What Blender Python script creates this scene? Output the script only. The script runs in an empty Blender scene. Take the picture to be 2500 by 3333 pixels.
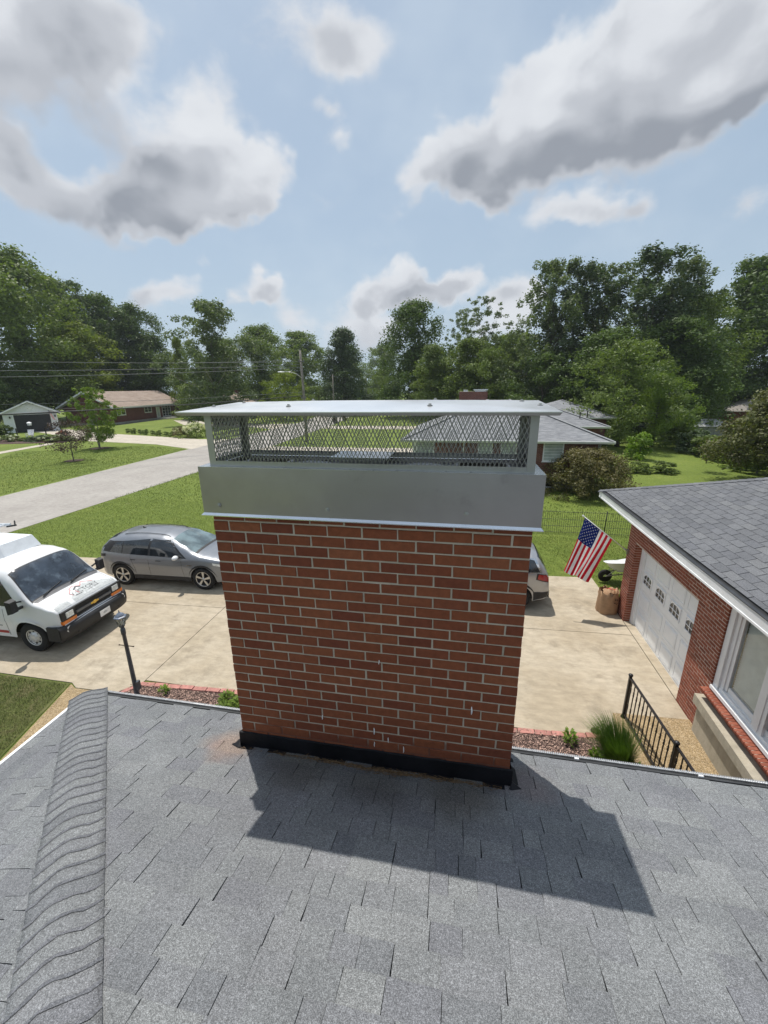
import bpy, bmesh, math, random
import numpy as np
from mathutils import Vector, Matrix
random.seed(7)
RNG = np.random.default_rng(7)
SC = bpy.context.scene
COL = SC.collection
R = math.radians

# ------------------------------------------------------------------ camera
cam_data = bpy.data.cameras.new('camera')
cam = bpy.data.objects.new('camera', cam_data)
COL.objects.link(cam)
SC.camera = cam
YAW, PITCH, ROLL = 0.1899, -0.2929, -0.0128
fw = Vector((-math.sin(YAW) * math.cos(PITCH), math.cos(YAW) * math.cos(PITCH), math.sin(PITCH)))
rt0 = Vector((math.cos(YAW), math.sin(YAW), 0))
up0 = rt0.cross(fw)
rt = rt0 * math.cos(ROLL) + up0 * math.sin(ROLL)
up = up0 * math.cos(ROLL) - rt0 * math.sin(ROLL)
mw = Matrix((rt, up, -fw)).transposed().to_4x4()
mw.translation = Vector((1.429, -2.0914, 6.021))
cam.matrix_world = mw
cam_data.sensor_fit = 'VERTICAL'
cam_data.sensor_height = 36
cam_data.lens = 1349.16 / 3333 * 36
cam_data.clip_start = 0.05
cam_data.clip_end = 3000
EYE = Vector((1.429, -2.0914, 6.021))

# ------------------------------------------------------------------ sun and sky
SUN = Vector((-.215, .268, .939)).normalized()
sun_data = bpy.data.lights.new('sun', 'SUN')
sun_data.energy = 4.3
sun_data.angle = R(0.55)
sun_data.color = (1.0, .955, .88)
sun = bpy.data.objects.new('sun', sun_data)
sun.rotation_euler = SUN.to_track_quat('Z', 'Y').to_euler()
sun.location = (0, 0, 60)
COL.objects.link(sun)

world = bpy.data.worlds.new('World')
SC.world = world
world.use_nodes = True
SKY_STRENGTH = .115


class G:
    """a small helper for node graphs"""
    def __init__(s, tree):
        s.t = tree; s.n = tree.nodes; s.l = tree.links

    def node(s, typ, **kw):
        nd = s.n.new(typ)
        ins = kw.pop('ins', {})
        for k, v in kw.items():
            setattr(nd, k, v)
        for k, v in ins.items():
            s.set(nd.inputs[k], v)
        return nd

    def set(s, sock, v):
        if isinstance(v, bpy.types.NodeSocket):
            s.l.new(v, sock)
        elif hasattr(v, 'outputs'):
            s.l.new(v.outputs[0], sock)
        else:
            if isinstance(v, (tuple, list)) and len(v) == 3 and sock.type == 'RGBA':
                v = (*v, 1)
            sock.default_value = v

    def math(s, op, a, b=0.0, c=None, clamp=False):
        nd = s.n.new('ShaderNodeMath'); nd.operation = op; nd.use_clamp = clamp
        s.set(nd.inputs[0], a); s.set(nd.inputs[1], b)
        if c is not None:
            s.set(nd.inputs[2], c)
        return nd.outputs[0]

    def vmath(s, op, a, b=(0, 0, 0), out=0):
        nd = s.n.new('ShaderNodeVectorMath'); nd.operation = op
        s.set(nd.inputs[0], a)
        if op == 'SCALE':
            s.set(nd.inputs['Scale'], b)
        else:
            s.set(nd.inputs[1], b)
        return nd.outputs['Value'] if op in ('LENGTH', 'DISTANCE', 'DOT_PRODUCT') else nd.outputs[0]

    def mix(s, f, a, b, blend='MIX'):
        nd = s.n.new('ShaderNodeMix'); nd.data_type = 'RGBA'; nd.blend_type = blend
        s.set(nd.inputs[0], f); s.set(nd.inputs[6], a); s.set(nd.inputs[7], b)
        return nd.outputs[2]

    def ramp(s, f, pts, interp='LINEAR'):
        nd = s.n.new('ShaderNodeValToRGB'); cr = nd.color_ramp; cr.interpolation = interp
        while len(cr.elements) < len(pts):
            cr.elements.new(.5)
        for e, (p, c) in zip(cr.elements, pts):
            e.position = p
            e.color = (c, c, c, 1) if isinstance(c, (int, float)) else (*c, 1)
        s.set(nd.inputs[0], f)
        return nd.outputs[0]

    def noise(s, vec, scale, detail=3, rough=.55, dist=0.0, out=0):
        nd = s.n.new('ShaderNodeTexNoise')
        if vec is not None:
            s.set(nd.inputs['Vector'], vec)
        nd.inputs['Scale'].default_value = scale
        nd.inputs['Detail'].default_value = detail
        nd.inputs['Roughness'].default_value = rough
        nd.inputs['Distortion'].default_value = dist
        return nd.outputs[out]

    def smooth(s, f, a, b):
        nd = s.n.new('ShaderNodeMapRange'); nd.interpolation_type = 'SMOOTHSTEP'
        s.set(nd.inputs[0], f); nd.inputs[1].default_value = a; nd.inputs[2].default_value = b
        return nd.outputs[0]


def build_world():
    t = world.node_tree
    for n in list(t.nodes):
        t.nodes.remove(n)
    g = G(t)
    tc = g.node('ShaderNodeTexCoord')
    v = g.vmath('NORMALIZE', tc.outputs['Generated'])
    sep = g.node('ShaderNodeSeparateXYZ', ins={0: v})
    z = sep.outputs[2]
    # warped direction
    w1 = g.noise(v, 3.4, 2, .55, out=1)
    w2 = g.noise(v, 11.0, 3, .6, out=1)
    vw = g.vmath('ADD', v, g.vmath('SCALE', g.vmath('SUBTRACT', w1, (.5, .5, .5)), .13))
    vw = g.vmath('ADD', vw, g.vmath('SCALE', g.vmath('SUBTRACT', w2, (.5, .5, .5)), .085))
    vws = g.vmath('MULTIPLY', vw, (1, 1, 1.4))
    # cloud masses: direction, radius, weight
    blobs = [((-.49, .785, .39), .132, 1.05), ((-.435, .81, .37), .088, .95), ((-.52, .78, .345), .085, .9), ((-.45, .81, .335), .07, .85),
             ((-.61, .63, .49), .12, .9), ((-.55, .665, .53), .08, .55), ((-.71, .60, .42), .09, .7),
             ((-.69, .64, .345), .065, .75), ((-.62, .705, .325), .06, .75), ((-.56, .77, .305), .06, .7),
             ((-.25, .81, .535), .075, .52), ((-.17, .83, .53), .07, .46), ((-.21, .84, .50), .05, .35), ((-.27, .85, .45), .035, .45), ((-.26, .88, .405), .03, .4),
             ((-.09, .925, .365), .06, .9), ((.0, .92, .39), .085, 1.0), ((.096, .905, .41), .105, 1.05), ((.18, .88, .43), .115, 1.05),
             ((.26, .865, .425), .11, 1.0), ((.20, .855, .48), .09, .85), ((.31, .82, .475), .12, .9), ((.40, .79, .47), .11, .8), ((.36, .84, .41), .06, .6),
             ((.14, .945, .30), .045, .75), ((.21, .93, .305), .050, .8), ((.28, .915, .305), .04, .7), ((.02, .945, .34), .05, .6),
             ((-.14, .97, .20), .050, .95), ((-.075, .98, .20), .045, .9), ((-.02, .98, .195), .045, .9), ((-.20, .96, .18), .045, .8), ((.09, .98, .18), .055, .85),
             ((-.435, .88, .19), .050, .95), ((-.40, .90, .18), .04, .8), ((-.60, .78, .185), .05, .7), ((-.54, .82, .185), .04, .6), ((-.51, .83, .232), .022, .5),
             ((-.2, .97, .135), .08, .65), ((.05, .99, .125), .1, .6), ((-.36, .925, .135), .05, .55),
             ((.44, .855, .28), .045, .5), ((.52, .79, .36), .06, .5),
             ((.8, .2, .5), .3, .9), ((.6, -.7, .45), .35, .9), ((-.3, -.9, .4), .3, .9), ((-.85, -.2, .45), .3, .9), ((.2, .1, .95), .25, .75), ((-.9, .3, .3), .18, .9)]
    acc = hacc = None
    for c, r, wgt in blobs:
        n = Vector(c).normalized()
        L = g.vmath('DISTANCE', vws, (n.x, n.y, n.z * 1.4))
        f = g.math('MULTIPLY_ADD', L, -wgt / (r * 1.35), wgt, clamp=True)
        if acc is None:
            acc = f; hacc = g.math('MULTIPLY', f, n.z - r * .15)
        else:
            acc = g.math('ADD', acc, f); hacc = g.math('MULTIPLY_ADD', f, n.z - r * .15, hacc)
    field = g.math('MINIMUM', g.math('MULTIPLY', acc, 1.2), 1.15)
    vs = g.vmath('MULTIPLY', v, (1, 1, 1.5))
    n1 = g.noise(vs, 6.0, 8, .60, .2)
    nl_ = g.noise(vs, 5.2, 2, .5)
    n2 = g.noise(g.vmath('ADD', vs, (-.018, .006, .042)), 5.2, 2, .5)
    dens = g.math('MULTIPLY_ADD', n1, 1.5, g.math('SUBTRACT', field, .79))
    dlow = g.math('MULTIPLY_ADD', nl_, 1.1, g.math('SUBTRACT', field, .55))
    cover = g.smooth(dens, .10, .60)
    # how low in its own mass (flat grey bases), and how much cloud stands between here and the sun
    rel = g.math('DIVIDE', g.math('SUBTRACT', g.math('MULTIPLY', z, acc), hacc), g.math('MAXIMUM', g.math('MULTIPLY', acc, .085), .01))
    low = g.math('MULTIPLY_ADD', rel, -.60, .36, clamp=True)
    thick = g.smooth(g.math('ADD', g.math('MULTIPLY', dlow, .7), g.math('MULTIPLY', dens, .3)), .28, 1.30)
    relief = g.math('ADD', g.math('MULTIPLY', g.math('SUBTRACT', n2, nl_), 2.6), g.math('MULTIPLY', g.math('SUBTRACT', .5, n1), 1.0))
    sh = g.math('ADD', g.math('MULTIPLY', g.math('MULTIPLY_ADD', low, 1.0, .16), g.math('MULTIPLY_ADD', thick, .80, .50)), g.math('MULTIPLY', relief, g.math('MULTIPLY_ADD', thick, .75, .25)))
    cl = g.ramp(g.math('MULTIPLY', sh, .92), [(0.0, (6.75, 7.0, 7.35)), (.20, (6.3, 6.55, 6.95)), (.48, (4.7, 4.95, 5.4)), (.95, (2.8, 3.05, 3.5))], 'EASE')
    sky = g.node('ShaderNodeTexSky', sky_type='NISHITA', sun_disc=False, sun_elevation=math.asin(SUN.z),
                 sun_rotation=math.atan2(SUN.x, SUN.y), altitude=150, air_density=1.0, dust_density=2.2, ozone_density=1.3)
    # humid summer haze paling the blue, most at the horizon
    hz = g.math('POWER', g.math('SUBTRACT', 1.0, g.math('MAXIMUM', z, 0)), 4.0)
    skyc = g.mix(g.math('MULTIPLY_ADD', hz, .32, .58), sky.outputs[0], (4.35, 5.45, 6.5))
    veil = g.math('MULTIPLY', g.smooth(g.noise(vs, 2.6, 4, .6), .42, .72), .38)
    skyc = g.mix(veil, skyc, (5.5, 6.35, 7.2))
    col = g.mix(g.math('MULTIPLY', cover, g.smooth(z, -.02, .06)), skyc, cl)
    bg = g.node('ShaderNodeBackground', ins={0: col, 1: SKY_STRENGTH})
    out = g.node('ShaderNodeOutputWorld')
    t.links.new(bg.outputs[0], out.inputs[0])
build_world()
world.cycles.sampling_method = 'MANUAL'
world.cycles.sample_map_resolution = 512

SC.view_settings.view_transform = 'Standard'
SC.view_settings.look = 'None'
SC.view_settings.exposure = 0.0
SC.view_settings.gamma = 1
SC.view_settings.use_curve_mapping = False
SC.render.engine = 'CYCLES'
SC.cycles.max_bounces = 8
SC.cycles.diffuse_bounces = 3
SC.cycles.transparent_max_bounces = 12
SC.cycles.use_denoising = True
SC.cycles.use_adaptive_sampling = True
SC.cycles.adaptive_threshold = .015

# ------------------------------------------------------------------ materials
MATS = {}
def newmat(name):
    m = bpy.data.materials.new(name); m.use_nodes = True
    t = m.node_tree
    for n in list(t.nodes):
        t.nodes.remove(n)
    g = G(t)
    bs = g.node('ShaderNodeBsdfPrincipled'); out = g.node('ShaderNodeOutputMaterial')
    t.links.new(bs.outputs[0], out.inputs[0])
    MATS[name] = m
    return m, g, bs

def objpos(g):
    return g.node('ShaderNodeTexCoord').outputs['Object']

def worldpos(g):
    return g.node('ShaderNodeNewGeometry').outputs['Position']

def rnd(g):
    """a random number per object and per loose piece"""
    oi = g.node('ShaderNodeObjectInfo').outputs['Random']
    ri = g.node('ShaderNodeNewGeometry').outputs['Random Per Island']
    return g.math('FRACT', g.math('ADD', oi, ri))

def bump(g, bs, h, strength=.3, dist=.01):
    b = g.node('ShaderNodeBump', ins={'Height': h, 'Strength': strength, 'Distance': dist})
    g.l.new(b.outputs[0], bs.inputs['Normal'])

def mat(name, col, rough=.6, metal=0.0, var=.12, scale=6.0, bmp=0.0, bscale=40.0, bdist=.004, alpha=None, spec=None, coat=0.0, wear=None, island=0.0, trans=0.0, ior=None):
    if name in MATS:
        return MATS[name]
    m, g, bs = newmat(name)
    p = worldpos(g)
    n = g.noise(p, scale, 4, .6)
    c2 = tuple(max(0, x * (1 - var)) for x in col); c3 = tuple(min(1, x * (1 + var)) for x in col)
    c = g.mix(g.smooth(n, .3, .7), c2, c3)
    if wear:
        wc, ws, wa = wear
        c = g.mix(g.math('MULTIPLY', g.smooth(g.noise(p, ws, 5, .65), .52, .72), wa), c, wc)
    if island:
        r = rnd(g)
        c = g.mix(1.0, c, g.ramp(r, [(0, 1 - island), (1, 1 + island)]), 'MULTIPLY')
    g.set(bs.inputs['Base Color'], c)
    g.set(bs.inputs['Roughness'], g.math('ADD', rough - .05, g.math('MULTIPLY', g.noise(p, scale * 3, 3), .1)))
    bs.inputs['Metallic'].default_value = metal
    if spec is not None:
        bs.inputs['Specular IOR Level'].default_value = spec
    if coat:
        bs.inputs['Coat Weight'].default_value = coat; bs.inputs['Coat Roughness'].default_value = .04
    if trans:
        bs.inputs['Transmission Weight'].default_value = trans
    if ior:
        bs.inputs['IOR'].default_value = ior
    if bmp:
        bump(g, bs, g.noise(p, bscale, 4, .6), bmp, bdist)
    return m

def shingle_mat(name, cols, gran=250, fine=1.0, stain=None):
    m, g, bs = newmat(name)
    p = worldpos(g)
    r = rnd(g)
    c = g.ramp(r, [(i / (len(cols) - 1), q) for i, q in enumerate(cols)])
    c = g.mix(1.0, c, g.ramp(g.noise(p, 2.2, 4, .6), [(.3, .88), (.7, 1.12)]), 'MULTIPLY')
    # mineral granules: light and dark specks
    gr = g.noise(p, gran, 2, .7)
    c = g.mix(1.0, c, g.ramp(gr, [(.30, 1 - .52 * fine), (.5, 1.0), (.70, 1 + .95 * fine)]), 'MULTIPLY')
    gr2 = g.noise(p, gran * .35, 2, .6)
    c = g.mix(1.0, c, g.ramp(gr2, [(.3, 1 - .22 * fine), (.7, 1 + .26 * fine)]), 'MULTIPLY')
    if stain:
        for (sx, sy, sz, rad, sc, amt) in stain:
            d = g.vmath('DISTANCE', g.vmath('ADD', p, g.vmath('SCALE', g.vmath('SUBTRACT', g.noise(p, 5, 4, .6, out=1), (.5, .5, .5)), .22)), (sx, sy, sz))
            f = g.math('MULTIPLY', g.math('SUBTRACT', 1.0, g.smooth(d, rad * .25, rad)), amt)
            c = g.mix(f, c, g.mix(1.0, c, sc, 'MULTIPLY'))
    g.set(bs.inputs['Base Color'], c)
    bs.inputs['Roughness'].default_value = .82
    bs.inputs['Specular IOR Level'].default_value = .35
    bump(g, bs, gr, .35 * fine, .0025)
    return m

def brick_mat(name, cols, smear=None):
    m, g, bs = newmat(name)
    p = worldpos(g)
    c = g.ramp(rnd(g), [(i / (len(cols) - 1), q) for i, q in enumerate(cols)])
    c = g.mix(1.0, c, g.ramp(g.noise(p, 26, 5, .65), [(.3, .82), (.7, 1.14)]), 'MULTIPLY')
    c = g.mix(g.math('MULTIPLY', g.smooth(g.noise(p, 9, 5, .7), .60, .80), .25), c, tuple(x * .45 for x in cols[0]))
    # pale mortar bloom and pits
    c = g.mix(g.math('MULTIPLY', g.smooth(g.noise(p, 70, 3, .7), .66, .8), .22), c, (.42, .33, .27))
    g.set(bs.inputs['Base Color'], c)
    bs.inputs['Roughness'].default_value = .85
    bs.inputs['Specular IOR Level'].default_value = .3
    bump(g, bs, g.math('ADD', g.noise(p, 160, 4, .7), g.math('MULTIPLY', g.noise(p, 30, 3), .6)), .45, .004)
    return m

def leaf_mat(name, a, b, trans=.35, rough=.55):
    m = bpy.data.materials.new(name); m.use_nodes = True; MATS[name] = m
    t = m.node_tree
    for n in list(t.nodes):
        t.nodes.remove(n)
    g = G(t)
    r = rnd(g)
    p = worldpos(g)
    c = g.mix(g.math('MULTIPLY', g.math('ADD', r, g.smooth(g.noise(p, .55, 3), .3, .7)), .5), a, b)
    bs = g.node('ShaderNodeBsdfPrincipled', ins={'Base Color': c, 'Roughness': rough, 'Specular IOR Level': .28})
    tr = g.node('ShaderNodeBsdfTranslucent', ins={0: g.mix(1.0, c, (1.5, 1.65, .6), 'MULTIPLY')})
    mx = g.node('ShaderNodeMixShader', ins={0: trans, 1: bs.outputs[0], 2: tr.outputs[0]})
    out = g.node('ShaderNodeOutputMaterial')
    t.links.new(mx.outputs[0], out.inputs[0])
    return m

# ------------------------------------------------------------------ mesh and object helpers
class MB:
    """collects vertices and faces (with a material slot) for ONE mesh object"""
    def __init__(s):
        s.v = []; s.f = []; s.m = []; s.mats = []; s.smooth = []

    def slot(s, m):
        m = MATS[m] if isinstance(m, str) else m
        if m not in s.mats:
            s.mats.append(m)
        return s.mats.index(m)

    def add(s, vs, fs, m=0, smooth=False):
        o = len(s.v)
        s.v.extend([tuple(q) for q in vs])
        for f in fs:
            s.f.append(tuple(o + i for i in f)); s.m.append(m); s.smooth.append(smooth)
        return s

    def box(s, x0, x1, y0, y1, z0, z1, m=0, mtx=None):
        vs = [(x, y, z) for z in (z0, z1) for y in (y0, y1) for x in (x0, x1)]
        if mtx is not None:
            vs = [mtx @ Vector(q) for q in vs]
        return s.add(vs, [(0, 2, 3, 1), (4, 5, 7, 6), (0, 1, 5, 4), (2, 6, 7, 3), (0, 4, 6, 2), (1, 3, 7, 5)], m)

    def bar(s, a, b, w, h=None, m=0, upv=(0, 0, 1)):
        """rectangular bar from a to b"""
        h = h or w
        a = Vector(a); b = Vector(b); d = (b - a).normalized(); u = Vector(upv)
        if abs(d.dot(u)) > .98:
            u = Vector((0, 1, 0)) if abs(d.y) < .9 else Vector((1, 0, 0))
        r = d.cross(u).normalized(); u = r.cross(d).normalized()
        vs = [p + r * (sx * w / 2) + u * (sy * h / 2) for p in (a, b) for sx, sy in ((-1, -1), (1, -1), (1, 1), (-1, 1))]
        return s.add(vs, [(3, 2, 1, 0), (4, 5, 6, 7), (0, 1, 5, 4), (1, 2, 6, 5), (2, 3, 7, 6), (3, 0, 4, 7)], m)

    def tube(s, pts, r, n=8, m=0, caps=True, smooth=True):
        pts = [Vector(p) for p in pts]
        rs = r if isinstance(r, (list, tuple)) else [r] * len(pts)
        o = len(s.v); u = None
        for i, p in enumerate(pts):
            d = (pts[min(i + 1, len(pts) - 1)] - pts[max(i - 1, 0)]).normalized()
            if u is None:
                u = Vector((0, 0, 1)) if abs(d.z) < .9 else Vector((1, 0, 0))
            a = d.cross(u).normalized(); u = a.cross(d).normalized()
            for k in range(n):
                t = 2 * math.pi * k / n
                s.v.append(tuple(p + (a * math.cos(t) + u * math.sin(t)) * rs[i]))
        for i in range(len(pts) - 1):
            for k in range(n):
                k2 = (k + 1) % n
                s.f.append((o + i * n + k, o + i * n + k2, o + (i + 1) * n + k2, o + (i + 1) * n + k)); s.m.append(m); s.smooth.append(smooth)
        if caps:
            s.f.append(tuple(o + k for k in range(n))[::-1]); s.m.append(m); s.smooth.append(False)
            e = o + (len(pts) - 1) * n
            s.f.append(tuple(e + k for k in range(n))); s.m.append(m); s.smooth.append(False)
        return s

    def lathe(s, prof, n=16, m=0, mtx=None, smooth=True, ph=0.0):
        """prof: (radius, z) list, round the z axis"""
        o = len(s.v)
        for (r, z) in prof:
            for k in range(n):
                t = 2 * math.pi * k / n + ph
                q = Vector((r * math.cos(t), r * math.sin(t), z))
                s.v.append(tuple(mtx @ q if mtx is not None else q))
        for i in range(len(prof) - 1):
            for k in range(n):
                k2 = (k + 1) % n
                s.f.append((o + i * n + k, o + i * n + k2, o + (i + 1) * n + k2, o + (i + 1) * n + k)); s.m.append(m); s.smooth.append(smooth)
        return s

    def prism(s, poly, z0, z1, m=0, mtx=None):
        """poly: xy outline, counter-clockwise; z0/z1 may be functions of x,y"""
        f0 = z0 if callable(z0) else (lambda x, y: z0)
        f1 = z1 if callable(z1) else (lambda x, y: z1)
        n = len(poly)
        vs = [(x, y, f0(x, y)) for x, y in poly] + [(x, y, f1(x, y)) for x, y in poly]
        if mtx is not None:
            vs = [mtx @ Vector(q) for q in vs]
        fs = [tuple(range(n))[::-1], tuple(range(n, 2 * n))] + [(i, (i + 1) % n, n + (i + 1) % n, n + i) for i in range(n)]
        return s.add(vs, fs, m)

    def mesh(s, name, mats=None):
        me = bpy.data.meshes.new(name)
        me.from_pydata(s.v, [], s.f)
        for q in (mats or s.mats):
            me.materials.append(MATS[q] if isinstance(q, str) else q)
        if me.polygons:
            me.polygons.foreach_set('material_index', s.m)
            me.polygons.foreach_set('use_smooth', s.smooth)
        me.update()
        return me

def empty_mb(m):
    q = MB(); q.slot(m); return q

def link(name, me, parent=None, loc=None, rotz=None, mtx=None):
    o = bpy.data.objects.new(name, me)
    COL.objects.link(o)
    if parent is not None:
        o.parent = parent
    if loc is not None:
        o.location = loc
    if rotz is not None:
        o.rotation_euler = (0, 0, rotz)
    if mtx is not None:
        o.matrix_local = mtx
    return o

def part(name, mb, m=None, parent=None, kind=None, label=None, **kw):
    me = mb.mesh(name, [m] if m is not None else None)
    o = link(name, me, parent, **kw)
    if kind:
        o['kind'] = kind
    if label:
        o['label'] = label
    return o

def tag(o, label, cat, group=None, kind=None):
    o['label'] = label; o['category'] = cat
    if group:
        o['group'] = group
    if kind:
        o['kind'] = kind
    return o

def thing(name, label, cat, loc=(0, 0, 0), rotz=0.0, group=None):
    o = bpy.data.objects.new(name, None)
    o.empty_display_size = .2
    COL.objects.link(o)
    o.location = loc; o.rotation_euler = (0, 0, rotz)
    return tag(o, label, cat, group)

def dup(root, loc=None, rotz=None, label=None, scale=None):
    """a copy of a thing with its parts and sub-parts, sharing mesh data"""
    r = root.copy(); COL.objects.link(r)
    if loc is not None:
        r.location = loc
    if rotz is not None:
        r.rotation_euler = (0, 0, rotz)
    if scale is not None:
        r.scale = scale
    if label:
        r['label'] = label
    for ch in root.children:
        c = ch.copy(); COL.objects.link(c); c.parent = r; c.matrix_parent_inverse = ch.matrix_parent_inverse.copy()
        for gch in ch.children:
            d = gch.copy(); COL.objects.link(d); d.parent = c; d.matrix_parent_inverse = gch.matrix_parent_inverse.copy()
    return r

def structure(name, mb, m=None, kind='structure', label=None):
    o = part(name, mb, m)
    o['kind'] = kind
    if label:
        o['label'] = label
    return o

def np_mesh(name, V, F, m, smooth=False):
    """V (n,3), F (k,3|4) numpy"""
    me = bpy.data.meshes.new(name)
    k = F.shape[1]
    me.vertices.add(len(V)); me.vertices.foreach_set('co', np.ascontiguousarray(V, dtype=np.float32).ravel())
    me.loops.add(F.size); me.loops.foreach_set('vertex_index', np.ascontiguousarray(F, dtype=np.int32).ravel())
    me.polygons.add(len(F)); me.polygons.foreach_set('loop_start', np.arange(0, F.size, k, dtype=np.int32))
    if smooth:
        me.polygons.foreach_set('use_smooth', np.ones(len(F), dtype=bool))
    me.materials.append(MATS[m] if isinstance(m, str) else m)
    me.update(calc_edges=True)
    return me

def clip(poly, a, b, c):
    """keep the part of a convex polygon where a*x+b*y+c >= 0"""
    out = []
    for i in range(len(poly)):
        p, q = poly[i], poly[(i + 1) % len(poly)]
        dp, dq = a * p[0] + b * p[1] + c, a * q[0] + b * q[1] + c
        if dp >= 0:
            out.append(p)
        if (dp >= 0) != (dq >= 0):
            t = dp / (dp - dq)
            out.append((p[0] + t * (q[0] - p[0]), p[1] + t * (q[1] - p[1])))
    return out

def area(poly):
    return .5 * sum(poly[i][0] * poly[(i + 1) % len(poly)][1] - poly[(i + 1) % len(poly)][0] * poly[i][1] for i in range(len(poly)))
# ------------------------------------------------------------------ material set
def wpart(name, mb, m=None, parent=None, **kw):
    """a part modelled in world coordinates"""
    o = part(name, mb, m, parent, **kw)
    if parent is not None and parent.parent is None:
        o.matrix_parent_inverse = parent.matrix_basis.inverted()
    return o

GREYS = [(.132, .138, .147), (.155, .161, .168), (.140, .144, .156), (.168, .175, .180), (.152, .159, .165), (.180, .187, .190), (.158, .162, .173)]
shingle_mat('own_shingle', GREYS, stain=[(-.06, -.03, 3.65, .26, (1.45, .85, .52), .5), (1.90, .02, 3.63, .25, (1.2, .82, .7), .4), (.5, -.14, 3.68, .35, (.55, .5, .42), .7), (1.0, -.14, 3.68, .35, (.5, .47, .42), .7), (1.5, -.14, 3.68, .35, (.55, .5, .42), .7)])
shingle_mat('cap_stripe_shingle', [(.105, .110, .122), (.118, .122, .134), (.110, .114, .126)])  # narrow darker stripe of the laminated hip shingles
shingle_mat('garage_shingle', [(.098, .102, .112), (.128, .132, .142), (.110, .114, .126), (.142, .146, .154), (.118, .122, .134)], gran=150, fine=.7)
shingle_mat('far_grey_shingle', [(.17, .175, .18), (.24, .245, .25), (.20, .205, .215), (.28, .28, .285)], gran=40, fine=.35)
shingle_mat('tan_shingle', [(.27, .215, .18), (.36, .30, .255), (.31, .25, .215), (.39, .33, .285)], gran=30, fine=.3)
shingle_mat('blue_shingle', [(.10, .115, .14), (.16, .175, .20), (.125, .14, .165)], gran=30, fine=.3)
brick_mat('red_brick', [(.178, .052, .026), (.226, .072, .031), (.205, .062, .028), (.250, .085, .038), (.160, .045, .024), (.214, .066, .029), (.232, .076, .034), (.192, .055, .026)])
brick_mat('garage_brick', [(.20, .060, .035), (.27, .085, .050), (.23, .068, .042), (.31, .105, .065), (.17, .052, .034)])
brick_mat('far_brick', [(.11, .034, .026), (.155, .047, .034), (.13, .038, .03), (.17, .055, .04)])
m_, g, bs = newmat('mortar')
p = worldpos(g)
c = g.mix(g.smooth(g.noise(p, 6, 5, .65), .3, .7), (.41, .36, .275), (.53, .465, .365))
c = g.mix(g.math('MULTIPLY', g.smooth(g.noise(p, 3.2, 5, .7), .52, .72), .45), c, (.20, .16, .13))
zz = g.math('ADD', g.node('ShaderNodeSeparateXYZ', ins={0: p}).outputs[2], g.math('MULTIPLY', g.noise(p, 2.6, 4, .6), .5))
c = g.mix(g.math('SUBTRACT', 1.0, g.smooth(zz, 4.02, 4.15)), c, (.17, .072, .045))
g.set(bs.inputs['Base Color'], c); bs.inputs['Roughness'].default_value = .95
bump(g, bs, g.noise(p, 120, 4, .7), .6, .004)
mat('garage_mortar', (.52, .43, .36), .95, var=.15, scale=9)
mat('roof_deck', (.035, .037, .042), .95)
mat('flashing_black', (.007, .007, .009), .6, spec=.25, var=.5, scale=5, bmp=.3, bscale=22, bdist=.01)
mat('gutter_black', (.035, .036, .038), .4, var=.3)
mat('gutter_bright', (.45, .46, .47), .38, metal=.5, var=.2, scale=60)
mat('white_trim', (.78, .79, .80), .4, var=.05, scale=3)
mat('white_paint', (.80, .81, .82), .35, var=.04, scale=3)
mat('cream_trim', (.66, .68, .64), .45, var=.06, scale=3)
mat('dark_void', (.006, .006, .006), .9)
mat('bead_white', (.82, .82, .80), .5, var=.1)
mat('siding_white', (.72, .75, .78), .5, var=.05)
mat('black_metal', (.016, .015, .016), .38, var=.3)
mat('pine_straw', (.16, .10, .05), .9, var=.5, scale=60)

def metal_mat(name, col, rough, streak=.12, an=(1, 1, 14), metal=1.0, dirt=.25):
    m, g, bs = newmat(name)
    p = worldpos(g)
    s = g.noise(g.vmath('MULTIPLY', p, an), 3.5, 5, .65)
    n2 = g.noise(p, 1.7, 4, .6)
    c = g.mix(g.smooth(n2, .35, .7), tuple(x * .9 for x in col), tuple(min(1, x * 1.06) for x in col))
    c = g.mix(g.math('MULTIPLY', g.smooth(g.noise(p, 7, 6, .7), .55, .75), dirt), c, tuple(x * .6 for x in col))
    g.set(bs.inputs['Base Color'], c)
    bs.inputs['Metallic'].default_value = metal
    g.set(bs.inputs['Roughness'], g.math('ADD', rough - streak / 2, g.math('MULTIPLY', s, streak)))
    bump(g, bs, g.math('ADD', g.noise(p, 1.9, 2, .5), g.math('MULTIPLY', s, .03)), .5, .02)
    return m
metal_mat('stainless', (.405, .388, .392), .42, dirt=.35)
metal_mat('stainless_lid', (.80, .81, .82), .30, dirt=.1, metal=.85)
metal_mat('stainless_bright', (.80, .82, .85), .25)
metal_mat('galvanised', (.42, .42, .40), .46, dirt=.5)
metal_mat('mesh_steel', (.32, .32, .31), .42, dirt=.4)
metal_mat('crown_pan', (.40, .41, .42), .40, dirt=.5)

# ------------------------------------------------------------------ own house: walls, roof planes, shingles
T = .293                       # rise per run
XC, YE, ZE = -1.646, .342, 3.531
YR = -6.2                      # ridge
nl = math.sqrt(1 + T * T)
roof_z = lambda y: ZE + T * (YE - y)
XR = 9.5
house = thing('brick_house', 'near brick house under the camera, its grey shingled hip roof edged by a black gutter', 'house', (XC + .45, YE - .45, 0))
w = MB(); w.slot('red_brick')
w.box(XC + .45, XR - .45, YR * 2 - YE + .45, YE - .45, 0, ZE - .12)
wpart('wall', w, 'red_brick', house)
rf = MB(); rf.slot('roof_deck')
hy = (YE - YR)
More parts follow.
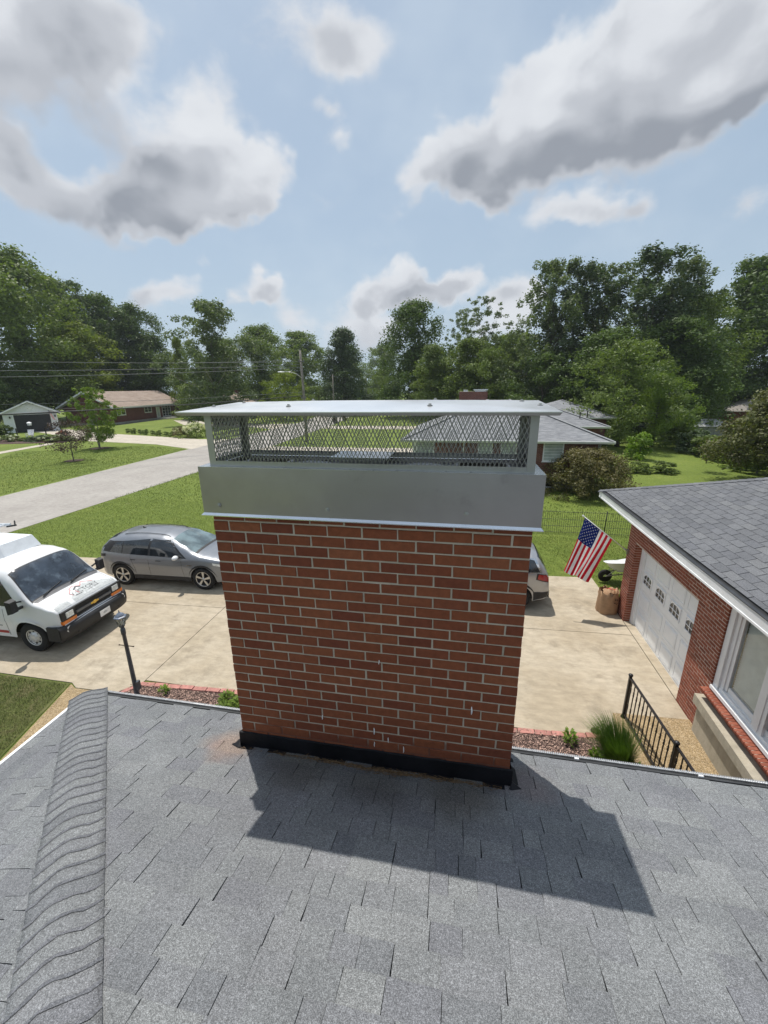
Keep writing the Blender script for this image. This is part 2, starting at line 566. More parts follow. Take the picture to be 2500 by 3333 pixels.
# front plane, left plane, back plane as one closed deck under the shingles
A = (XC, YE, ZE - .03); B = (XR, YE, ZE - .03); Cc = (XR, YR, roof_z(YR) - .03); D = (XC + hy, YR, roof_z(YR) - .03)
E_ = (XC, 2 * YR - YE, ZE - .03); F = (XR, 2 * YR - YE, ZE - .03)
rf.add([A, B, Cc, D, E_, F], [(0, 1, 2, 3), (0, 3, 4), (4, 3, 2, 5), (0, 4, 5, 1), (1, 5, 2)])
roof = wpart('roof', rf, 'roof_deck', house)

# local frames: u along the eave, v up the slope
def frame(origin, ux, vx):
    u = Vector(ux).normalized(); v = Vector(vx).normalized(); w_ = u.cross(v).normalized()
    m = Matrix((u, v, w_)).transposed().to_4x4(); m.translation = Vector(origin)
    return m
F_front = frame((XC, YE, ZE), (-1, 0, 0), (0, -1, T))    # u runs to -x, w up
F_left = frame((XC, YE, ZE), (0, 1, 0), (1, 0, T))
EXPO = .1205
def shingle_prism(mb, poly, v0, v1, thick, lift=.0, jit=0.0):
    a = -.003; 
    top = lambda x, y: lift + thick * (.35 + .65 * (v1 - y) / (v1 - v0))
    mb.prism(poly if area(poly) > 0 else poly[::-1], a, top)

def lay(Fm, rows, u0, u1, keep, near, parent, matname, wfun, thin=.0035, thick=.0075, gap=.0022, limit=300, jog=True, seed=3, stagger=False, EXPO=None):
    EXPO = EXPO or .1205
    """courses of shingles: near pieces are objects, the rest one joined part"""
    rg = random.Random(seed)
    pieces = []
    for r in range(rows):
        v0 = r * EXPO; v1 = v0 + EXPO * 1.02
        u = u0 - (rg.uniform(0, .3) if not stagger else (.1525 * (r % 2) + rg.uniform(0, .012) + .1)); k = 0
        while u < u1:
            wd = wfun(rg)
            a, b = u + gap * .5, u + wd - gap * .5
            sk = rg.uniform(-.003, .003)
            poly = [(a, v0 + rg.uniform(-.003, .003)), (b, v0 + rg.uniform(-.003, .003)), (b + sk, v1), (a + sk, v1)]
            for (pa, pb, pc) in keep:
                poly = clip(poly, pa, pb, pc) if len(poly) > 2 else poly
            if len(poly) > 2 and abs(area(poly)) > 2e-4:
                tk = (thick if k % 2 == 0 else thin) if jog else thick
                cx = sum(q[0] for q in poly) / len(poly); cy = sum(q[1] for q in poly) / len(poly)
                d = (Fm @ Vector((cx, cy, 0)) - EYE).length
                pieces.append((d, near(cx, cy), poly, v0, v1, tk + rg.uniform(0, .0015)))
            u += wd; k += 1
    pieces.sort(key=lambda q: (not q[1], q[0]))
    rest = empty_mb(matname)
    for i, (d, nr, poly, v0, v1, tk) in enumerate(pieces):
        if i < limit and nr:
            q = empty_mb(matname)
            cx, cy = poly[0]
            pl = [(x - cx, y - cy) for x, y in poly]
            top = lambda x, y: tk * (.35 + .65 * (v1 - (y + cy)) / (v1 - v0))
            q.prism(pl if area(pl) > 0 else pl[::-1], -.003, top)
            link('shingle', q.mesh('shingle'), parent, mtx=Fm @ Matrix.Translation((cx, cy, 0)))
        else:
            shingle_prism(rest, poly, v0, v1, tk)
    if rest.v:
        link('shingles', rest.mesh('shingles'), parent, mtx=Fm)['kind'] = 'stuff'

wf = lambda rg: rg.choice([.085, .11, .13, .15, .16, .18, .20, .235])
KN = nl                                           # hip line: plan distance along the eave = plan distance inward
# front plane coordinates: u = XC - x (negative to the right), so mirror with keep: stay right of the hip: -u >= v/nl
chim = lambda x, y: -.03 < x < 1.83 and y > -.03
NR = 20
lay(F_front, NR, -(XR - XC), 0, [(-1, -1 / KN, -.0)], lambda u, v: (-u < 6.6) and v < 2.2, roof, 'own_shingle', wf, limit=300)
lay(F_left, 24, -3.4, .0, [(-1, -1 / KN, 0)], lambda u, v: u > -1.6 and v < 1.4, roof, 'own_shingle', wf, limit=0, seed=9)
# shingles above the near ones, out of the picture: courses carried on to the ridge by the deck's own cover
up_ = empty_mb('own_shingle')
for r in range(NR, 56):
    v0 = r * EXPO; x0 = XC + v0 / nl
    if YE - (v0 + EXPO) / nl < YR:
        break
    y0_, y1_ = YE - v0 / nl, YE - (v0 + EXPO) / nl
    up_.add([(x0, y0_, roof_z(y0_) + .006), (XR, y0_, roof_z(y0_) + .006), (XR, y1_, roof_z(y1_) + .001), (x0 + EXPO / nl, y1_, roof_z(y1_) + .001)], [(0, 3, 2, 1)])
wpart('upper_courses', up_, 'own_shingle', None).parent = roof
for o in [o for o in roof.children if o.name == 'upper_courses']:
    o['kind'] = 'stuff'

# hip caps, each bent over the hip
hd = Vector((1, -1, T)).normalized()
lft = Vector((-1, -1, 0)).normalized()            # towards the left plane, along the contour
n_front = Vector((0, T, 1)).normalized(); n_left = Vector((-T, 0, 1)).normalized()
cross_r = (Vector((1, 1, 0)) - hd * Vector((1, 1, 0)).dot(hd)).normalized()
def on_roof(along, side, lift):
    """a point beside the hip: side > 0 to the right (front plane), rounded over the ridge"""
    base = Vector((XC, YE, ZE)) + hd * along
    n = n_front if side > 0 else n_left
    # direction down each plane, perpendicular to the hip
    d = hd.cross(n_front) if side > 0 else -hd.cross(n_left)
    if side > 0 and d.dot(Vector((1, 1, 0))) < 0: d = -d
    if side < 0 and d.dot(Vector((1, 1, 0))) > 0: d = -d
    p = base + d.normalized() * abs(side) + n * lift
    rr = .05
    if abs(side) < rr:                              # soften the arris
        p.z -= (rr - abs(side)) ** 2 / rr * .10
    return p
CE = .088
for k in range(42):
    q = empty_mb('own_shingle')
    a0, a1 = k * CE - .02, k * CE + CE * 1.25
    sides = [-.138, -.105, -.07, -.035, 0.0, .035, .07, .105, .138]
    wob = [RNG.uniform(-.002, .002) for _ in sides]
    hw = 1 + RNG.uniform(-.01, .01)
    rowA = [on_roof(a0 + wob[i] + .012 * math.cos(i), s_ * hw, .0185 + RNG.uniform(0, .0015)) for i, s_ in enumerate(sides)]
    rowM = [on_roof((a0 + a1) / 2, s_ * hw, .0148) for i, s_ in enumerate(sides)]
    rowB = [on_roof(a1, s_ * hw, .011) for i, s_ in enumerate(sides)]
    rowC = [on_roof(a0 + wob[i] + .012 * math.cos(i), s_ * hw, .004) for i, s_ in enumerate(sides)]
    n = len(sides)
    vs = rowA + rowM + rowB + rowC
    fs = []
    for i in range(n - 1):
        fs += [(i, i + n, i + n + 1, i + 1), (i + n, i + 2 * n, i + 2 * n + 1, i + n + 1), (i + 3 * n, i, i + 1, i + 3 * n + 1)]
    # side edges
    eA = [on_roof(a1, sides[0] * hw, .004), on_roof(a1, sides[-1] * hw, .004)]
    m0 = len(vs); vs += eA
    fs += [(0, 3 * n, m0, 2 * n, n), (n - 1, 2 * n - 1, 3 * n - 1, m0 + 1, 4 * n - 1)]
    q.add(vs, fs, 0, True)
    o = link('hip_cap_shingle', q.mesh('hip_cap_shingle'), roof)
    bnd = empty_mb('cap_stripe_shingle')
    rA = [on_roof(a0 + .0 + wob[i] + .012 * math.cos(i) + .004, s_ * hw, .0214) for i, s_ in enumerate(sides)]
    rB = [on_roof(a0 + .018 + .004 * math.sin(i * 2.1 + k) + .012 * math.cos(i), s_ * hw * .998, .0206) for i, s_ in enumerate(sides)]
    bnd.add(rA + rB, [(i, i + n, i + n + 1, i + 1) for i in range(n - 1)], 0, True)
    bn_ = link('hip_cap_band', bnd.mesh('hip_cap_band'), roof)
    for pl in o.data.polygons:
        pl.use_smooth = pl.index < 3 * (n - 1)

# gutter with its guard along the front eave, thin bright edge along the left eave
gt = empty_mb('gutter_black')
GY, GZ = .088, -.046
for (x0, x1) in ((XC - .01, -.03), (1.86, XR)):
    gt.box(x0, x1, YE + .012, YE + .018, ZE - .13, ZE + .002)
    gt.box(x0, x1, YE + .018, YE + GY, ZE - .13, ZE - .124)
    gt.add([(x0, YE + .018, ZE - .006), (x1, YE + .018, ZE - .006), (x1, YE + GY, ZE + GZ - .004), (x0, YE + GY, ZE + GZ - .004)], [(0, 1, 2, 3)])
    gt.box(x0, x1, YE + GY, YE + GY + .006, ZE - .13, ZE + GZ)
gutter = wpart('gutter', gt, 'gutter_black', house)
br = empty_mb('gutter_bright')
for (x0, x1) in ((XC - .012, -.03), (1.86, XR)):
    br.tube([(x0, YE + GY, ZE + GZ + .003), (x1, YE + GY, ZE + GZ + .003)], .0075, 8)
    x = x0
    while x < min(x1, 5.2):
        br.box(x, x + .0075, YE + GY - .010, YE + GY + .010, ZE + GZ + .006, ZE + GZ + .0125)
        x += .014
bb = link('guard_edge', br.mesh('guard_edge'), gutter)
hg = empty_mb('white_trim')
for x in (2.28, 3.05, 3.62, 4.3, 5.0):
    hg.box(x, x + .028, YE + .022, YE + .034, ZE - .002, ZE + .010); pass
link('gutter_hanger', hg.mesh('gutter_hanger'), gutter)
le = empty_mb('white_trim')
le.box(XC - .03, XC - .006, YE + .01, 2 * YR - YE, ZE - .10, ZE + .001)
wpart('fascia', le, 'white_trim', house)

# ------------------------------------------------------------------ chimney: every brick of the front face its own piece
CW, CD, ZT, CRS = 1.80, .41, 5.35, .0662
chimney = thing('chimney', 'broad red brick chimney rising through the near grey roof, black flashing at its foot', 'chimney', (.9, .2, 0))
core = empty_mb('mortar')
core.box(.006, CW - .006, .006, CD - .006, 0, ZT + .18)
wpart('mortar_core', core, 'mortar', chimney)
def brick_mesh(L, H, D, rg, m='red_brick'):
    """front at y=0 facing -y, chamfered arrises"""
    c = .0035
    j = lambda: rg.uniform(-.0012, .0012)
    q = empty_mb(m)
    back = [(0, D, 0), (L, D, 0), (L, D, H), (0, D, H)]
    mid = [(j(), c, j()), (L + j(), c, j()), (L + j(), c, H + j()), (j(), c, H + j())]
    fr = [(c + j(), j() * .6, c + j()), (L - c + j(), j() * .6, c + j()), (L - c + j(), j() * .6, H - c + j()), (c + j(), j() * .6, H - c + j())]
    fs = [(8, 9, 10, 11)] + [(4 + i, 4 + (i + 1) % 4, 8 + (i + 1) % 4, 8 + i) for i in range(4)] + [(i, (i + 1) % 4, 4 + (i + 1) % 4, 4 + i) for i in range(4)] + [(3, 2, 1, 0)]
    q.add(back + mid + fr, fs)
    return q.mesh('brick')
rb = random.Random(5)
BH = CRS - .0098
full = [brick_mesh(.1905, BH, .09, rb) for _ in range(6)]
half = [brick_mesh(.0905, BH, .09, rb) for _ in range(4)]
odd = [brick_mesh(.165, BH, .09, rb) for _ in range(2)]
nrows = 26
for r in range(nrows):
    z0 = ZT - (r + 1) * CRS + .0049
    # measured bond: even rows start with a stretcher, odd rows with a header end; a short stretcher near the right end
    x = 0.0; k = 0
    seq = [full] * 9 if r % 2 == 0 else [half] + [full] * 8 + [half]
    short = -2 if r % 2 == 0 else -2
    lens = [.200 if s is full else .100 for s in seq]
    # slightly uneven joints
    for i, s in enumerate(seq):
        o = link('brick', rb.choice(s), chimney)
        o.matrix_parent_inverse = chimney.matrix_basis.inverted()
        o.location = (x + .0048 + rb.uniform(-.0016, .0016), rb.uniform(-.0015, .002), z0 + rb.uniform(-.0008, .0008))
        o.rotation_euler = (rb.uniform(-.006, .006), rb.uniform(-.003, .003), rb.uniform(-.004, .004))
        x += lens[i]
side = empty_mb('red_brick')
for r in range(80):
    z0 = ZT - (r + 1) * CRS + .0049
    if z0 < 0: break
    if r >= nrows:
        for i in range(9): side.box(i * .2 + .005, i * .2 + .195, 0, .05, z0, z0 + BH)
    ys = [(.100, .200), (.210, .400)] if r % 2 == 0 else [(.100, .300), (.310, .405)]
    for ya, yb in ys:
        side.box(0, .05, ya + .003, yb - .003, z0, z0 + BH); side.box(CW - .05, CW, ya + .003, yb - .003, z0, z0 + BH)
    for i in range(9):
        x = i * .2 + (.1 if r % 2 else 0)
        if x + .195 < CW + .01: side.box(x + .005, x + .195, CD - .05, CD, z0, z0 + BH)
    if r % 2: side.box(.001, .095, CD - .05, CD, z0, z0 + BH)
wpart('side_brickwork', side, 'red_brick', chimney, kind='stuff')
# paint runs on some joints
dr = empty_mb('bead_white')
for (x, z, h, wd) in ((1.545, 4.16, .055, .008), (.945, 3.905, .05, .007), (1.035, 3.85, .04, .005), (.945, 3.80, .04, .005), (1.135, 3.79, .05, .005), (.60, 3.96, .035, .006), (.985, 4.43, .03, .005)):
    n = 5
    pts = [(x + rb.uniform(-.002, .002), -.003, z + h * (i / (n - 1) - .5)) for i in range(n)]
    dr.tube(pts, [wd * .35] + [wd * .6] * 3 + [wd * .3], 6)
dr.tube([(1.41, -.003, 3.745), (1.44, -.004, 3.742), (1.47, -.004, 3.745), (1.51, -.003, 3.741)], [.003, .006, .006, .002], 6)
wpart('paint_run', dr, 'bead_white', chimney)
# flashing: upright apron and flanges on the shingles, wavy top edge
fl = empty_mb('flashing_black')
n = 40
zb = lambda y: roof_z(y) + .008
topz = [ZT - 24.0 * CRS + .002 * math.sin(i * 1.3) + rb.uniform(-.002, .002) + .012 * (i / n) - .012 for i in range(n + 1)]
xs = [-.012 + (CW + .024) * i / n for i in range(n + 1)]
vs = [(x, -.012, zt) for x, zt in zip(xs, topz)] + [(x, -.016, zb(-.016)) for x in xs] + [(x, -.006 + .01 * math.sin(x * 9) * .3, zt + .002) for x, zt in zip(xs, topz)]
vs = [(x, -.004, zt) for x, zt in zip(xs, topz)] + [(x, -.014, zt - .004) for x, zt in zip(xs, topz)] + [(x, -.018, zb(-.018)) for x in xs] + [(x, -.052 - rb.uniform(0, .006), zb(-.05) - .002) for x in xs]
m1 = n + 1
fs = []
for k in range(3):
    fs += [(k * m1 + i, (k + 1) * m1 + i, (k + 1) * m1 + i + 1, k * m1 + i + 1) for i in range(n)]
fl.add(vs, fs)
for sx, x0 in ((-1, -.012), (1, CW + .012)):
    vs = []
    for i in range(9):
        y = -.014 + i * .06
        vs += [(x0, y, zb(y) + .10), (x0, y, zb(y)), (x0 + sx * .045, y - .0, zb(y) - .003)]
    fs = []
    for i in range(8):
        a = i * 3
        fs += [(a, a + 1, a + 4, a + 3), (a + 1, a + 2, a + 5, a + 4)]
    fl.add(vs, fs)
    # ear at the corner
    fl.add([(x0, -.014, zb(-.014) + .03), (x0 + sx * .06, -.03, zb(-.03)), (x0, -.055, zb(-.055)), (x0 - sx * .02, -.05, zb(-.05)), (x0 + sx * .01, .03, zb(.03) + .002)], [(0, 1, 2), (0, 2, 3), (0, 4, 1)])
wpart('flashing', fl, 'flashing_black', chimney)
# needles and twigs gathered against the flashing
nd = empty_mb('pine_straw')
for i in range(520):
    x = min(max(random.gauss(.95, .35), .05), 1.75); y = -.045 - abs(random.gauss(0, .014)) - (.02 if abs(x - 1) < .15 else 0) * random.random()
    a = random.gauss(0, .5) + (math.pi if random.random() < .5 else 0); L = random.uniform(.012, .06)
    z = roof_z(y) + .006 + random.random() * .012
    nd.bar((x, y, z), (x + L * math.cos(a), y + L * math.sin(a) * .5, z + random.uniform(-.002, .006)), .0016, .0014)
o = structure('pine_needles', nd, 'pine_straw', kind='stuff')
tag(o, 'dry pine needles and twigs gathered on the roof against the black chimney flashing', 'debris', kind='stuff')

# ------------------------------------------------------------------ chimney cap
O = .028; ZS0, ZS1 = ZT - .011, ZT + .256
sk = MB(); a = sk.slot('stainless'); b = sk.slot('stainless_bright')
X0, X1, Y0, Y1 = -O, CW + O, -O, CD + O
# slightly bellied sheets
def sheet(p0, p1, nrm, z0, z1, nseg=24, bow=.004):
    vs = []; 
    for i in range(nseg + 1):
        t = i / nseg
        for j in range(5):
            s_ = j / 4
            w_ = bow * math.sin(math.pi * t * 1.0) * math.sin(math.pi * s_) * (1 + .5 * math.sin(t * 9))
            p = Vector((*p0, 0)).lerp(Vector((*p1, 0)), t) + Vector(nrm) * w_
            vs.append((p.x, p.y, z0 + (z1 - z0) * s_))
    fs = [(i * 5 + j, (i + 1) * 5 + j, (i + 1) * 5 + j + 1, i * 5 + j + 1) for i in range(nseg) for j in range(4)]
    sk.add(vs, fs, 0, True)
sheet((X0, Y0), (X1, Y0), (0, -1, 0), ZS0, ZS1)
sheet((X1, Y0), (X1, Y1), (1, 0, 0), ZS0, ZS1, 8)
sheet((X1, Y1), (X0, Y1), (0, 1, 0), ZS0, ZS1)
sheet((X0, Y1), (X0, Y0), (-1, 0, 0), ZS0, ZS1, 8)
# drip edge: bright kicked-out hem
e = .012
for (p, q, nx, ny) in (((X0, Y0), (X1, Y0), 0, -1), ((X1, Y0), (X1, Y1), 1, 0), ((X1, Y1), (X0, Y1), 0, 1), ((X0, Y1), (X0, Y0), -1, 0)):
    dx, dy = (Vector(q) - Vector(p)).normalized()
    p2 = (p[0] + nx * e - dx * e, p[1] + ny * e - dy * e); q2 = (q[0] + nx * e + dx * e, q[1] + ny * e + dy * e)
    sk.add([(p[0], p[1], ZS0), (q[0], q[1], ZS0), (q2[0], q2[1], ZS0 - .012), (p2[0], p2[1], ZS0 - .012), (q2[0], q2[1], ZS0 - .017), (p2[0], p2[1], ZS0 - .017)], [(1, 0, 3, 2), (2, 3, 5, 4)], b)
# top ledge round the cage, and a raised double seam behind the front edge
sk.box(X0 + .0005, X1 - .0005, Y0 + .0005, Y0 + .040, ZS1 - .002, ZS1 + .001, b)
sk.box(X0 + .0005, X1 - .0005, Y1 - .040, Y1 - .0005, ZS1 - .002, ZS1 + .001, b)
sk.box(X0 + .0005, X0 + .060, Y0 + .040, Y1 - .040, ZS1 - .002, ZS1 + .001, b)
sk.box(X1 - .060, X1 - .0005, Y0 + .040, Y1 - .040, ZS1 - .002, ZS1 + .001, b)
for (xa, xb, ya, yb) in ((X0 + .058, X0 + .060, Y0 + .04, Y1 - .04), (X1 - .060, X1 - .058, Y0 + .04, Y1 - .04), (X0 + .06, X1 - .06, Y1 - .042, Y1 - .040), (X0 + .06, X1 - .06, Y0 + .040, Y0 + .042)):
    sk.box(xa, xb, ya, yb, ZS1 - .034, ZS1 - .0025, 0)
cap = wpart('chimney_cap', sk, None, chimney, label='silver metal cap with low lid, diamond mesh cage and deep skirt')
FX0, FX1, FY0, FY1, ZP = .029, 1.779, .006, .404, ZT + .546
for (x, y, sx, sy) in ((FX0, FY0, 1, 1), (FX1, FY0, -1, 1), (FX0, FY1, 1, -1), (FX1, FY1, -1, -1)):
    q = empty_mb('galvanised')
    wd = .040; th = .002
    xa, xb = sorted((x, x + sx * wd)); ya, yb = sorted((y, y + sy * th)); q.box(xa, xb, ya, yb, ZS1 + .001, ZP + .004)
    xa, xb = sorted((x, x + sx * th)); ya, yb = sorted((y + sy * th, y + sy * wd)); q.box(xa, xb, ya, yb, ZS1 + .001, ZP + .004)
    wpart('post', q, 'galvanised', cap)
ra = empty_mb('galvanised')
ra.box(FX0 + .041, FX1 - .041, FY0 - .0015, FY0 + .0015, ZS1 + .003, ZS1 + .030)
ra.box(FX0 + .041, FX1 - .041, FY1 - .0015, FY1 + .0015, ZS1 + .003, ZS1 + .034)
ra.box(FX0 - .0015, FX0 + .0015, FY0 + .041, FY1 - .041, ZS1 + .003, ZS1 + .034)
ra.box(FX1 - .0015, FX1 + .0015, FY0 + .041, FY1 - .041, ZS1 + .003, ZS1 + .034)
ra.box(FX0 - .001, FX1 + .001, FY0 - .001, FY0 + .012, ZS1 + .0012, ZS1 + .003)
wpart('bottom_rail', ra, 'galvanised', cap)
# expanded metal: crossing strands
def lattice(p0, p1, z0, z1, name='mesh_screen', pitch=.0215, rise=.048):
    q = empty_mb('mesh_steel')
    p0 = Vector(p0); p1 = Vector(p1); L = (p1 - p0).length; d = (p1 - p0) / L; H = z1 - z0
    nrm = d.cross(Vector((0, 0, 1)))
    run = H / rise * pitch
    for sgn in (1, -1):
        s = -run
        k = 0
        while s < L + run:
            a = (s, 0) if sgn > 0 else (s + run, 0)
            bb_ = (s + run, H) if sgn > 0 else (s, H)
            # clip to the panel
            (xa, za), (xb, zb_) = a, bb_
            t0, t1 = 0.0, 1.0
            dx = xb - xa
            for lim, sg in ((0, 1), (L, -1)):
                fa = (xa - lim) * sg; fb = (xb - lim) * sg
                if fa < 0 and fb < 0: t0 = 2
                elif fa < 0: t0 = max(t0, fa / (fa - fb))
                elif fb < 0: t1 = min(t1, fa / (fa - fb))
            if t1 - t0 > .02:
                # a gentle wave: strands bend where they meet, as in stretched sheet
                P = lambda t: p0 + d * (xa + dx * t) + Vector((0, 0, z0 + za + (zb_ - za) * t)) + nrm * (.0016 * sgn)
                q.bar(P(t0), P(t1), .0034, .0030)
            s += pitch; k += 1
    wpart(name, q, 'mesh_steel', cap, kind='stuff')
ZM = ZS1 + .026
lattice((FX0 + .036, FY0 + .004, 0), (FX1 - .036, FY0 + .004, 0), ZM, ZP)
lattice((FX0 + .036, FY1 - .004, 0), (FX1 - .036, FY1 - .004, 0), ZM, ZP)
lattice((FX0 + .004, FY0 + .036, 0), (FX0 + .004, FY1 - .036, 0), ZM, ZP)
lattice((FX1 - .004, FY0 + .036, 0), (FX1 - .004, FY1 - .036, 0), ZM, ZP)
# lid
lid = MB(); a = lid.slot('stainless_lid'); b = lid.slot('galvanised')
LX0, LX1, LY0, LY1, ZL = -.050, 1.850, -.123, .535, ZT + .559
AZ, LZB = ZT + .602, ZT + .586
ax = Vector((.90, .206, AZ))
def lid_z(x, y):
    fx = min(x - LX0, LX1 - x) / (.9 - LX0); fy = min(y - LY0, LY1 - y) / (.206 - LY0)
    f = max(0.0, min(fx, fy))
    base = ZL + (LZB - ZL) * (y - LY0) / (LY1 - LY0)
    return base + (AZ - (ZL + LZB) / 2) * (1 - (1 - f) ** 1.25)
NX, NY = 44, 16
vs = [(LX0 + (LX1 - LX0) * i / NX, LY0 + (LY1 - LY0) * j / NY, 0) for j in range(NY + 1) for i in range(NX + 1)]
vs = [(x, y, lid_z(x, y)) for x, y, _ in vs]
fs = [(j * (NX + 1) + i, j * (NX + 1) + i + 1, (j + 1) * (NX + 1) + i + 1, (j + 1) * (NX + 1) + i) for j in range(NY) for i in range(NX)]
lid.add(vs, fs, a, True)
lid.add([(x, y, z - .003) for x, y, z in vs], [f[::-1] for f in fs], b, True)
lp = [(LX0, LY0), (LX1, LY0), (LX1, LY1), (LX0, LY1)]
lzz = lambda p: lid_z(*p)
for i in range(4):
    p, q = lp[i], lp[(i + 1) % 4]
    c = Vector((.9, .206))
    pi_ = [(v_[0] + (.008 if v_[0] < .9 else -.008), v_[1] + (.008 if v_[1] < .2 else -.008)) for v_ in (p, q)]
    lid.add([(*p, lzz(p)), (*q, lzz(q)), (*q, lzz(q) - .004), (*p, lzz(p) - .004)], [(0, 3, 2, 1)], a)
    lid.add([(*q, lzz(q) - .004), (*p, lzz(p) - .004), (*pi_[0], lzz(p) - .018), (*pi_[1], lzz(q) - .018)], [(0, 1, 2, 3)], b)
wpart('lid', lid, None, cap)
# small screws on lid and skirt
scr = []
for (x, y) in ((.52, .02), (1.26, .02), (.0, .16), (.06, .40), (.52, .40), (1.26, .40), (1.74, .40), (1.80, .16)):
    scr.append(((x, y, lid_z(x, y)), (0, 0, 1)))
for (x, z) in ((.075, .036), (.72, .036), (1.46, .046)):
    scr.append(((x, -O - .001, ZT + z), (0, -1, 0)))
for p, n_ in scr:
    q = empty_mb('galvanised')
    rot = Vector(n_).to_track_quat('Z', 'Y').to_matrix().to_4x4()
    q.lathe([(0, .012), (.007, .011), (.0075, .005), (.013, .004), (.014, .0005)], 6, 0, Matrix.Translation(p) @ rot, smooth=False)
    wpart('screw', q, 'galvanised', cap)
riv = empty_mb('galvanised')
for i in range(14):
    x = .10 + i * .125; riv.lathe([(0, .002), (.003, .001), (.0035, 0)], 6, 0, Matrix.Translation((x, FY0 - .014, ZS1 + .0015)))
for i in range(7):
    z = ZS0 + .03 + i * .034
    riv.lathe([(0, .0012), (.0022, 0)], 6, 0, Matrix.Translation((X1 - .02, Y0 - .0006, z)) @ Vector((0, -1, 0)).to_track_quat('Z', 'Y').to_matrix().to_4x4())
wpart('rivet', riv, 'galvanised', cap)
# inside: crown pan with flue collars and a square damper box
ZPN = ZS1 - .020
cp = MB(); a = cp.slot('crown_pan'); b = cp.slot('dark_void')
hole = [(.12, .40), (1.40, 1.68)]
xs = [FX0 + .001, .12, .40, 1.40, 1.68, FX1 - .001]
for i in range(5):
    x0, x1 = xs[i], xs[i + 1]
    if (x0, x1) in hole:
        cp.box(x0, x1, FY0 + .006, .09, ZPN - .012, ZPN - .002); cp.box(x0, x1, .33, FY1 - .006, ZPN - .012, ZPN - .002)
        cp.box(x0 + .02, x1 - .02, .10, .32, ZPN - .35, ZPN - .34, b)
    else:
        cp.box(x0, x1, FY0 + .006, FY1 - .006, ZPN - .012, ZPN - .002)
wpart('crown_pan', cp, None, cap)
for (x0, x1) in hole:
    q = empty_mb('crown_pan')
    def rrect(cx, cy, hx, hy, r_, n=5):
        pts = []
        for (sx, sy, a0) in ((1, 1, 0), (-1, 1, 90), (-1, -1, 180), (1, -1, 270)):
            for i in range(n):
                t = R(a0 + 90 * i / (n - 1)); pts.append((cx + sx * (hx - r_) + r_ * math.cos(t), cy + sy * (hy - r_) + r_ * math.sin(t)))
        return pts
    rings = [(rrect((x0 + x1) / 2, .21, .155, .125, .04), ZPN - .002), (rrect((x0 + x1) / 2, .21, .15, .12, .04), ZPN + .012), (rrect((x0 + x1) / 2, .21, .135, .105, .03), ZPN + .014), (rrect((x0 + x1) / 2, .21, .130, .10, .03), ZPN - .30)]
    n = len(rings[0][0]); vs = [(x, y, z) for pts, z in rings for x, y in pts]
    fs = [(k * n + i, k * n + (i + 1) % n, (k + 1) * n + (i + 1) % n, (k + 1) * n + i) for k in range(3) for i in range(n)]
    q.add(vs, fs, 0, True)
    wpart('flue_collar', q, 'crown_pan', cap)
for cx in (.56, 1.22):
    q = empty_mb('crown_pan')
    q.lathe([(0, .018), (.07, .016), (.10, .010), (.12, -.001)], 20, 0, Matrix.Translation((cx, .2, ZPN)) @ Matrix.Diagonal((1.2, 1.0, 1, 1)))
    wpart('crown_dome', q, 'crown_pan', cap)
q = MB(); a = q.slot('stainless_bright'); b = q.slot('galvanised')
q.box(.70, 1.03, .12, .36, ZPN + .056, ZPN + .063, a); q.box(.74, .99, .15, .34, ZPN - .002, ZPN + .056, b)
for x in (.86, .90):
    q.box(x, x + .006, .24, .246, ZPN + .063, ZPN + .069, b)
wpart('damper_box', q, None, cap)
# ------------------------------------------------------------------ ground
def grass_mat(name, stops, sc=1.0, stripes=True, dirt=.0):
    m, g, bs = newmat(name)
    p = worldpos(g)
    n = g.math('ADD', g.math('MULTIPLY', g.noise(p, .22 * sc, 4, .6), .55), g.math('MULTIPLY', g.noise(p, 2.4 * sc, 5, .65), .45))
    c = g.ramp(n, stops)
    c = g.mix(1.0, c, g.ramp(g.noise(g.vmath('MULTIPLY', p, (1, .45, 1)), 11, 5, .7), [(.3, .78), (.7, 1.22)]), 'MULTIPLY')
    c = g.mix(1.0, c, g.ramp(g.noise(p, 60, 3, .7), [(.3, .75), (.7, 1.25)]), 'MULTIPLY')
    c = g.mix(g.math('MULTIPLY', g.smooth(g.noise(p, .8, 5, .7), .60, .74), .5), c, (.15, .15, .055))
    if dirt:
        c = g.mix(g.math('MULTIPLY', g.smooth(g.noise(p, 1.8, 5, .7), .50, .66), dirt), c, (.20, .165, .09))
    g.set(bs.inputs['Base Color'], c)
    bs.inputs['Roughness'].default_value = .8
    bs.inputs['Specular IOR Level'].default_value = .2
    bump(g, bs, g.math('ADD', g.noise(p, 45, 4, .75), g.noise(p, 9, 3, .7)), .8, .05)
    return m
grass_mat('lawn', [(.30, (.108, .155, .026)), (.5, (.15, .20, .036)), (.7, (.21, .25, .052))])
grass_mat('dry_lawn', [(.30, (.085, .110, .028)), (.5, (.125, .145, .042)), (.7, (.19, .185, .08))], 3, dirt=.7)
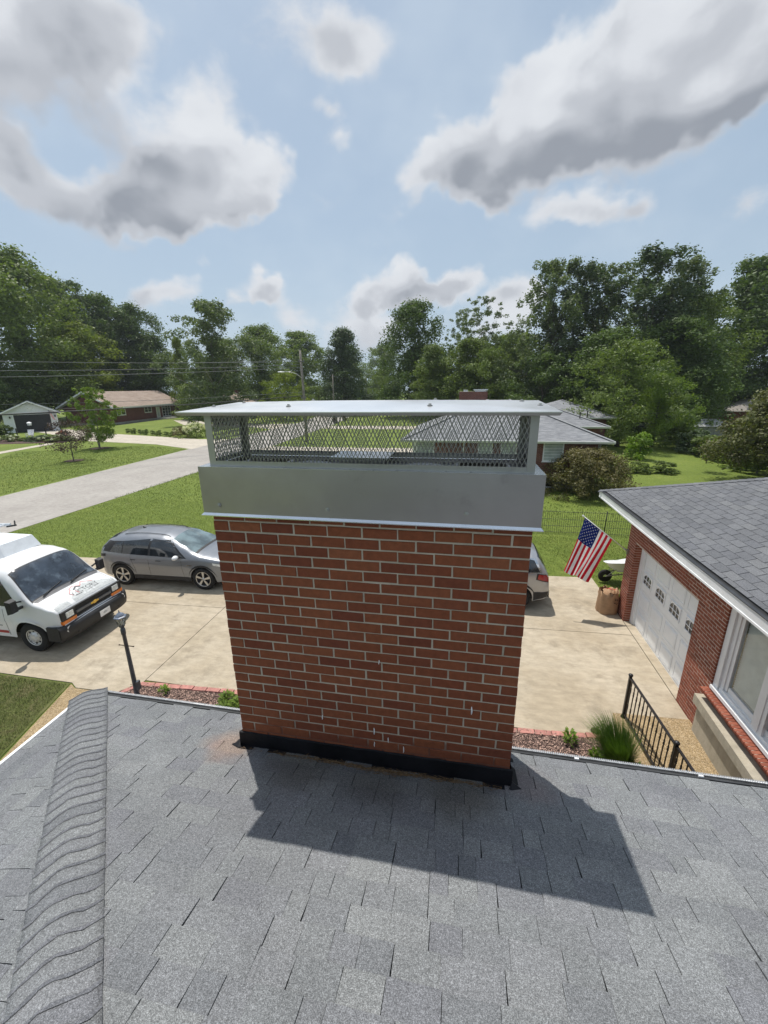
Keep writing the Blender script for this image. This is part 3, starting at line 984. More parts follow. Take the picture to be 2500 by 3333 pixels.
def concrete_mat(name, a, b, spots=.5, sc=1.0, agg=False):
    m, g, bs = newmat(name)
    p = worldpos(g)
    c = g.mix(g.smooth(g.noise(p, .7 * sc, 5, .6), .35, .68), a, b)
    c = g.mix(1.0, c, g.ramp(g.noise(g.vmath('MULTIPLY', p, (1, 2.2, 1)), 3.2, 6, .7), [(.3, .80), (.7, 1.14)]), 'MULTIPLY')
    c = g.mix(g.math('MULTIPLY', g.smooth(g.noise(p, 1.35, 6, .72), .50, .70), spots), c, tuple(x * .55 for x in a))
    if agg:
        vo = g.node('ShaderNodeTexVoronoi', ins={'Vector': p, 'Scale': 62.0})
        c = g.mix(1.0, c, g.ramp(vo.outputs['Color'], [(0, (.55, .48, .38)), (.35, (.95, .80, .55)), (.65, (1.15, 1.0, .78)), (1, (1.5, 1.4, 1.2))]), 'MULTIPLY')
        c = g.mix(1.0, c, g.ramp(vo.outputs['Distance'], [(0.0, 1.1), (.6, .55)]), 'MULTIPLY')
        bump(g, bs, vo.outputs['Distance'], .5, -.004)
    else:
        c = g.mix(1.0, c, g.ramp(g.noise(p, 140, 3, .8), [(.25, .84), (.75, 1.12)]), 'MULTIPLY')
        bump(g, bs, g.math('ADD', g.noise(p, 90, 4, .7), g.noise(p, 8, 3)), .25, .006)
    g.set(bs.inputs['Base Color'], c)
    bs.inputs['Roughness'].default_value = .85
    bs.inputs['Specular IOR Level'].default_value = .25
    return m
concrete_mat('drive_concrete', (.395, .33, .24), (.475, .41, .315), .55)
concrete_mat('pale_concrete', (.47, .42, .35), (.54, .49, .41), .3)
concrete_mat('road_surface', (.34, .315, .29), (.39, .365, .335), .28, .5)
concrete_mat('aggregate', (.44, .375, .28), (.50, .43, .33), .2, agg=True)
concrete_mat('wall_concrete', (.40, .36, .28), (.50, .46, .38), .5)
concrete_mat('foundation_concrete', (.36, .35, .32), (.44, .43, .40), .4)
mat('joint_dark', (.06, .05, .04), .95)
mat('mulch_base', (.085, .052, .042), .95, var=.5, scale=30, bmp=.8, bscale=60, bdist=.02)
mat('mulch_chip', (.34, .225, .18), .9, var=.45, scale=25, island=.65)
mat('border_red', (.40, .18, .15), .85, var=.2, scale=14, island=.12)

q = empty_mb('lawn')
n = 64
q.add([(0, 0, 0)] + [(418 * math.cos(2 * math.pi * i / n), 418 * math.sin(2 * math.pi * i / n), 0) for i in range(n)], [(0, i + 1, (i + 1) % n + 1) for i in range(n)])
structure('ground', q, 'lawn')

def slab(mb, poly, z, m=0, base=-.1):
    mb.prism(poly if area(poly) > 0 else poly[::-1], base, z, m)

# driveway: slabs parted by the joints the photograph shows
drive = thing('driveway', 'x', 'x')
for k in ('label', 'category'):
    del drive[k]
drive['kind'] = 'structure'
yf = lambda x: 10.0 + (x + 12.4) * .0655         # far edge
yj = lambda x: 7.3 + (x + 8.3) * .042            # long joint
J = .008
def dslab(poly, z=.02):
    q = empty_mb('drive_concrete'); slab(q, poly, z); link('slab', q.mesh('slab'), drive)
xs = [-18.4, -14.2, -9.75, -5.1, .7, 5.78]
bedy = 4.32
for i in range(5):
    a, b = xs[i] + J, xs[i + 1] - J
    if i < 4:
        dslab([(a, yj(a) + J), (b, yj(b) + J), (b, yf(b)), (a, yf(a))])
    else:
        dslab([(a, yj(a) + J), (b, yj(b) + J), (b, 9.08), (5.7, 11.18), (a, yf(a))])
    ya = 4.0 if b < -5 else bedy + .02
    if i == 2:
        dslab([(a, 4.0), (-6.62, 4.0), (-6.40, 3.88), (-5.30, 3.90), (b, 4.25), (b, yj(b) - J), (a, yj(a) - J)])
    elif i == 4:
        dslab([(a, bedy), (4.30, 4.42), (4.45, 5.04), (b, 5.10), (b, yj(b) - J), (a, yj(a) - J)])
    else:
        dslab([(a, ya), (b, ya), (b, yj(b) - J), (a, yj(a) - J)])
# threshold before the garage door
dslab([(5.78 + J, 5.66), (6.05, 5.66), (6.05, 8.56), (5.78 + J, 8.56)], .022)
jm = empty_mb('joint_dark'); jm.prism([(-18.4, 4.3), (5.9, 4.45), (5.9, 9.0), (-18.4, 9.2)], -.1, .006)
link('joint_bed', jm.mesh('joint_bed'), drive)
# crack with weeds line along the left slab
structure('walkway', MB().add([], []) if False else (lambda q: (slab(q, [(-6.60, 3.96), (-6.40, 3.86), (-5.30, 3.88), (-5.1, 3.0), (-5.1, -8), (-6.05, -8), (-6.05, 2.0)], .018), q)[1])(empty_mb('aggregate')), 'aggregate')
structure('walkway', (lambda q: (slab(q, [(4.44, 5.05), (4.3, 4.3), (4.44, 3.95), (4.6, 3.2), (4.6, -4), (5.84, -4), (5.80, 5.11)], .024), q)[1])(empty_mb('aggregate')), 'aggregate')

# lawn of the near left corner, dry and thin
structure('dry_lawn', (lambda q: (slab(q, [(-6.64, 3.97), (-18.4, 3.97), (-18.4, -12), (-6.10, -12), (-6.10, 2.0)], .012), q)[1])(empty_mb('dry_lawn')), 'dry_lawn')
# road
q = empty_mb('road_surface')
slab(q, [(-18.45, -60), (-18.30, 28), (-19.3, 45), (-20.6, 70), (-31, 150), (-70, 262), (-110, 330), (-118, 326), (-80, 258), (-40, 150), (-27.9, 70), (-27.0, 38), (-25.7, 17), (-25.6, -60)], .014)
structure('road', q, 'road_surface')
q = empty_mb('pale_concrete')
# driveways of the houses across and beyond
slab(q, [(-26.6, 37.0), (-27.1, 45.6), (-31, 45.2), (-37, 47.0), (-51.1, 51.0), (-62.3, 56.2), (-64.6, 52.2), (-58.3, 49.4), (-50.5, 44.5), (-44.5, 42.2), (-33.4, 40.2)], .018)
slab(q, [(-27.4, 58.0), (-28.1, 68.5), (-33, 66.8), (-44, 67.0), (-54, 78.0), (-57, 75), (-47, 64.4), (-33, 62.0)], .018)
slab(q, [(-19.1, 35.7), (-8.2, 36.6), (-2.6, 37.0), (-2.6, 40.2), (-8.2, 39.8), (-19.3, 39.9)], .018)
slab(q, [(-19.9, 59.5), (-6, 59.4), (14, 60), (14, 64.5), (-7, 64.5), (-20.3, 64.5)], .018)
structure('far_driveways', q, 'pale_concrete')
q = empty_mb('pale_concrete')
slab(q, [(-44.5, 31.3), (-46.5, 39.6), (-47.7, 39.6), (-45.8, 31.0), (-60, 10), (-61, 10.6)], .02)
structure('sidewalk', q, 'pale_concrete')

# mulch beds: a base and loose chips
def chips(mb, poly_in, n, x0, x1, y0, y1, z=.02, L=(.02, .06)):
    c = 0
    while c < n:
        x, y = random.uniform(x0, x1), random.uniform(y0, y1)
        if not poly_in(x, y):
            continue
        c += 1
        a = random.uniform(0, 6.28); l = random.uniform(*L); wd = random.uniform(.006, .015); h = random.uniform(.003, .008)
        zz = z + random.uniform(0, .035); t = random.uniform(-.35, .35)
        d = Vector((math.cos(a), math.sin(a), t)); sd = Vector((-math.sin(a), math.cos(a), random.uniform(-.5, .5))) * wd / 2
        p = Vector((x, y, zz)); e = p + d * l
        up_ = Vector((0, 0, h))
        mb.add([p - sd, p + sd, e + sd * .7, e - sd * .7, (p + e) / 2 + up_ + sd, (p + e) / 2 + up_ - sd], [(0, 1, 4, 5), (5, 4, 2, 3), (0, 5, 3), (1, 2, 4)])
bed = empty_mb('mulch_base')
slab(bed, [(-5.30, 3.86), (-5.0, 4.21), (-3.2, 4.28), (1.0, 4.24), (4.0, 4.36), (4.40, 4.35), (4.42, 3.9), (4.58, 3.2), (4.58, .1), (-5.08, .1), (-5.08, 3.0)], .03)
structure('mulch_bed', bed, 'mulch_base')
mc = empty_mb('mulch_chip')
chips(mc, lambda x, y: y < 4.22 + .01 * x and (x > -5.25 or y < 3.9), 4200, -5.3, -2.6, 2.7, 4.3)
chips(mc, lambda x, y: y < 4.26 + .02 * x and x < 4.36, 4200, 2.3, 4.4, 2.9, 4.45)
chips(mc, lambda x, y: y < 4.26 + .01 * x, 9000, -5.0, 4.4, .5, 4.3)
o = structure('mulch_chips', mc, 'mulch_chip', kind='stuff')
tag(o, 'shredded brown mulch chips covering the beds along the near house', 'mulch', kind='stuff')
# red paver border: each paver its own piece
border = thing('bed_border', 'row of faded red pavers edging the mulch beds beside the driveway', 'edging', (0, 4.3, 0))
pl = [(-5.08, 4.20), (-4.1, 4.26), (-3.0, 4.31), (-1.5, 4.30), (0, 4.28), (2.3, 4.26), (3.1, 4.31), (4.05, 4.40)]
def along(pl, s):
    for a, b in zip(pl, pl[1:]):
        L = math.dist(a, b)
        if s <= L:
            return a[0] + (b[0] - a[0]) * s / L, a[1] + (b[1] - a[1]) * s / L, math.atan2(b[1] - a[1], b[0] - a[0])
        s -= L
    return None
s = .15
pav = []
for i in range(3):
    q = empty_mb('border_red'); w_ = .288; e = .005
    q.add([(-w_ / 2, -.06, 0), (w_ / 2, -.06, 0), (w_ / 2, .06, 0), (-w_ / 2, .06, 0), (-w_ / 2 + e, -.06 + e, .045), (w_ / 2 - e, -.06 + e, .045 + .003 * i), (w_ / 2 - e, .06 - e, .045), (-w_ / 2 + e, .06 - e, .045)], [(4, 5, 6, 7), (0, 1, 5, 4), (1, 2, 6, 5), (2, 3, 7, 6), (3, 0, 4, 7)])
    pav.append(q.mesh('paver'))
while True:
    r_ = along(pl, s)
    if r_ is None: break
    o = link('paver', random.choice(pav), border)
    o.location = (r_[0], r_[1] - 4.3 + random.uniform(-.006, .006), random.uniform(-.004, .012)); o.rotation_euler = (random.uniform(-.03, .03), random.uniform(-.02, .02), r_[2] + random.uniform(-.03, .03))
    s += .296
# short turn of edging at the left end of the bed
for i in range(3):
    o = link('paver', pav[i], border); t = i * .30 + .1
    o.location = (-5.10 - t * .35, 4.12 - 4.3 - t * .45 + .05, .0); o.rotation_euler = (0, 0, math.atan2(.45, .35))

# ------------------------------------------------------------------ the brick garage wing on the right
garage = thing('brick_garage', 'brick garage with white panelled door, big white window and grey shingle roof at the right', 'garage', (8.2, 5, 0))
WX, GY0, GY1 = 5.78, -3.0, 9.05
q = MB(); a = q.slot('garage_mortar')
dop = (5.63, 8.58, 0, 2.20)      # door opening y0,y1,z0,z1
wop = (1.55, 4.80, 1.04, 2.62)   # window opening
e = .0025
def wall_x(mb, x0, x1, y0, y1, z0, z1, holes):
    ys = sorted({y0, y1, *[h[0] for h in holes], *[h[1] for h in holes]}); zs = sorted({z0, z1, *[h[2] for h in holes], *[h[3] for h in holes]})
    for i in range(len(ys) - 1):
        for j in range(len(zs) - 1):
            cy, cz = (ys[i] + ys[i + 1]) / 2, (zs[j] + zs[j + 1]) / 2
            if not any(h[0] < cy < h[1] and h[2] < cz < h[3] for h in holes) and zs[j + 1] > zs[j]:
                mb.box(x0, x1, ys[i], ys[i + 1], zs[j], zs[j + 1])
grow = lambda h, d: (h[0] - d, h[1] + d, h[2] - (d if h[2] > .1 else 0), h[3] + d)
wall_x(q, WX + e, WX + .30, GY0, GY1 - e, 0, 2.85, [grow(dop, e), grow(wop, e)])
q.box(WX + .30, 12.5, GY1 - .30, GY1 - e, 0, 2.85)
q.box(12.2, 12.5, GY0, GY1 - .30, 0, 2.85)
gw = wpart('wall', q, 'garage_mortar', garage)
# bricks: local to the wall
rg = random.Random(12)
def small_brick(L, rg):
    me = brick_mesh(L, .0575, .05, rg, 'garage_brick')
    return me
gfull = [small_brick(.1925, rg) for _ in range(5)]
gcache = {}
rot_x = Matrix.Rotation(-math.pi / 2, 4, 'Z')     # front faces -x, length runs to -y
cands = []
nr = int(2.85 / .0677)
for r in range(nr):
    z0 = r * .0677 + .005
    y = GY1 - .003 - (0 if r % 2 == 0 else -.1)
    yy = GY1
    first = True
    while yy > GY0 + .2:
        L = .2022 if not (first and r % 2) else .1011
        a_, b_ = yy - L + .005, yy - .005
        first = False
        yy -= L
        zc = z0 + .03
        for h in (dop, wop, (GY0 - 1, 4.75, -1, 1.12) if False else wop):
            if h[2] - .03 < zc < h[3] + .02:
                if a_ >= h[0] - .002 and b_ <= h[1] + .002: a_ = b_ = None; break
                if a_ - .06 < h[1] < b_: a_ = h[1] + .001
                if a_ < h[0] < b_ + .06: b_ = h[0] - .001
        if a_ is None or b_ - a_ < .012: continue
        cands.append(((Vector((WX, (a_ + b_) / 2, z0)) - EYE).length + (0 if (a_ + b_) / 2 > 3.2 else 50), a_, b_, z0))
cands.sort()
rest = empty_mb('garage_brick')
cnt = 0
for d, a_, b_, z0 in cands:
    L = round(b_ - a_, 3)
    if cnt < 262:
        me = random.choice(gfull) if abs(L - .192) < .004 else gcache.setdefault(L, small_brick(L, rg))
        o = link('brick', me, garage)
        o.matrix_parent_inverse = garage.matrix_basis.inverted()
        o.matrix_basis = Matrix.Translation((WX + rg.uniform(-.0015, .0015), b_, z0)) @ rot_x
        cnt += 1
    else:
        rest.box(WX + rg.uniform(-.0015, .0015), WX + .05, a_, b_, z0, z0 + .0575)
# far end wall (facing +y) and returns of the openings
for r in range(nr):
    z0 = r * .0677 + .005
    x = WX + (.0 if r % 2 else .0)
    while x < 12.3:
        L = .2022 if x > WX or r % 2 == 0 else .1011
        if x > WX: rest.box(x + .005, x + L - .005, GY1 - .05, GY1, z0, z0 + .0575)
        x += L
    if z0 + .05 < dop[3]:
        xa = WX + (.055 if r % 2 else .10)
        rest.box(WX + .052, WX + .155, dop[1], dop[1] + .05, z0, z0 + .0575)
        rest.box(WX + .052, WX + .155, dop[0] - .05, dop[0], z0, z0 + .0575)
    if wop[2] < z0 < wop[3]:
        rest.box(WX + .052, WX + .10, wop[1], wop[1] + .05, z0, z0 + .0575)
wpart('brickwork', rest, 'garage_brick', garage, kind='stuff')
# rowlock sill of bricks on edge under the window
i = 0; y = wop[1] + .05
sl = small_brick(.21, rg)
while y > 1.3:
    o = link('brick', sl, garage); o.matrix_parent_inverse = garage.matrix_basis.inverted()
    m_ = Matrix.Translation((WX - .075 + rg.uniform(-.002, .002), y - .0575, 1.005)) @ Matrix.Rotation(math.pi / 2, 4, 'X') @ Matrix.Rotation(0, 4, 'Y')
    # length towards +x, height towards -y
    o.matrix_basis = Matrix.Translation((WX - .115, y, .912)) @ Matrix.Rotation(R(-6), 4, 'Y') @ Matrix(((1, 0, 0, 0), (0, 0, -1, 0), (0, 1, 0, 0), (0, 0, 0, 1))) @ Matrix.Translation((0, 0, 0))
    y -= .0677; i += 1
q = empty_mb('garage_mortar'); q.box(WX - .100, WX + .1, 1.3, wop[1] + .045, .925, .962); wpart('sill_mortar', q, 'garage_mortar', garage)
# low concrete ledge and wall before the window wall
q = empty_mb('wall_concrete')
q.prism([(5.70, 4.86), (5.775, 4.86), (5.775, -3), (5.60, -3), (5.64, 3.0)], 0, .60)
q.prism([(5.63, 4.90), (5.775, 4.90), (5.775, -3), (5.52, -3), (5.55, 3.0)], .604, .775)
wpart('concrete_ledge', q, 'wall_concrete', garage)

# garage door: frame, stop, raised panels, windows with bars
mat('door_white', (.80, .82, .84), .32, var=.03, scale=3)
q = empty_mb('white_trim')
q.box(WX + .16, WX + .20, dop[1] - .16, dop[1] - .005, .0, dop[3]); q.box(WX + .185, WX + .225, dop[1] - .19, dop[1] - .155, 0, dop[3] - .03)
q.box(WX + .16, WX + .20, dop[0] + .005, dop[0] + .10, .0, dop[3]); q.box(WX + .161, WX + .201, dop[0] + .10, dop[1] - .16, dop[3] - .09, dop[3])
wpart('door_frame', q, 'white_trim', garage)
DX, DY0, DY1 = 5.99, 5.68, 8.44
door = MB(); a = door.slot('door_white'); b = door.slot('dark_void')
CWD = (DY1 - DY0) / 4; RH = 2.13 / 4
for j in range(4):
    door.box(DX, DX + .04, DY0, DY1, .012 + j * RH + .003, .012 + (j + 1) * RH - .003, a)
door.box(DX + .008, DX + .03, DY0, DY1, .01, 2.14, b)
dr_ = wpart('garage_door', door, None, garage, label='white raised panel garage door with small arched windows')
pmesh = {}
def rpanel(y0, y1, z0, z1):
    q = empty_mb('door_white'); c = .035; x = DX
    o_ = [(x - .0005, y1, z0), (x - .0005, y0, z0), (x - .0005, y0, z1), (x - .0005, y1, z1)]
    k1 = [(x + .010, y1 - c * .5, z0 + c * .5), (x + .010, y0 + c * .5, z0 + c * .5), (x + .010, y0 + c * .5, z1 - c * .5), (x + .010, y1 - c * .5, z1 - c * .5)]
    k2 = [(x - .014, y1 - c * 1.3, z0 + c * 1.2), (x - .014, y0 + c * 1.3, z0 + c * 1.2), (x - .014, y0 + c * 1.3, z1 - c * 1.2), (x - .014, y1 - c * 1.3, z1 - c * 1.2)]
    rim = [(x - .010, v[1], v[2]) for v in o_]
    rim2 = [(x - .010, y1 - .014, z0 + .014), (x - .010, y0 + .014, z0 + .014), (x - .010, y0 + .014, z1 - .014), (x - .010, y1 - .014, z1 - .014)]
    vs = o_ + rim + rim2 + [(x - .001, v[1], v[2]) for v in k1] + k2
    fs = []
    for k in range(4):
        fs += [(k * 4 + i, k * 4 + (i + 1) % 4, (k + 1) * 4 + (i + 1) % 4, (k + 1) * 4 + i) for i in range(4)]
    fs.append((16, 17, 18, 19))
    q.add(vs, fs)
    return q
for j in range(4):
    for i in range(4):
        y0 = DY0 + i * CWD + .07; y1 = y0 + CWD - .14; z0 = .012 + j * RH + .075; z1 = z0 + RH - .15
        if j == 2:
            cy = (y0 + y1) / 2; yw0, yw1, zw0, zw1 = cy - .24, cy + .24, 1.40 - .15, 1.40 + .17
            fr = MB(); a = fr.slot('door_white')
            t = .035
            fr.box(DX - .018, DX - .0005, yw0, yw1, zw0, zw0 + t); fr.box(DX - .018, DX - .0005, yw0, yw1, zw1 - t, zw1)
            fr.box(DX - .018, DX - .0005, yw0, yw0 + t, zw0 + t, zw1 - t); fr.box(DX - .018, DX - .0005, yw1 - t, yw1, zw0 + t, zw1 - t)
            # bars
            for f in (1 / 3, 2 / 3):
                yy = yw0 + t + (yw1 - yw0 - 2 * t) * f; fr.box(DX - .014, DX - .0025, yy - .008, yy + .008, zw0 + t, zw1 - t)
            zm = zw0 + t + .11; fr.box(DX - .0135, DX - .003, yw0 + t, yw1 - t, zm - .008, zm + .008)
            # arched spandrels
            for sg in (-1, 1):
                yo = cy + sg * (yw1 - yw0 - 2 * t) / 2; yi = cy + sg * .075; zt_ = zw1 - t
                pts = [(yo, zt_), (yo, zt_ - .085), (yo - sg * .03, zt_ - .052), (yo - sg * .07, zt_ - .025), (yi, zt_ - .004), (yi, zt_)]
                vs = [(DX - .0125, y_, z_) for y_, z_ in pts]; n_ = len(vs)
                fr.add(vs + [(DX - .0035, y_, z_) for y_, z_ in pts], [tuple(range(n_)) if sg < 0 else tuple(range(n_))[::-1]] + [(k, (k + 1) % n_, n_ + (k + 1) % n_, n_ + k) for k in range(n_)])
            wf_ = link('window', fr.mesh('window'), dr_)
            gl = empty_mb('window_glass') if 'window_glass' in MATS else None
            if gl is None:
                mat('window_glass', (.035, .04, .045), .06, spec=.6, var=.3, scale=2)
                gl = empty_mb('window_glass')
            gl.box(DX - .0020, DX - .0006, yw0 + t, yw1 - t, zw0 + t, zw1 - t)
            link('window_pane', gl.mesh('window_pane'), dr_)
        else:
            link('door_panel', rpanel(y0, y1, z0, z1).mesh('door_panel'), dr_)

# big window: frame, mullion, sashes, glass and a drawn blind
mat('blind_cream', (.80, .84, .80), .7, var=.06)
mm, g, bs = newmat('clear_glass')
bs.inputs['Base Color'].default_value = (.95, .98, .97, 1); bs.inputs['Roughness'].default_value = .03
bs.inputs['Transmission Weight'].default_value = 1; bs.inputs['IOR'].default_value = 1.45; bs.inputs['Specular IOR Level'].default_value = .5
q = empty_mb('white_trim')
y0, y1, z0, z1 = wop
q.box(WX + .03, WX + .16, y1 - .13, y1 - .003, z0 + .03, z1); q.box(WX + .065, WX + .15, y1 - .21, y1 - .13, z0 + .085, z1)
q.box(WX + .085, WX + .14, y1 - .28, y1 - .21, z0 + .10, z1)
q.box(WX + .045, WX + .15, 3.62, 3.84, z0 + .088, z1); q.box(WX + .031, WX + .15, 3.69, 3.77, z0 + .09, z1)
q.box(WX + .065, WX + .15, 2.60, 2.80, z0 + .088, z1)
q.box(WX + .03, WX + .16, y0 + .003, y0 + .13, z0 + .03, z1)
q.box(WX + .066, WX + .14, y0 + .13, y1 - .21, z1 - .1, z1)
bigw = wpart('window', q, 'white_trim', garage, label='large white framed window with its slatted blind drawn')
q = empty_mb('white_trim')
q.box(WX - .012, WX + .17, y0 - .02, y1 - .004, z0 - .03, z0 + .03); q.box(WX + .05, WX + .17, y0, y1 - .14, z0 + .03, z0 + .086); q.box(WX + .09, WX + .15, y0 + .1, y1 - .29, z0 + .086, z0 + .20)
link('sill', q.mesh('sill'), bigw).matrix_parent_inverse = Matrix()
for (ya, yb) in ((3.84, y1 - .28), (2.80, 3.62), (y0 + .13, 2.60)):
    q = empty_mb('clear_glass'); q.box(WX + .108, WX + .114, ya, yb, z0 + .2, z1 - .1); link('window_pane', q.mesh('window_pane'), bigw)
    q = empty_mb('blind_cream')
    z = z0 + .2
    while z < z1 - .1:
        q.add([(WX + .150, ya, z + .006), (WX + .150, yb, z + .006), (WX + .170, yb, z + .036), (WX + .170, ya, z + .036)], [(0, 1, 2, 3)])
        z += .042
    q.box(WX + .182, WX + .184, ya, yb, z0 + .19, z1 - .1)
    o = link('blind_slat', q.mesh('blind_slat'), bigw); o['kind'] = 'stuff'

# garage roof: deck, shingles, hip, fascia, drip edge
GT, GX, GE, GYE = .385, 5.40, 3.08, 10.52          # pitch, eave x, eave z, far eave y
q = empty_mb('roof_deck')
W2 = 4.2
zr = GE + GT * W2
P = [(GX, GYE, GE - .03), (GX, -3.4, GE - .03), (GX + W2, -3.4, zr - .03), (GX + W2, GYE - W2, zr - .03), (GX + 2 * W2, GYE, GE - .03), (GX + 2 * W2, -3.4, GE - .03)]
q.add(P, [(0, 3, 2, 1), (0, 4, 3), (4, 5, 2, 3), (1, 5, 4, 0), (1, 2, 5)])
groof = wpart('roof', q, 'roof_deck', garage)
F_g = frame((GX, GYE, GE), (0, -1, 0), (1, 0, GT))
GN = math.sqrt(1 + GT * GT)
F_g0 = Matrix.Translation((0, 0, 0)) @ F_g
class _S: pass
lay(F_g, 29, .0, 10.2, [(1, -1 / GN, 0), (0, 1, -.075)], lambda u, v: u < 9.2 and v < 3.6, groof, 'garage_shingle', lambda rg: .315, thin=.008, thick=.010, gap=.013, limit=300, seed=4, stagger=True, EXPO=.146)
cap_ = []
hd2 = Vector((1, -1, GT)).normalized()
for k in range(40):
    q = empty_mb('garage_shingle')
    b0 = Vector((GX, GYE, GE)) + hd2 * (k * .145 - .02); b1 = b0 + hd2 * .17
    n1 = Vector((-GT, 0, 1)).normalized(); n2 = Vector((0, GT, 1)).normalized()
    d1 = -hd2.cross(n1).normalized(); d2 = hd2.cross(n2).normalized()
    if d1.dot(Vector((-1, -1, 0))) < 0: d1 = -d1
    if d2.dot(Vector((1, 1, 0))) < 0: d2 = -d2
    vs = []
    for b_, lf in ((b0, .024), (b1, .014)):
        vs += [b_ + d1 * .13 + n1 * lf, b_ + Vector((0, 0, lf * 1.05)), b_ + d2 * .13 + n2 * lf]
    vs += [b0 + d1 * .13, b0, b0 + d2 * .13, b1 + d1 * .13]
    q.add(vs, [(0, 3, 4, 1), (1, 4, 5, 2), (0, 1, 7, 6), (1, 2, 8, 7), (0, 6, 9, 3)])
    link('hip_cap_shingle', q.mesh('hip_cap_shingle'), groof)
q = empty_mb('white_trim')
q.box(GX - .018, GX + .002, -3.4, GYE + .0, GE - .19, GE - .01)
q.box(GX - .028, GX - .018, -3.4, GYE + .012, GE - .19, GE - .155)
q.box(GX - .018, GX + 2 * W2, GYE, GYE + .02, GE - .19, GE - .01)
q.box(GX + .002, WX + .29, -3.4, GYE, GE - .19, GE - .17)
wpart('fascia', q, 'white_trim', garage)
q = empty_mb('gutter_black'); q.box(GX - .03, GX + .10, -3.4, GYE + .01, GE - .006, GE + .004)
wpart('drip_edge', q, 'gutter_black', garage)
q = empty_mb('white_trim'); q.box(WX - .008, WX + .0, -3.0, 5.1, 2.62, 2.885)
wpart('frieze_board', q, 'white_trim', garage)

# ------------------------------------------------------------------ railing with twisted balusters
rail = thing('iron_railing', 'black iron railing with twisted balusters beside the pebbled walk to the garage', 'railing', (4.6, 5.0, 0))
ra_, rb_ = Vector((4.60, 4.97, 0)), Vector((4.84, 1.6, 0))
def rp(t, z): p = ra_.lerp(rb_, t); return Vector((p.x, p.y, z))
L = (rb_ - ra_).length
for nm, z, w_ in (('top_rail', .90, .038), ('lower_rail', .11, .028)):
    q = empty_mb('black_metal'); q.bar(rp(0, z), rp(1, z), w_, .022); wpart(nm, q, 'black_metal', rail)
for t in (0, .445, 1.0):
    q = empty_mb('black_metal'); p = rp(t, 0)
    q.box(p.x - .022, p.x + .022, p.y - .022, p.y + .022, .02, .935)
    q.lathe([(.045, 0), (.045, .02), (.032, .05), (.03, .07)], 12, 0, Matrix.Translation((p.x, p.y, .02)))
    q.lathe([(.022, 0), (.040, .012), (.040, .022), (.03, .04), (0, .048)], 12, 0, Matrix.Translation((p.x, p.y, .935)))
    wpart('post', q, 'black_metal', rail)
nb = 29
bal = empty_mb('black_metal')
N = 26; s2 = .0075
rings = []
for i in range(N + 1):
    z = .12 + .77 * i / N
    tw = 0
    for zc in (.32, .68):
        if zc - .09 < z: tw += min(1, (z - (zc - .09)) / .18) * math.pi * 1.5
    fat = 1 + .55 * max(math.exp(-((z - .32) / .05) ** 2), math.exp(-((z - .68) / .05) ** 2))
    rings.append([(s2 * fat * 1.41 * math.cos(tw + math.pi / 4 + k * math.pi / 2), s2 * fat * 1.41 * math.sin(tw + math.pi / 4 + k * math.pi / 2), z) for k in range(4)])
bal.add([v for r_ in rings for v in r_], [(i * 4 + k, i * 4 + (k + 1) % 4, (i + 1) * 4 + (k + 1) % 4, (i + 1) * 4 + k) for i in range(N) for k in range(4)])
bme = bal.mesh('baluster')
for i in range(nb):
    t = (i + .7) / (nb + .4)
    if abs(t - .445) < .012: continue
    o = link('baluster', bme, rail); p = rp(t, 0); o.location = p - Vector((4.6, 5.0, 0))
# ------------------------------------------------------------------ vehicles
def car_paint(name, col, rough=.28, metal=.0, coat=.6):
    m, g, bs = newmat(name)
    p = worldpos(g)
    c = g.mix(g.math('MULTIPLY', g.smooth(g.noise(p, 3, 5, .65), .45, .75), .12), col, tuple(x * .7 + .02 for x in col))
    g.set(bs.inputs['Base Color'], c)
    g.set(bs.inputs['Roughness'], g.math('MULTIPLY_ADD', g.noise(p, 5, 4), .12, rough - .06))
    bs.inputs['Metallic'].default_value = metal
    bs.inputs['Coat Weight'].default_value = coat; bs.inputs['Coat Roughness'].default_value = .05
    return m
car_paint('suv_grey', (.235, .25, .275), .35, .55)
car_paint('jeep_silver', (.42, .43, .45), .35, .6)
car_paint('van_white', (.78, .785, .79), .3, 0, .4)
car_paint('black_car', (.015, .016, .018), .25)
car_paint('white_car', (.75, .76, .77), .3)
mat('car_glass', (.018, .022, .026), .05, spec=.8, var=.5, scale=3, coat=.3)
mat('windshield_glass', (.12, .165, .175), .06, spec=.9, var=.5, scale=2.2, coat=.6)
mat('van_glass', (.030, .040, .055), .06, spec=.8, var=.6, scale=2.5, coat=.4, wear=((.16, .20, .24), 3.2, .6))
mat('tyre_rubber', (.014, .014, .014), .85, var=.3, scale=20)
mat('black_plastic', (.022, .022, .024), .6, var=.25)
mat('grey_plastic', (.13, .13, .135), .45, var=.15)
mat('rim_silver', (.55, .55, .54), .3, metal=.8, var=.1)
mat('rim_white', (.62, .62, .60), .35, metal=.3, var=.1)
mat('amber_lens', (.75, .19, .015), .2, coat=.5, var=.15, scale=20)
mat('red_lens', (.42, .02, .02), .15, coat=.6, var=.2)
mat('lamp_lens', (.70, .72, .70), .12, coat=.8, var=.25, scale=25)
mat('chrome', (.75, .75, .75), .12, metal=1.0)
mat('gold_badge', (.62, .42, .10), .25, metal=.8)
mat('decal_red', (.42, .03, .035), .4)
mat('decal_pale_red', (.62, .20, .19), .4)
mat('decal_grey', (.20, .215, .22), .45)
mat('decal_dark', (.07, .07, .075), .45)
mat('decal_white', (.80, .80, .80), .4)
mat('worn_primer', (.47, .49, .49), .6, var=.15, scale=20)

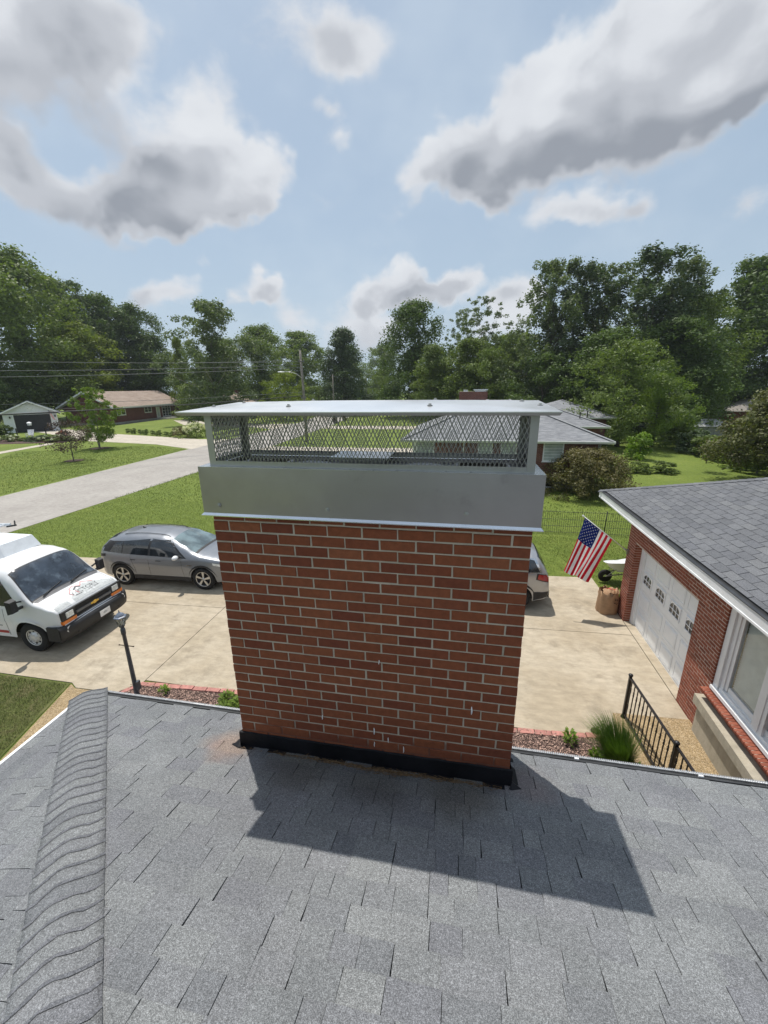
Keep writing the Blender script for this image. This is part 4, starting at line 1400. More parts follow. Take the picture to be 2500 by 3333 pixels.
def interp(pts, x, smooth=True):
    if x <= pts[0][0]: return pts[0][1]
    for (a, fa), (b, fb) in zip(pts, pts[1:]):
        if x <= b:
            t = (x - a) / (b - a)
            if smooth: t = t * t * (3 - 2 * t) * .5 + t * .5
            return fa + (fb - fa) * t
    return pts[-1][1]

class Body:
    """a car shell: x forward from the rear bumper, y half widths, z up"""
    def __init__(s, L, top, belt, width, bottom, arches, tumble=.32, n=5.0, m=2.6, shoulder=None, crown=.02, flare=0.0):
        s.L, s.top, s.belt, s.width, s.bottom, s.arches = L, top, belt, width, bottom, arches
        s.tumble, s.n, s.m, s.crown, s.flare = tumble, n, m, crown, flare

    def zt(s, x): return interp(s.top, x)
    def zs(s, x): return min(interp(s.belt, x), s.zt(x) - .05)
    def zb(s, x):
        z = interp(s.bottom, x)
        for (cx, r) in s.arches:
            d = abs(x - cx)
            if d < r: z = max(z, math.sqrt(r * r - d * d) + s.wr)
        return min(z, s.zs(x) - .06)

    def y(s, x, z):
        W = interp(s.width, x)
        zs, zt = s.zs(x), s.zt(x)
        if z <= zs:
            z0 = interp(s.bottom, x)
            t = (z - z0) / max(zs - z0, .01)
            w = W * (1 - .05 * (1 - t) ** 2 - .035 * max(0, t - .75) ** 1.5 * 4) + .012 * math.exp(-((t - .62) / .06) ** 2)
            for (cx, r) in s.arches:
                d = math.hypot(x - cx, z - s.wr)
                w += s.flare * math.exp(-((d - r) / .09) ** 2)
            return w
        q = min(1.0, (z - zs) / (zt - zs))
        base = W * (1 - .035 * .25 ** 1.5 * 4)
        w = (base - s.tumble * (z - zs)) * max(0.0, 1 - q ** s.n) ** (1 / s.m)
        return w

    def ztop(s, x, y):
        """height of the upper surface above (x, y)"""
        zs, zt = s.zs(x), s.zt(x)
        lo, hi = zs, zt
        y = abs(y)
        for _ in range(22):
            mid = (lo + hi) / 2
            if s.y(x, mid) > y: lo = mid
            else: hi = mid
        w0 = max(.01, s.y(x, zs))
        return lo + s.crown * (1 - (y / w0) ** 2)

    def shell(s, matname, nx=110, wr=.35):
        q = empty_mb(matname)
        xs = []
        for i in range(nx + 1):
            t = i / nx
            xs.append(s.L * t)
        for (cx, r) in s.arches:
            xs += [cx - r, cx + r, cx - r * .985, cx + r * .985, cx - r * .93, cx + r * .93]
        xs = sorted({round(x, 4) for x in xs if 0 <= x <= s.L})
        fr_s = [0, .08, .2, .35, .5, .62, .75, .88, 1.0]
        fr_u = [.12, .3, .5, .68, .80, .88, .935, .968, .988, .997]
        yy = [.75, .5, .25, 0]
        rows = []
        for x in xs:
            zb, zs, zt = s.zb(x), s.zs(x), s.zt(x)
            ring = []
            for f in fr_s:
                z = zb + (zs - zb) * f; ring.append((x, s.y(x, z), z))
            for f in fr_u:
                z = zs + (zt - zs) * f; yq = s.y(x, z)
                w0 = s.y(x, zs); ring.append((x, yq, z + s.crown * (1 - (yq / max(w0, .01)) ** 2)))
            ylast = ring[-1][1]
            for k in yy:
                y_ = ylast * k; ring.append((x, y_, s.ztop(x, y_) if k else zt + s.crown))
            rows.append(ring + [(a, -b, c) for a, b, c in ring[-2::-1]])
        n = len(rows[0])
        V = [v for r_ in rows for v in r_]
        F = [(i * n + j, (i + 1) * n + j, (i + 1) * n + j + 1, i * n + j + 1) for i in range(len(rows) - 1) for j in range(n - 1)]
        q.add(V, F, 0, True)
        h = n // 2
        for ri, rev in ((0, False), (len(rows) - 1, True)):
            f = [tuple((ri * n + j, ri * n + j + 1, ri * n + n - 2 - j, ri * n + n - 1 - j)) for j in range(h)]
            q.add([], [])
            for a in f:
                fa = tuple(dict.fromkeys(a))
                if len(fa) > 2:
                    q.f.append(fa if not rev else fa[::-1]); q.m.append(0); q.smooth.append(False)
        return q

    def side(s, mb, poly, m=0, off=.004, nx=16, nz=8, sides=(1, -1)):
        """a panel laid on the body's flank: poly is an (x, z) outline given as bottom and top curves"""
        bot, top = poly
        x0, x1 = bot[0][0], bot[-1][0]
        tx0, tx1 = top[0][0], top[-1][0]
        for sg in sides:
            V = []
            for i in range(nx + 1):
                t = i / nx
                xb = x0 + (x1 - x0) * t; xt = tx0 + (tx1 - tx0) * t
                zb = interp(bot, xb, False); zt = interp(top, xt, False)
                for j in range(nz + 1):
                    k = j / nz
                    x = xb + (xt - xb) * k; z = zb + (zt - zb) * k
                    z = min(z, s.zt(x) - .015)
                    V.append((x, sg * (s.y(x, z) + off), z + (s.crown * (1 - (s.y(x, z) / max(.01, s.y(x, s.zs(x)))) ** 2) if z > s.zs(x) else 0)))
            F = [(i * (nz + 1) + j, (i + 1) * (nz + 1) + j, (i + 1) * (nz + 1) + j + 1, i * (nz + 1) + j + 1) for i in range(nx) for j in range(nz)]
            if sg > 0: F = [f[::-1] for f in F]
            mb.add(V, F, m, True)

    def over(s, mb, rows, m=0, off=.004, ny=14, nx=10):
        """a panel laid on the upper surface: rows = [(x, half width)] from rear to front"""
        V = []
        xs = [interp([(i / (len(rows) - 1), r_[0]) for i, r_ in enumerate(rows)], k / nx, False) for k in range(nx + 1)]
        ws = [interp([(i / (len(rows) - 1), r_[1]) for i, r_ in enumerate(rows)], k / nx, False) for k in range(nx + 1)]
        for x, w in zip(xs, ws):
            for j in range(ny + 1):
                y = w * (2 * j / ny - 1)
                V.append((x, y, s.ztop(x, y) + off))
        F = [(i * (ny + 1) + j, (i + 1) * (ny + 1) + j, (i + 1) * (ny + 1) + j + 1, i * (ny + 1) + j + 1) for i in range(nx) for j in range(ny)]
        mb.add(V, F, m, True)

def wheel(root, x, y, r, w, rimmat, style, sg):
    """wheel with its axis along y; sg: side the face looks to"""
    t = empty_mb('tyre_rubber')
    rot = Matrix.Translation((x, y, r)) @ Matrix.Rotation(-math.pi / 2 * sg, 4, 'X')
    rr = r * (.68 if style != 'steel' else .56)
    t.lathe([(rr, -w * .5), (r * .93, -w * .5), (r * .985, -w * .42), (r, -w * .3), (r, w * .3), (r * .985, w * .42), (r * .93, w * .5), (rr + .02, w * .5), (rr, w * .44)], 36, 0, rot)
    wo = link('wheel', t.mesh('wheel'), root)
    q = MB(); a = q.slot(rimmat); b = q.slot('black_plastic')
    q.lathe([(rr, w * .44), (rr - .012, w * .45), (rr - .022, w * .38), (rr - .03, w * .1), (0, w * .08)], 36, b, rot)
    q.lathe([(rr + .002, w * .452), (rr - .012, w * .465), (rr - .018, w * .42)], 36, a, rot)
    if style == 'spoke5':
        for k in range(5):
            for dd, wd, w2 in ((0, .012, .055), (.42, .010, .012)):
                an = 2 * math.pi * k / 5 + dd
                c_, s_ = math.cos(an), math.sin(an); tx = .05
                pts = [(.045, -wd), (.045, wd), (rr - .02, w2 + tx * (dd == 0)), (rr - .02, -w2 * .4 + tx * (dd == 0))]
                vs = [Vector((c_ * u - s_ * v, s_ * u + c_ * v, zz)) for zz in (w * .34, w * .42) for u, v in pts]
                q.add([rot @ v for v in vs], [(0, 3, 2, 1), (4, 5, 6, 7), (0, 1, 5, 4), (1, 2, 6, 5), (2, 3, 7, 6), (3, 0, 4, 7)], a)
        q.lathe([(.055, w * .36), (.05, w * .44), (0, w * .45)], 20, a, rot)
    else:
        q.lathe([(rr - .015, w * .40), (rr - .035, w * .30), (rr * .62, w * .34), (rr * .55, w * .46), (rr * .30, w * .52), (0, w * .53)], 36, a, rot)
        for k in range(8):
            an = 2 * math.pi * k / 8
            q.lathe([(.0, .012), (.020, .010), (.022, -.006)], 10, b, rot @ Matrix.Translation((math.cos(an) * rr * .74, math.sin(an) * rr * .74, w * .325)) @ Matrix.Diagonal((1.1, 1.1, 1, 1)))
            q.lathe([(0, .035), (.011, .032), (.013, 0)], 8, a, rot @ Matrix.Translation((math.cos(an + .4) * rr * .44, math.sin(an + .4) * rr * .44, w * .46)))
    link('rim', q.mesh('rim'), wo)
    return wo

def tray(mb, x0, x1, hw, z0, z1, m=0):
    mb.box(x0, x1, -hw, hw, z0, z1, m)

def lit(name, parent, fn, m):
    q = MB() if m is None else empty_mb(m)
    fn(q); return link(name, q.mesh(name), parent)

# ---- silver grey electric crossover: x forward
def build_suv(label, loc, rz, paint, group=None, full=True):
    L = 4.58
    t = thing('parked_car', label, 'car', loc, rz, group)
    B = Body(L, [(0, .74), (.03, .98), (.07, 1.14), (.16, 1.30), (.40, 1.50), (.70, 1.585), (1.2, 1.63), (1.7, 1.64), (2.2, 1.62), (2.62, 1.55), (3.0, 1.38), (3.38, 1.18), (3.62, 1.10), (4.0, 1.045), (4.30, .97), (4.47, .87), (4.55, .72), (4.58, .52)],
             [(0, .70), (.10, 1.0), (.5, 1.06), (2.0, 1.01), (3.0, .985), (3.5, .97), (4.2, .90), (4.5, .76), (4.58, .47)],
             [(0, .66), (.08, .78), (.25, .86), (.6, .905), (1.2, .925), (2.3, .925), (3.4, .92), (4.0, .90), (4.3, .84), (4.48, .72), (4.58, .52)],
             [(0, .42), (.15, .32), (.5, .27), (4.0, .26), (4.4, .28), (4.58, .34)], [(.87, .41), (3.64, .41)], tumble=.34, n=6, m=2.6, flare=.012)
    B.wr = .36
    sh = B.shell(paint); body = link('body', sh.mesh('body'), t)
    lit('underbody', t, lambda q: (tray(q, .2, L - .2, .62, .22, .55), [tray(q, cx - .42, cx + .42, .80, .30, .80) for cx in (.87, 3.64)]), 'black_plastic')
    # dark sill and arch trim
    lit('trim', t, lambda q: (B.side(q, ([(1.30, .262), (3.22, .262)], [(1.27, .40), (3.24, .40)]), 0, .006, 20, 3),
                              [B.side(q, ([(cx - .47 * math.cos(a0), B.wr + .41 * math.sin(a0) * 1.0), (cx - .47 * math.cos(a1), B.wr + .41 * math.sin(a1))], [(cx - .47 * math.cos(a0), B.wr + .475 * math.sin(a0) + .0), (cx - .47 * math.cos(a1), B.wr + .475 * math.sin(a1))]), 0, .009, 2, 2)
                               for cx in (.87, 3.64) for a0, a1 in [(R(12 + k * 13), R(12 + (k + 1) * 13)) for k in range(12)]]), 'black_plastic')
    # side windows
    for poly in (([(.52, 1.12), (.95, 1.085)], [(.72, 1.39), (.98, 1.44)]), ([(.98, 1.085), (1.86, 1.06)], [(1.00, 1.445), (1.88, 1.52)]), ([(1.93, 1.06), (3.08, 1.04)], [(1.95, 1.525), (2.54, 1.475)])):
        for sg in (1, -1): lit('window', t, lambda q, poly=poly: B.side(q, poly, 0, .005, 10, 6, (sg,)), 'car_glass')
    lit('window_surround', t, lambda q: B.side(q, ([(.16, 1.12), (3.16, 1.015)], [(.36, 1.42), (2.58, 1.50)]), 0, .002, 30, 8), 'black_plastic')
    lit('roof_rail', t, lambda q: [q.tube([(x, sg * (B.y(x, B.zt(x) - .035) + .0), B.zt(x) + .004 - (.02 if x in (.85, 2.45) else 0)) for x in (.85, .98, 1.3, 1.7, 2.1, 2.32, 2.45)], .009, 6) for sg in (1, -1)], 'black_plastic')
    lit('windshield', t, lambda q: B.over(q, [(2.60, .56), (2.9, .62), (3.38, .70)], 0, .006), 'windshield_glass')
    lit('rear_window', t, lambda q: B.over(q, [(.20, .60), (.58, .55)], 0, .006), 'car_glass')
    lit('cowl', t, lambda q: B.over(q, [(3.38, .72), (3.46, .72)], 0, .005), 'black_plastic')
    for sg in (1, -1):
        lit('headlight', t, lambda q: B.side(q, ([(4.02, .84), (4.46, .74)], [(4.0, .91), (4.45, .83)]), 0, .006, 8, 3, (sg,)), 'lamp_lens')
        lit('taillight', t, lambda q: B.side(q, ([(.02, .90), (.34, .96)], [(.04, 1.0), (.36, 1.05)]), 0, .006, 8, 3, (sg,)), 'black_plastic')
    for sg in (1, -1):
        for x in (1.25, 2.12):
            lit('door_handle', t, lambda q: B.side(q, ([(x, .90), (x + .18, .897)], [(x, .92), (x + .18, .917)]), 0, .012, 4, 2, (sg,)), 'black_plastic')
        q = MB(); a = q.slot('white_car'); b = q.slot('black_plastic')
        cx, cy, cz = 2.86, sg * 1.0, 1.07
        q.lathe([(0, .10), (.055, .085), (.09, .03), (.095, -.02), (.07, -.05), (0, -.055)], 14, a, Matrix.Translation((cx, cy, cz)) @ Matrix.Rotation(math.pi / 2, 4, 'Y') @ Matrix.Diagonal((.75, 1.25, .9, 1)))
        q.box(cx - .05, cx + .03, min(sg * .86, sg * .96), max(sg * .86, sg * .96), cz - .07, cz - .04, b)
        link('side_mirror', q.mesh('side_mirror'), t)
    # door seams
    def seam(q):
        for sg in (1, -1):
            for x in (1.86, 2.98):
                pts = [(x + (.10 * max(0, .7 - z) if x > 2.5 else -.06 * max(0, z - .9)), sg * (B.y(x, z) + .001), z) for z in [.40 + .06 * k for k in range(10)]]
                q.tube(pts, .0035, 4)
            pts = [(1.36 - .32 * max(0, z - .55) ** 1.2, sg * (B.y(1.3, z) + .001), z) for z in [.45 + .06 * k for k in range(10)]]
            q.tube(pts, .0035, 4)
    lit('door_seam', t, seam, 'dark_void')
    lit('antenna', t, lambda q: q.add([(1.15, .012, 1.635), (1.15, -.012, 1.635), (1.32, 0, 1.635), (1.13, 0, 1.70)], [(0, 3, 2), (1, 2, 3), (0, 1, 3)]), 'black_plastic')
    lit('badge', t, lambda q: B.side(q, ([(3.15, .80), (3.33, .80)], [(3.15, .818), (3.33, .818)]), 0, .006, 3, 1, (-1, 1)), 'chrome')
    for x in (.87, 3.64):
        for sg in (1, -1):
            wheel(t, x, sg * .80, .36, .24, 'rim_silver', 'spoke5', sg)
    return t
suv = build_suv('silver grey electric crossover car parked side on across the driveway left of the chimney', (-9.98, 9.13, .02), R(2.0), 'suv_grey')

# ---- compact silver crossover, its rear to the right
def build_jeep(label, loc, rz, paint):
    L = 4.40
    t = thing('parked_car', label, 'car', loc, rz)
    B = Body(L, [(0, .62), (.03, .95), (.08, 1.10), (.20, 1.33), (.34, 1.52), (.55, 1.60), (1.3, 1.645), (2.1, 1.635), (2.5, 1.56), (2.95, 1.32), (3.2, 1.14), (3.5, 1.09), (4.1, 1.03), (4.28, .92), (4.38, .75), (4.40, .5)],
             [(0, .58), (.06, .93), (.3, 1.08), (1, 1.06), (3.0, .98), (4.1, .90), (4.4, .46)],
             [(0, .72), (.06, .81), (.2, .87), (.6, .905), (3.6, .905), (4.1, .87), (4.3, .78), (4.4, .6)],
             [(0, .44), (.12, .34), (.5, .27), (4.1, .27), (4.4, .38)], [(.86, .41), (3.5, .41)], tumble=.34, n=5, m=2.4, flare=.02)
    B.wr = .35
    link('body', B.shell(paint).mesh('body'), t)
    lit('underbody', t, lambda q: (tray(q, .2, L - .2, .62, .24, .55), [tray(q, cx - .42, cx + .42, .78, .3, .78) for cx in (.86, 3.5)]), 'black_plastic')
    lit('lower_cladding', t, lambda q: (B.side(q, ([(.03, .40), (.42, .30)], [(.02, .56), (.44, .56)]), 0, .008, 8, 3), B.side(q, ([(1.28, .272), (3.08, .272)], [(1.25, .43), (3.1, .43)]), 0, .008, 18, 3),
        [B.side(q, ([(cx - .49 * math.cos(a0), B.wr + .41 * math.sin(a0)), (cx - .49 * math.cos(a1), B.wr + .41 * math.sin(a1))], [(cx - .49 * math.cos(a0), B.wr + .49 * math.sin(a0)), (cx - .49 * math.cos(a1), B.wr + .49 * math.sin(a1))]), 0, .011, 2, 2) for cx in (.86, 3.5) for a0, a1 in [(R(12 + k * 13), R(12 + (k + 1) * 13)) for k in range(12)]],
        q.box(-.012, .03, -.70, .70, .36, .56), q.box(-.02, .02, -.5, .5, .40, .50)), 'black_plastic')
    for poly in (([(.30, 1.14), (.80, 1.12)], [(.46, 1.42), (.85, 1.50)]), ([(.90, 1.12), (1.75, 1.08)], [(.95, 1.51), (1.78, 1.54)]), ([(1.83, 1.08), (2.88, 1.04)], [(1.86, 1.54), (2.42, 1.49)])):
        for sg in (1, -1): lit('window', t, lambda q, poly=poly: B.side(q, poly, 0, .006, 8, 6, (sg,)), 'car_glass')
    lit('window_trim', t, lambda q: B.side(q, ([(.24, 1.115), (2.95, 1.02)], [(.42, 1.46), (2.46, 1.52)]), 0, .003, 20, 8), 'chrome')
    lit('rear_window', t, lambda q: B.over(q, [(.10, .62), (.22, .62), (.36, .57)], 0, .008), 'car_glass')
    lit('windshield', t, lambda q: B.over(q, [(2.48, .56), (3.08, .66)], 0, .006), 'windshield_glass')
    lit('roof_rail', t, lambda q: [q.tube([(x, sg * (B.y(x, B.zt(x) - .04)), B.zt(x) + .02 - (.03 if x in (.6, 2.3) else 0)) for x in (.6, .72, 1.2, 1.7, 2.15, 2.3)], .014, 6) for sg in (1, -1)], 'black_plastic')
    for sg in (1, -1):
        lit('taillight', t, lambda q: B.side(q, ([(.012, .86), (.36, .95)], [(.03, 1.03), (.34, 1.09)]), 0, .010, 8, 3, (sg,)), 'red_lens')
        lit('headlight', t, lambda q: B.side(q, ([(4.0, .84), (4.3, .80)], [(4.0, .94), (4.3, .90)]), 0, .008, 6, 3, (sg,)), 'lamp_lens')
        lit('light_surround', t, lambda q: B.side(q, ([(.006, .83), (.40, .935)], [(.02, 1.05), (.38, 1.11)]), 0, .006, 8, 3, (sg,)), 'black_plastic')
    lit('license_plate', t, lambda q: q.box(-.018, -.008, -.15, .15, .70, .85), 'decal_white')
    for x in (.86, 3.5):
        for sg in (1, -1):
            wheel(t, x, sg * .79, .35, .23, 'rim_silver', 'spoke5', sg)
    return t
jeep = build_jeep('silver compact crossover car showing only its rear end at the right of the chimney', (3.93, 9.62, .02), R(180), 'jeep_silver')

# ---- white service van, nose to the right
def build_van():
    L = 5.70
    t = thing('service_van', 'white service van with red side stripe and worn hood, nose towards the lamp post', 'van', (-13.24, 5.70, .02), R(.8))
    B = Body(L, [(0, 1.9), (.05, 2.03), (.3, 2.08), (3.9, 2.08), (4.20, 2.02), (4.36, 1.93), (4.95, 1.31), (5.02, 1.27), (5.45, 1.13), (5.56, 1.06), (5.60, .98), (5.62, .70)],
             [(0, 1.12), (3.9, 1.12), (4.9, 1.10), (5.45, 1.03), (5.6, .90), (5.62, .62)],
             [(0, .93), (.2, 1.0), (4.9, 1.0), (5.35, .97), (5.52, .94), (5.6, .90), (5.62, .88)],
             [(0, .38), (3.9, .33), (5.35, .36), (5.62, .52)], [(1.15, .44), (4.80, .46)], tumble=.13, n=11, m=4.5, crown=.025, flare=.02)
    B.wr = .38
    link('body', B.shell('van_white', 130).mesh('body'), t)
    lit('underbody', t, lambda q: (tray(q, .2, L - .3, .70, .28, .6), [tray(q, cx - .47, cx + .47, .86, .32, .86) for cx in (1.15, 4.80)]), 'dark_void')
    lit('windshield', t, lambda q: B.over(q, [(4.335, .76), (4.6, .82), (4.93, .89)], 0, .008, 16, 12), 'van_glass')
    lit('windshield_seal', t, lambda q: B.over(q, [(4.31, .785), (4.6, .845), (4.965, .915)], 0, .004, 16, 12), 'black_plastic')
    lit('cowl', t, lambda q: B.over(q, [(4.955, .89), (5.04, .86)], 0, .006), 'grey_plastic')
    def wip(q):
        for (y0, y1) in ((-.62, -.02), (.12, .72)):
            pts = [(4.96 - .10 * k / 6 - .0, y0 + (y1 - y0) * k / 6, B.ztop(4.96 - .10 * k / 6, y0 + (y1 - y0) * k / 6) + .03) for k in range(7)]
            q.tube(pts, .009, 5); q.tube([(5.0, y0 - .05, B.ztop(5.0, 0) + .02), pts[3]], .011, 5)
    lit('wiper', t, wip, 'black_plastic')
    for poly in (([(3.35, 1.19), (4.62, 1.17)], [(3.40, 1.80), (4.18, 1.80)]),):
        for sg in (1, -1): lit('side_window', t, lambda q: B.side(q, poly, 0, .006, 12, 8, (sg,)), 'car_glass')
    # hood edge, worn clear coat at its front
    lit('hood_seam', t, lambda q: [q.tube([(x, sg * (.86 - .03 * k / 8), B.ztop(x, .86 - .03 * k / 8) + .001) for k in range(9) for x in [5.02 + .5 * k / 8]], .004, 4) for sg in (1, -1)], 'grey_plastic')
    rgx = random.Random(31)
    def worn(q, x0f, w0, w1, seed):
        rr = random.Random(seed); n_ = 26
        ins = [5.47 - .03 - .8 * abs(x0f(j / n_)) for j in range(n_ + 1)]
        V = []
        for j in range(n_ + 1):
            y = w0 + (w1 - w0) * j / n_
            for k in range(7):
                x = ins[j] + rr.uniform(-.006, .006) + (5.555 - ins[j]) * k / 6
                V.append((x, y, B.ztop(x, y) + .0035))
        q.add(V, [(j * 7 + k, j * 7 + k + 1, (j + 1) * 7 + k + 1, (j + 1) * 7 + k) for j in range(n_) for k in range(6)], 0, True)
    lit('worn_patch', t, lambda q: (worn(q, lambda u: .02 + .30 * math.sin(math.pi * u) ** 1.3 + .03 * math.sin(u * 31) + .02 * math.sin(u * 77), -.38, .84, 4), worn(q, lambda u: .02 + .05 * math.sin(math.pi * u) + .01 * math.sin(u * 30), -.86, -.50, 9)), 'worn_primer')
    # grille, light housings, bumper
    FX = 5.60
    lit('grille_surround', t, lambda q: q.box(FX - .02, FX + .035, -.885, .885, .70, 1.045), 'black_plastic')
    lit('grille_bar', t, lambda q: (q.box(FX + .03, FX + .062, -.52, .52, .865, .925),), 'grey_plastic')
    def mesh_(q):
        for k in range(11):
            z = .725 + k * .028
            if .855 < z < .935: continue
            q.box(FX + .035, FX + .043, -.50, .50, z, z + .010)
        for k in range(40): q.box(FX + .036, FX + .041, -.5 + k * .025, -.494 + k * .025, .72, 1.03)
    lit('grille_mesh', t, mesh_, 'black_plastic')
    def bow(q):
        h = .042; w_ = .125
        o_ = [(-w_, -h * .55), (-.035, -h * .55), (-.045, -h), (.030, -h), (.04, -h * .55), (w_ - .012, -h * .55), (w_, h * .55), (.035, h * .55), (.045, h), (-.030, h), (-.04, h * .55), (-w_ + .012, h * .55)]
        vs = [(FX + .062, y, .895 + z) for y, z in o_] + [(FX + .075, y * .93, .895 + z * .9) for y, z in o_]
        n_ = 12
        q.add(vs, [tuple(range(n_, 2 * n_))] + [(i, (i + 1) % n_, n_ + (i + 1) % n_, n_ + i) for i in range(n_)])
    lit('emblem', t, bow, 'gold_badge')
    for sg in (1, -1):
        ya, yb = sorted((sg * .56, sg * .80))
        lit('headlight', t, lambda q: q.box(FX + .034, FX + .055, ya + .02, yb - .03, .865, 1.005), 'lamp_lens')
        ya2, yb2 = sorted((sg * .53, sg * .895))
        lit('turn_signal', t, lambda q: (q.box(FX + .03, FX + .05, ya2, yb2, .745, .825), q.box(FX - .16, FX + .03, min(sg * .885, sg * .90), max(sg * .885, sg * .90), .745, .825)), 'amber_lens')
    def bumper(q):
        n_ = 24; prof = [(-.10, .69), (.06, .725), (.135, .70), (.16, .62), (.15, .47), (.10, .34), (.0, .30)]
        V = []
        for i in range(n_ + 1):
            u = 2 * i / n_ - 1; y = u * 1.01
            cx = FX - .07 * abs(u) ** 5 - .01 * u * u
            for px, pz in prof: V.append((cx + px * (1 - .3 * abs(u) ** 6), y, pz))
        k = len(prof)
        q.add(V, [(i * k + j, (i + 1) * k + j, (i + 1) * k + j + 1, i * k + j + 1) for i in range(n_) for j in range(k - 1)], 0, True)
        for sg in (1, -1):
            q.box(FX - .34, FX + .0, min(sg * .90, sg * 1.008), max(sg * .90, sg * 1.008), .36, .71)
            q.lathe([(0, .02), (.045, .015), (.05, -.02)], 12, 0, Matrix.Translation((FX + .12, sg * .62, .45)) @ Matrix.Rotation(math.pi / 2, 4, 'Y'))
    lit('bumper', t, bumper, 'black_plastic')
    lit('bumper_top', t, lambda q: [q.box(FX + .0, FX + .07, -.6, .6, .722, .734)], 'grey_plastic')
    lit('plate', t, lambda q: q.box(FX + .160, FX + .168, -.02, .29, .46, .615), 'decal_white')
    lit('plate_mark', t, lambda q: (q.lathe([(0, 0), (.055, 0)], 16, 0, Matrix.Translation((FX + .1695, .135, .54)) @ Matrix.Rotation(math.pi / 2, 4, 'Y') @ Matrix.Diagonal((.55, 1.2, 1, 1)))), 'worn_primer')
    # mirrors on long arms
    for sg in (1, -1):
        def mir(q, sg=sg):
            q.bar((4.72, sg * .96, 1.20), (4.78, sg * 1.22, 1.24), .05, .06); q.bar((4.70, sg * .96, 1.33), (4.76, sg * 1.2, 1.42), .03, .035)
            ya, yb = sorted((sg * 1.13, sg * 1.31))
            vs = [(4.72, ya, 1.17), (4.72, yb, 1.17), (4.72, yb, 1.50), (4.72, ya, 1.50), (4.84, ya + .02, 1.20), (4.84, yb - .02, 1.20), (4.84, yb - .02, 1.47), (4.84, ya + .02, 1.47)]
            q.add(vs, [(0, 3, 2, 1), (4, 5, 6, 7), (0, 1, 5, 4), (1, 2, 6, 5), (2, 3, 7, 6), (3, 0, 4, 7)])
        mo = lit('side_mirror', t, mir, 'black_plastic')
        q = empty_mb('chrome'); ya, yb = sorted((sg * 1.14, sg * 1.30)); q.box(4.716, 4.719, ya, yb, 1.19, 1.48); link('mirror_face', q.mesh('mirror_face'), mo)
    # side stripe, lettering rows, seam, rub moulding, arch lip
    lit('side_stripe', t, lambda q: (B.side(q, ([(1.62, .44), (4.12, .44)], [(1.62, .515), (4.12, .515)]), 0, .005, 24, 2), B.side(q, ([(.1, .44), (.68, .44)], [(.1, .515), (.68, .515)]), 0, .005, 8, 2)), 'decal_red')
    rl = random.Random(4)
    def rows_(q):
        for k in range(9):
            z = 1.08 - k * .062; x = 3.30 + rl.uniform(0, .1); xe = 3.95 + rl.uniform(-.2, .16)
            while x < xe:
                w_ = rl.uniform(.03, .11)
                B.side(q, ([(x, z), (min(x + w_, xe), z)], [(x + .004, z + .024), (min(x + w_, xe) + .004, z + .024)]), 0, .005, 2, 1)
                x += w_ + .022
    lit('lettering', t, rows_, 'decal_grey')
    lit('door_seam', t, lambda q: [q.tube([(4.14 + .0 * z, sg * (B.y(4.14, z) + .001), z) for z in [.40 + .07 * k for k in range(11)]], .005, 4) for sg in (1, -1)], 'grey_plastic')
    lit('arch_lip', t, lambda q: [B.side(q, ([(4.80 - .52 * math.cos(a0), B.wr + .46 * math.sin(a0)), (4.80 - .52 * math.cos(a1), B.wr + .46 * math.sin(a1))], [(4.80 - .52 * math.cos(a0), B.wr + .51 * math.sin(a0)), (4.80 - .52 * math.cos(a1), B.wr + .51 * math.sin(a1))]), 0, .025, 2, 2) for a0, a1 in [(R(10 + k * 13.3), R(10 + (k + 1) * 13.3)) for k in range(12)]], 'van_white')
    # hood logo: gabled outline, the word, an underline bar with dashes, laid on the hood
    def flat_on_hood(vs):
        out = []
        for (u, v) in vs:                           # u across (reads from the front: towards +y), v up the hood
            x, y = 5.40 - v, u + .10
            out.append((x, y, B.ztop(x, y) + .0065))
        return out
    def strip(q, pts, w_):
        for (a_, b_) in zip(pts, pts[1:]):
            a2, b2 = Vector(a_), Vector(b_); n_ = Vector((-(b2 - a2).y, (b2 - a2).x)).normalized() * w_ / 2
            c_ = [a2 + n_, b2 + n_, b2 - n_, a2 - n_]
            q.add(flat_on_hood([tuple(p) for p in c_]), [(0, 1, 2, 3)]); q.add(flat_on_hood([tuple(p) for p in c_]), [(3, 2, 1, 0)])
    lit('logo_roofline', t, lambda q: (strip(q, [(-.36, .02), (-.36, .14), (-.26, .20), (-.26, .24), (-.12, .30), (.02, .20)], .014), strip(q, [(.02, .20), (.14, .31), (.36, .17)], .018)), 'decal_pale_red')
    lit('logo_shade', t, lambda q: (strip(q, [(-.2, .17), (-.08, .235), (0, .18)], .035), strip(q, [(-.33, -.02), (.34, -.02)], .034)), 'decal_dark')
    lit('logo_dashes', t, lambda q: [strip(q, [(-.29 + k * .06, -.02), (-.255 + k * .06, -.02)], .011) for k in range(10)], 'decal_white') .location.z = .0015
    def word(txt, size, pos, m_, name, spacing=1.05):
        cu = bpy.data.curves.new('word', 'FONT'); cu.body = txt; cu.size = size; cu.align_x = 'CENTER'; cu.space_character = spacing; cu.resolution_u = 3
        ob = bpy.data.objects.new('word', cu); COL.objects.link(ob)
        dg = bpy.context.evaluated_depsgraph_get()
        me = bpy.data.meshes.new_from_object(ob.evaluated_get(dg)); bpy.data.objects.remove(ob)
        vs = flat_on_hood([(v.co.x + pos[0], v.co.y + pos[1]) for v in me.vertices])
        q = empty_mb(m_); q.add(vs, [tuple(p.vertices) for p in me.polygons])
        return link(name, q.mesh(name), t)
    word('V  CTORY', .165, (.0, .012), 'decal_dark', 'hood_word')
    word('I', .175, (-.196, .012), 'decal_red', 'hood_letter')
